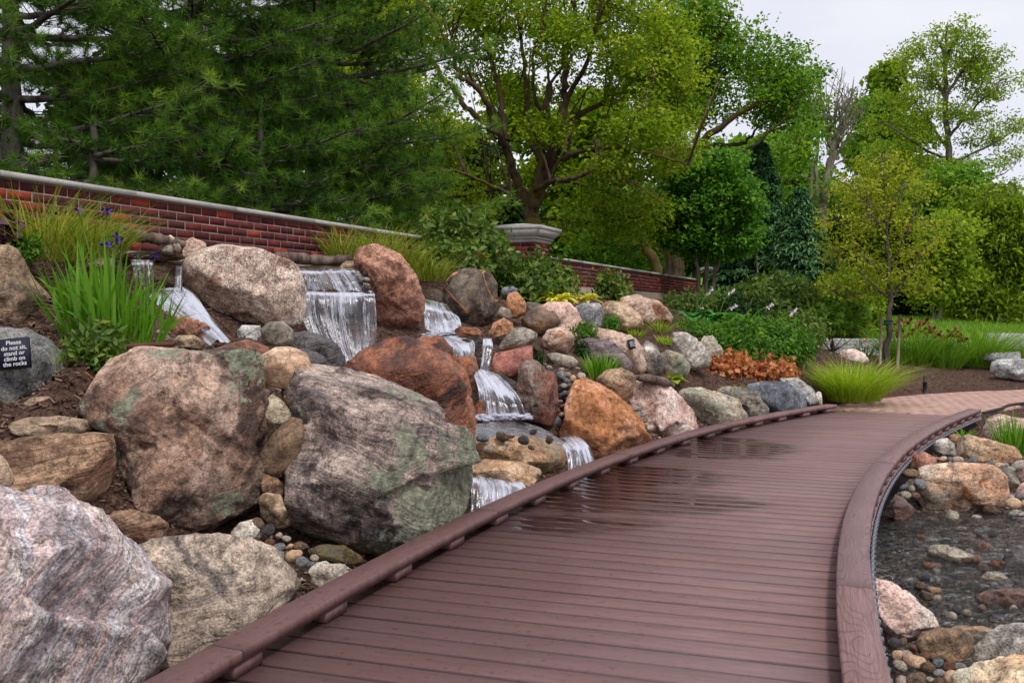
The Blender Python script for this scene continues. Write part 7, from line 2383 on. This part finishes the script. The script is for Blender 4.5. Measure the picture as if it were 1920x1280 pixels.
# spruces
def spruce(label, px, top, base, d, half, seed):
    rs = np.random.RandomState(seed)
    bt = P(px, base, d)
    bt[2] = min(bt[2], gz(bt[0], bt[1]))
    tp = P(px, top, d)
    H = tp[2]-bt[2]
    Rm = half/FPX*d
    parts = [tube(np.array([bt, bt*.5+tp*.5, tp]), [.13, .08, .01], 7)]
    pos, nr, tin = [], [], []
    z = .10*H
    while z < H*.985:
        u = 1-z/H
        rr_ = Rm*(u**.8)*rs.uniform(.88, 1.1)
        nb = max(5, int(7+9*u))
        a0 = rs.uniform(0, 6.28)
        for k in range(nb):
            a = a0+6.28*k/nb+rs.normal(0, .12)
            dr = np.array([math.cos(a), math.sin(a), 0])
            L = rr_*rs.uniform(.8, 1.12)
            s = bt+np.array([0, 0, z])
            e = s+dr*L+np.array([0, 0, -.10*L])
            parts.append(tube(np.array([s, s*.5+e*.5+np.array([0, 0, .03*L]), e+np.array([0, 0, .04*L])]), [.02, .012, .004], 3, False))
            n = int(26+75*L)
            q = rs.uniform(.25, 1.0, n)**.7
            wid = .34*L*(1-q*.75)+.05
            p = s+dr*(q*L)[:, None]+np.array([-dr[1], dr[0], 0])*(rs.normal(0, 1, n)*wid*.6)[:, None]+np.array([0, 0, 1.])*(-.10*L*q+.05*L*q**2+rs.normal(0, .04, n))[:, None]
            pos.append(p)
            nr.append(np.tile(np.array([0, 0, 1.0])+dr*.4, (n, 1))+rs.normal(size=(n, 3))*.35)
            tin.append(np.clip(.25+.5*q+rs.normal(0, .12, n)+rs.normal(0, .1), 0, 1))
        z += H*.03*rs.uniform(.8, 1.2)
    pos, nr, tin = np.concatenate(pos), np.concatenate(nr), np.concatenate(tin)
    v, f = leaves(pos, nr, .16*rs.uniform(.7, 1.3, len(pos)), .22, rs, .35)
    t = empty('fir_tree', bt, label, 'fir tree', 'firs behind the shrubs')
    v2, f2 = join(parts)
    obj('trunk', mesh_of('trunk', v2-bt, f2, BARK['grey']), t)
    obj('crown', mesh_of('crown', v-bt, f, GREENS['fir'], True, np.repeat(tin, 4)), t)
spruce('tall blue-green fir behind the compact maple', 1425, 262, 575, 29, 105, 220)
spruce('shorter dark fir right of the tall one', 1500, 350, 580, 27, 92, 221)
# dead-topped tree
D5 = 42.0
rs = np.random.RandomState(230)
l5 = [(at(D5, (1535, 560), (1538, 450), (1548, 360), (1560, 300), (1570, 260)), .26, .14), (at(D5, (1540, 400), (1530, 330), (1535, 250), (1540, 180)), .10, .03), (at(D5, (1520, 560), (1512, 440), (1520, 360), (1524, 300)), .12, .05)]
for k in range(34):
    a = rs.uniform(-.9, .9)
    ln = rs.uniform(70, 150)
    s = (1563+rs.uniform(-14, 10), rs.uniform(245, 300))
    e = (s[0]+math.sin(a)*ln*.75, s[1]-math.cos(a)*ln)
    m = (s[0]*.5+e[0]*.5+rs.normal(0, 6), s[1]*.5+e[1]*.5+4)
    dz = rs.normal(0, .8)
    l5.append((at(D5, s, (*m, dz*.5), (*e, dz)), .045, .012))
    for j in range(5):
        t_ = rs.uniform(.4, .9)
        s2 = (s[0]+(e[0]-s[0])*t_, s[1]+(e[1]-s[1])*t_)
        e2 = (s2[0]+rs.normal(0, 16), s2[1]-rs.uniform(10, 42))
        l5.append((at(D5, (*s2, dz*t_), (*e2, dz+rs.normal(0, .4))), .018, .007))
b5 = [(1520, 190, 30, 60, D5, 1.2), (1500, 260, 40, 50, D5, 1.4), (1540, 330, 45, 40, D5, 1.4), (1610, 220, 35, 45, D5+1, 1.2), (1470, 330, 40, 40, D5, 1.4), (1620, 300, 40, 40, D5, 1.4), (1540, 150, 25, 20, D5, .8), (1590, 350, 50, 35, D5, 1.4)]
tree('half dead tree with bare grey twigs fanning out at its top', (1535, 560, D5), l5, b5, 620, 12, .20, 'maple2', 'pale', 231, (.3, .2), .36, -.05, 1.5, .2, .04)
# tall airy tree
D6 = 36.0
l6 = [(at(D6, (1782, 590), (1780, 480), (1778, 380), (1777, 280), (1774, 190), (1772, 110), (1776, 50)), .20, .03)]
for (a, b) in [((1777, 280), [(1745, 235), (1715, 190), (1692, 130)]), ((1777, 260), (1812, 220) and [(1815, 215), (1850, 180), (1880, 150)]), ((1778, 310), [(1830, 285), (1880, 260), (1915, 235)]), ((1778, 300), [(1735, 280), (1690, 250), (1650, 225)]),
               ((1775, 190), [(1755, 150), (1735, 110), (1722, 90)]), ((1775, 180), [(1800, 140), (1825, 110), (1850, 95)]), ((1774, 130), [(1765, 90), (1752, 62)]), ((1778, 360), [(1840, 345), (1890, 320)]), ((1778, 350), [(1720, 330), (1670, 300)]), ((1774, 110), [(1790, 80), (1806, 55)])]:
    l6.append((at(D6, a, *[(q[0], q[1], rs.normal(0, .5)) for q in b]), .06, .015))
b6 = [(1780, 55, 34, 22, D6, 1), (1750, 85, 40, 25, D6, 1.2), (1805, 90, 45, 28, D6, 1.2), (1700, 110, 30, 22, D6, 1), (1725, 140, 40, 22, D6, 1), (1850, 115, 38, 25, D6, 1), (1780, 140, 60, 28, D6, 1.4), (1690, 185, 45, 22, D6, 1), (1830, 165, 50, 22, D6, 1.2), (1885, 160, 35, 25, D6, 1),
      (1740, 205, 50, 20, D6, 1.2), (1810, 215, 45, 18, D6, 1), (1900, 225, 40, 22, D6, 1), (1665, 235, 45, 22, D6, 1), (1850, 255, 45, 18, D6, 1), (1720, 262, 50, 20, D6, 1.2), (1900, 290, 38, 16, D6, 1), (1660, 290, 45, 25, D6, 1.2), (1735, 315, 60, 25, D6, 1.4), (1830, 310, 45, 18, D6, 1), (1890, 350, 40, 18, D6, 1), (1640, 340, 35, 25, D6, 1), (1800, 360, 60, 28, D6, 1.4), (1700, 350, 60, 35, D6, 1.4), (1760, 400, 70, 35, D6, 1.5), (1850, 390, 60, 30, D6, 1.4), (1675, 400, 50, 35, D6, 1.2), (1910, 400, 45, 25, D6, 1.2)]
tree('tall airy light green tree against the sky at the right', (1782, 590, D6), l6, b6, 2700, 18, .105, 'light', 'grey', 240, (.20, .11), .30, 0.0, .8, .4, .04, droop=.6)
# staked young tree
D7 = 17.0
l7 = [(at(D7, (1664, 690), (1666, 610), (1668, 560), (1665, 480), (1660, 400), (1656, 320), (1655, 285)), .055, .010)]
for (a, b) in [((1667, 560), [(1640, 535), (1600, 500), (1570, 470)]), ((1667, 555), [(1690, 530), (1715, 500), (1735, 460)]), ((1666, 530), [(1630, 490), (1595, 440), (1575, 400)]), ((1665, 500), [(1690, 460), (1710, 410), (1722, 370)]), ((1663, 450), [(1640, 410), (1615, 370), (1600, 340)]), ((1662, 420), [(1680, 380), (1695, 340), (1700, 310)]), ((1667, 550), [(1630, 548), (1590, 552), (1560, 545)]), ((1667, 548), [(1700, 545), (1730, 540)])]:
    l7.append((at(D7, a, *[(q[0], q[1], rs.normal(0, .25)) for q in b]), .022, .006))
b7 = [(1655, 310, 40, 30, D7, .5), (1605, 360, 45, 35, D7, .6), (1705, 360, 42, 38, D7, .6), (1570, 420, 40, 38, D7, .6), (1650, 410, 60, 45, D7, .7), (1725, 440, 38, 40, D7, .6), (1600, 480, 55, 35, D7, .7), (1680, 500, 55, 35, D7, .7), (1570, 530, 40, 22, D7, .5), (1630, 545, 45, 20, D7, .5), (1715, 535, 35, 18, D7, .5), (1640, 350, 40, 30, D7, .5)]
tree('young yellow-green tree held by two wooden stakes', (1664, 690, D7), l7, b7, 1000, 9, .062, 'yellow', 'grey', 250, (.10, .06), .30, -.06, .45, .8, .014, name='young_tree', droop=.5, twig_r=.005)
# group at the right
def simple(label, base, d, blobs, n, per, leaf, mat, seed, stems, thr=-.2, name='deciduous_tree', bark='grey', sig=(.2, .12), asp=.36, droop=.3, twig=.3):
    lb = [(at(d, *s), r0, r1) for s, r0, r1 in stems]
    tree(label, (*base, d), lb, [(b[0], b[1], b[2], b[3], d+(b[4] if len(b) > 4 else 0), max(.5, b[2]/FPX*d)) for b in blobs], n, per, leaf, mat, bark, seed, sig, asp, thr, 1.0, twig, .04, name=name, droop=droop)
simple('feathery drooping light green tree at the right edge', (1860, 615), 27, [(1850, 380, 55, 40), (1905, 420, 50, 50), (1840, 450, 60, 45), (1900, 500, 50, 45), (1840, 530, 55, 40), (1890, 570, 50, 30), (1960, 470, 50, 80), (1815, 580, 35, 22)], 1700, 14, .13, 'light', 260, [([(1862, 615), (1860, 520), (1850, 420), (1845, 360)], .10, .03), ([(1860, 480), (1900, 430), (1930, 400)], .05, .02)], -.25, droop=.9, asp=.2)
simple('small vivid green tree with pale stems in front of the feathery one', (1758, 605), 25, [(1775, 435, 42, 32), (1768, 480, 38, 35), (1780, 520, 35, 25), (1745, 545, 25, 25)], 560, 13, .12, 'light', 261, [([(1756, 605), (1766, 550), (1772, 470)], .05, .02), ([(1752, 605), (1745, 560), (1742, 540)], .035, .015)], -.3, bark='pale')
simple('dark trunked tree between the vivid green and feathery trees', (1787, 606), 30, [(1790, 460, 60, 60), (1830, 420, 50, 40), (1740, 400, 50, 50), (1790, 350, 60, 40)], 900, 13, .16, 'maple2', 262, [([(1787, 606), (1786, 550), (1788, 470), (1785, 400)], .13, .05)], -.2)
simple('dark evergreen standing behind the staked tree', (1712, 605), 31, [(1712, 470, 45, 60), (1715, 540, 60, 50), (1700, 410, 30, 40), (1670, 560, 45, 35)], 1000, 14, .13, 'dark', 263, [([(1712, 605), (1712, 500), (1710, 390)], .12, .03)], -.35, 'evergreen_tree')
simple('medium green tree filling the gap between firs and airy tree', (1600, 600), 47, [(1560, 420, 60, 50), (1620, 400, 60, 50), (1680, 350, 50, 45), (1620, 480, 70, 50), (1560, 510, 60, 40), (1690, 450, 50, 50)], 1100, 13, .26, 'maple2', 264, [([(1600, 600), (1602, 500), (1610, 400)], .2, .06)], -.2)
for k, (px, d, blobs, m, lb) in enumerate([
   (880, 30, [(830, 400, 80, 50), (900, 360, 70, 60), (950, 420, 60, 40), (860, 300, 80, 60), (780, 360, 60, 60)], 'dark', 'dark tree in the wood behind the old maple, left side'),
   (1120, 36, [(1100, 430, 80, 50), (1160, 380, 70, 60), (1060, 460, 60, 30), (1180, 470, 60, 40), (1100, 340, 60, 50)], 'maple2', 'green tree in the wood behind the old maple, right side'),
   (700, 27, [(700, 330, 70, 70), (650, 260, 60, 60), (740, 400, 70, 40), (690, 200, 70, 60), (620, 160, 60, 60)], 'dark', 'dark tree behind the bushy pine'),
   (250, 26, [(230, 300, 90, 70), (320, 250, 80, 70), (180, 200, 80, 80), (290, 130, 80, 80)], 'dark', 'dark tree behind the two left pines'),
   (470, 28, [(450, 300, 90, 80), (530, 240, 70, 70), (440, 180, 70, 70), (500, 110, 80, 60), (560, 60, 70, 50)], 'maple2', 'green tree behind the straight pine'),
   (1662, 44, [(1665, 150, 30, 30), (1650, 210, 45, 35), (1690, 250, 50, 35), (1640, 290, 50, 40), (1690, 330, 55, 40), (1650, 380, 55, 40)], 'light', 'slender light green tree left of the tall airy one'),
   (1050, 36, [(1000, 250, 60, 50), (1070, 270, 60, 50), (1110, 220, 60, 50), (1040, 330, 60, 40), (960, 200, 50, 60), (1130, 300, 50, 40), (1060, 400, 60, 40)], 'maple', 'yellow-green tree seen between the limbs of the old maple'),
   (1430, 52, [(1380, 310, 60, 50), (1450, 300, 60, 50), (1420, 370, 70, 50), (1500, 350, 60, 50), (1350, 370, 50, 40)], 'maple2', 'far green tree seen under the crown of the leaning maple'),
   (1300, 44, [(1250, 440, 70, 50), (1330, 460, 70, 50), (1400, 430, 60, 50), (1200, 480, 50, 40)], 'dark', 'dark tree behind the compact maple'),
   (660, 24, [(660, 60, 70, 60), (600, 90, 50, 50), (720, 20, 60, 40), (640, 0, 60, 50)], 'maple', 'yellow-green tree top between pines and the old maple')]):
    cx = px
    simple(lb, (px, 560), d, blobs, 900, 13, .10+.0045*d, m, 270+k, [([(px, 560), (px+6, 420), (blobs[0][0]*.5+px*.5, blobs[0][1])], .16, .06)], -.2, name='wood_tree')
# far wood closing the view
def far_wood():
    rs = np.random.RandomState(290)
    n = 26000
    px = rs.uniform(-200, 2200, n)
    top = 420+26*np.sin(px*.011)+18*np.sin(px*.031+1)+10*np.sin(px*.09)
    py = top+(605-top)*rs.uniform(0, 1, n)**.8
    d = rs.uniform(62, 80, n)
    x = (px-960)/FPX*d
    z = CAMH-(py-588)/FPX*d
    pos = np.stack([x, d, z], 1)
    cl = pos+rs.normal(size=(n, 3))*.4
    v, f = leaves(cl, rs.normal(size=(n, 3))+np.array([0, -.4, .6]), rs.uniform(.5, 1.0, n), .42, rs)
    tint = np.clip(.42+.5*fbm(pos/2.6, 3)+rs.normal(0, .12, n), 0, 1)
    return mesh_of('far_wood', v, f, GREENS['maple2'], True, np.repeat(tint, 4))
obj('far_wood', far_wood(), kind='stuff', label='far wood closing the view behind the garden')
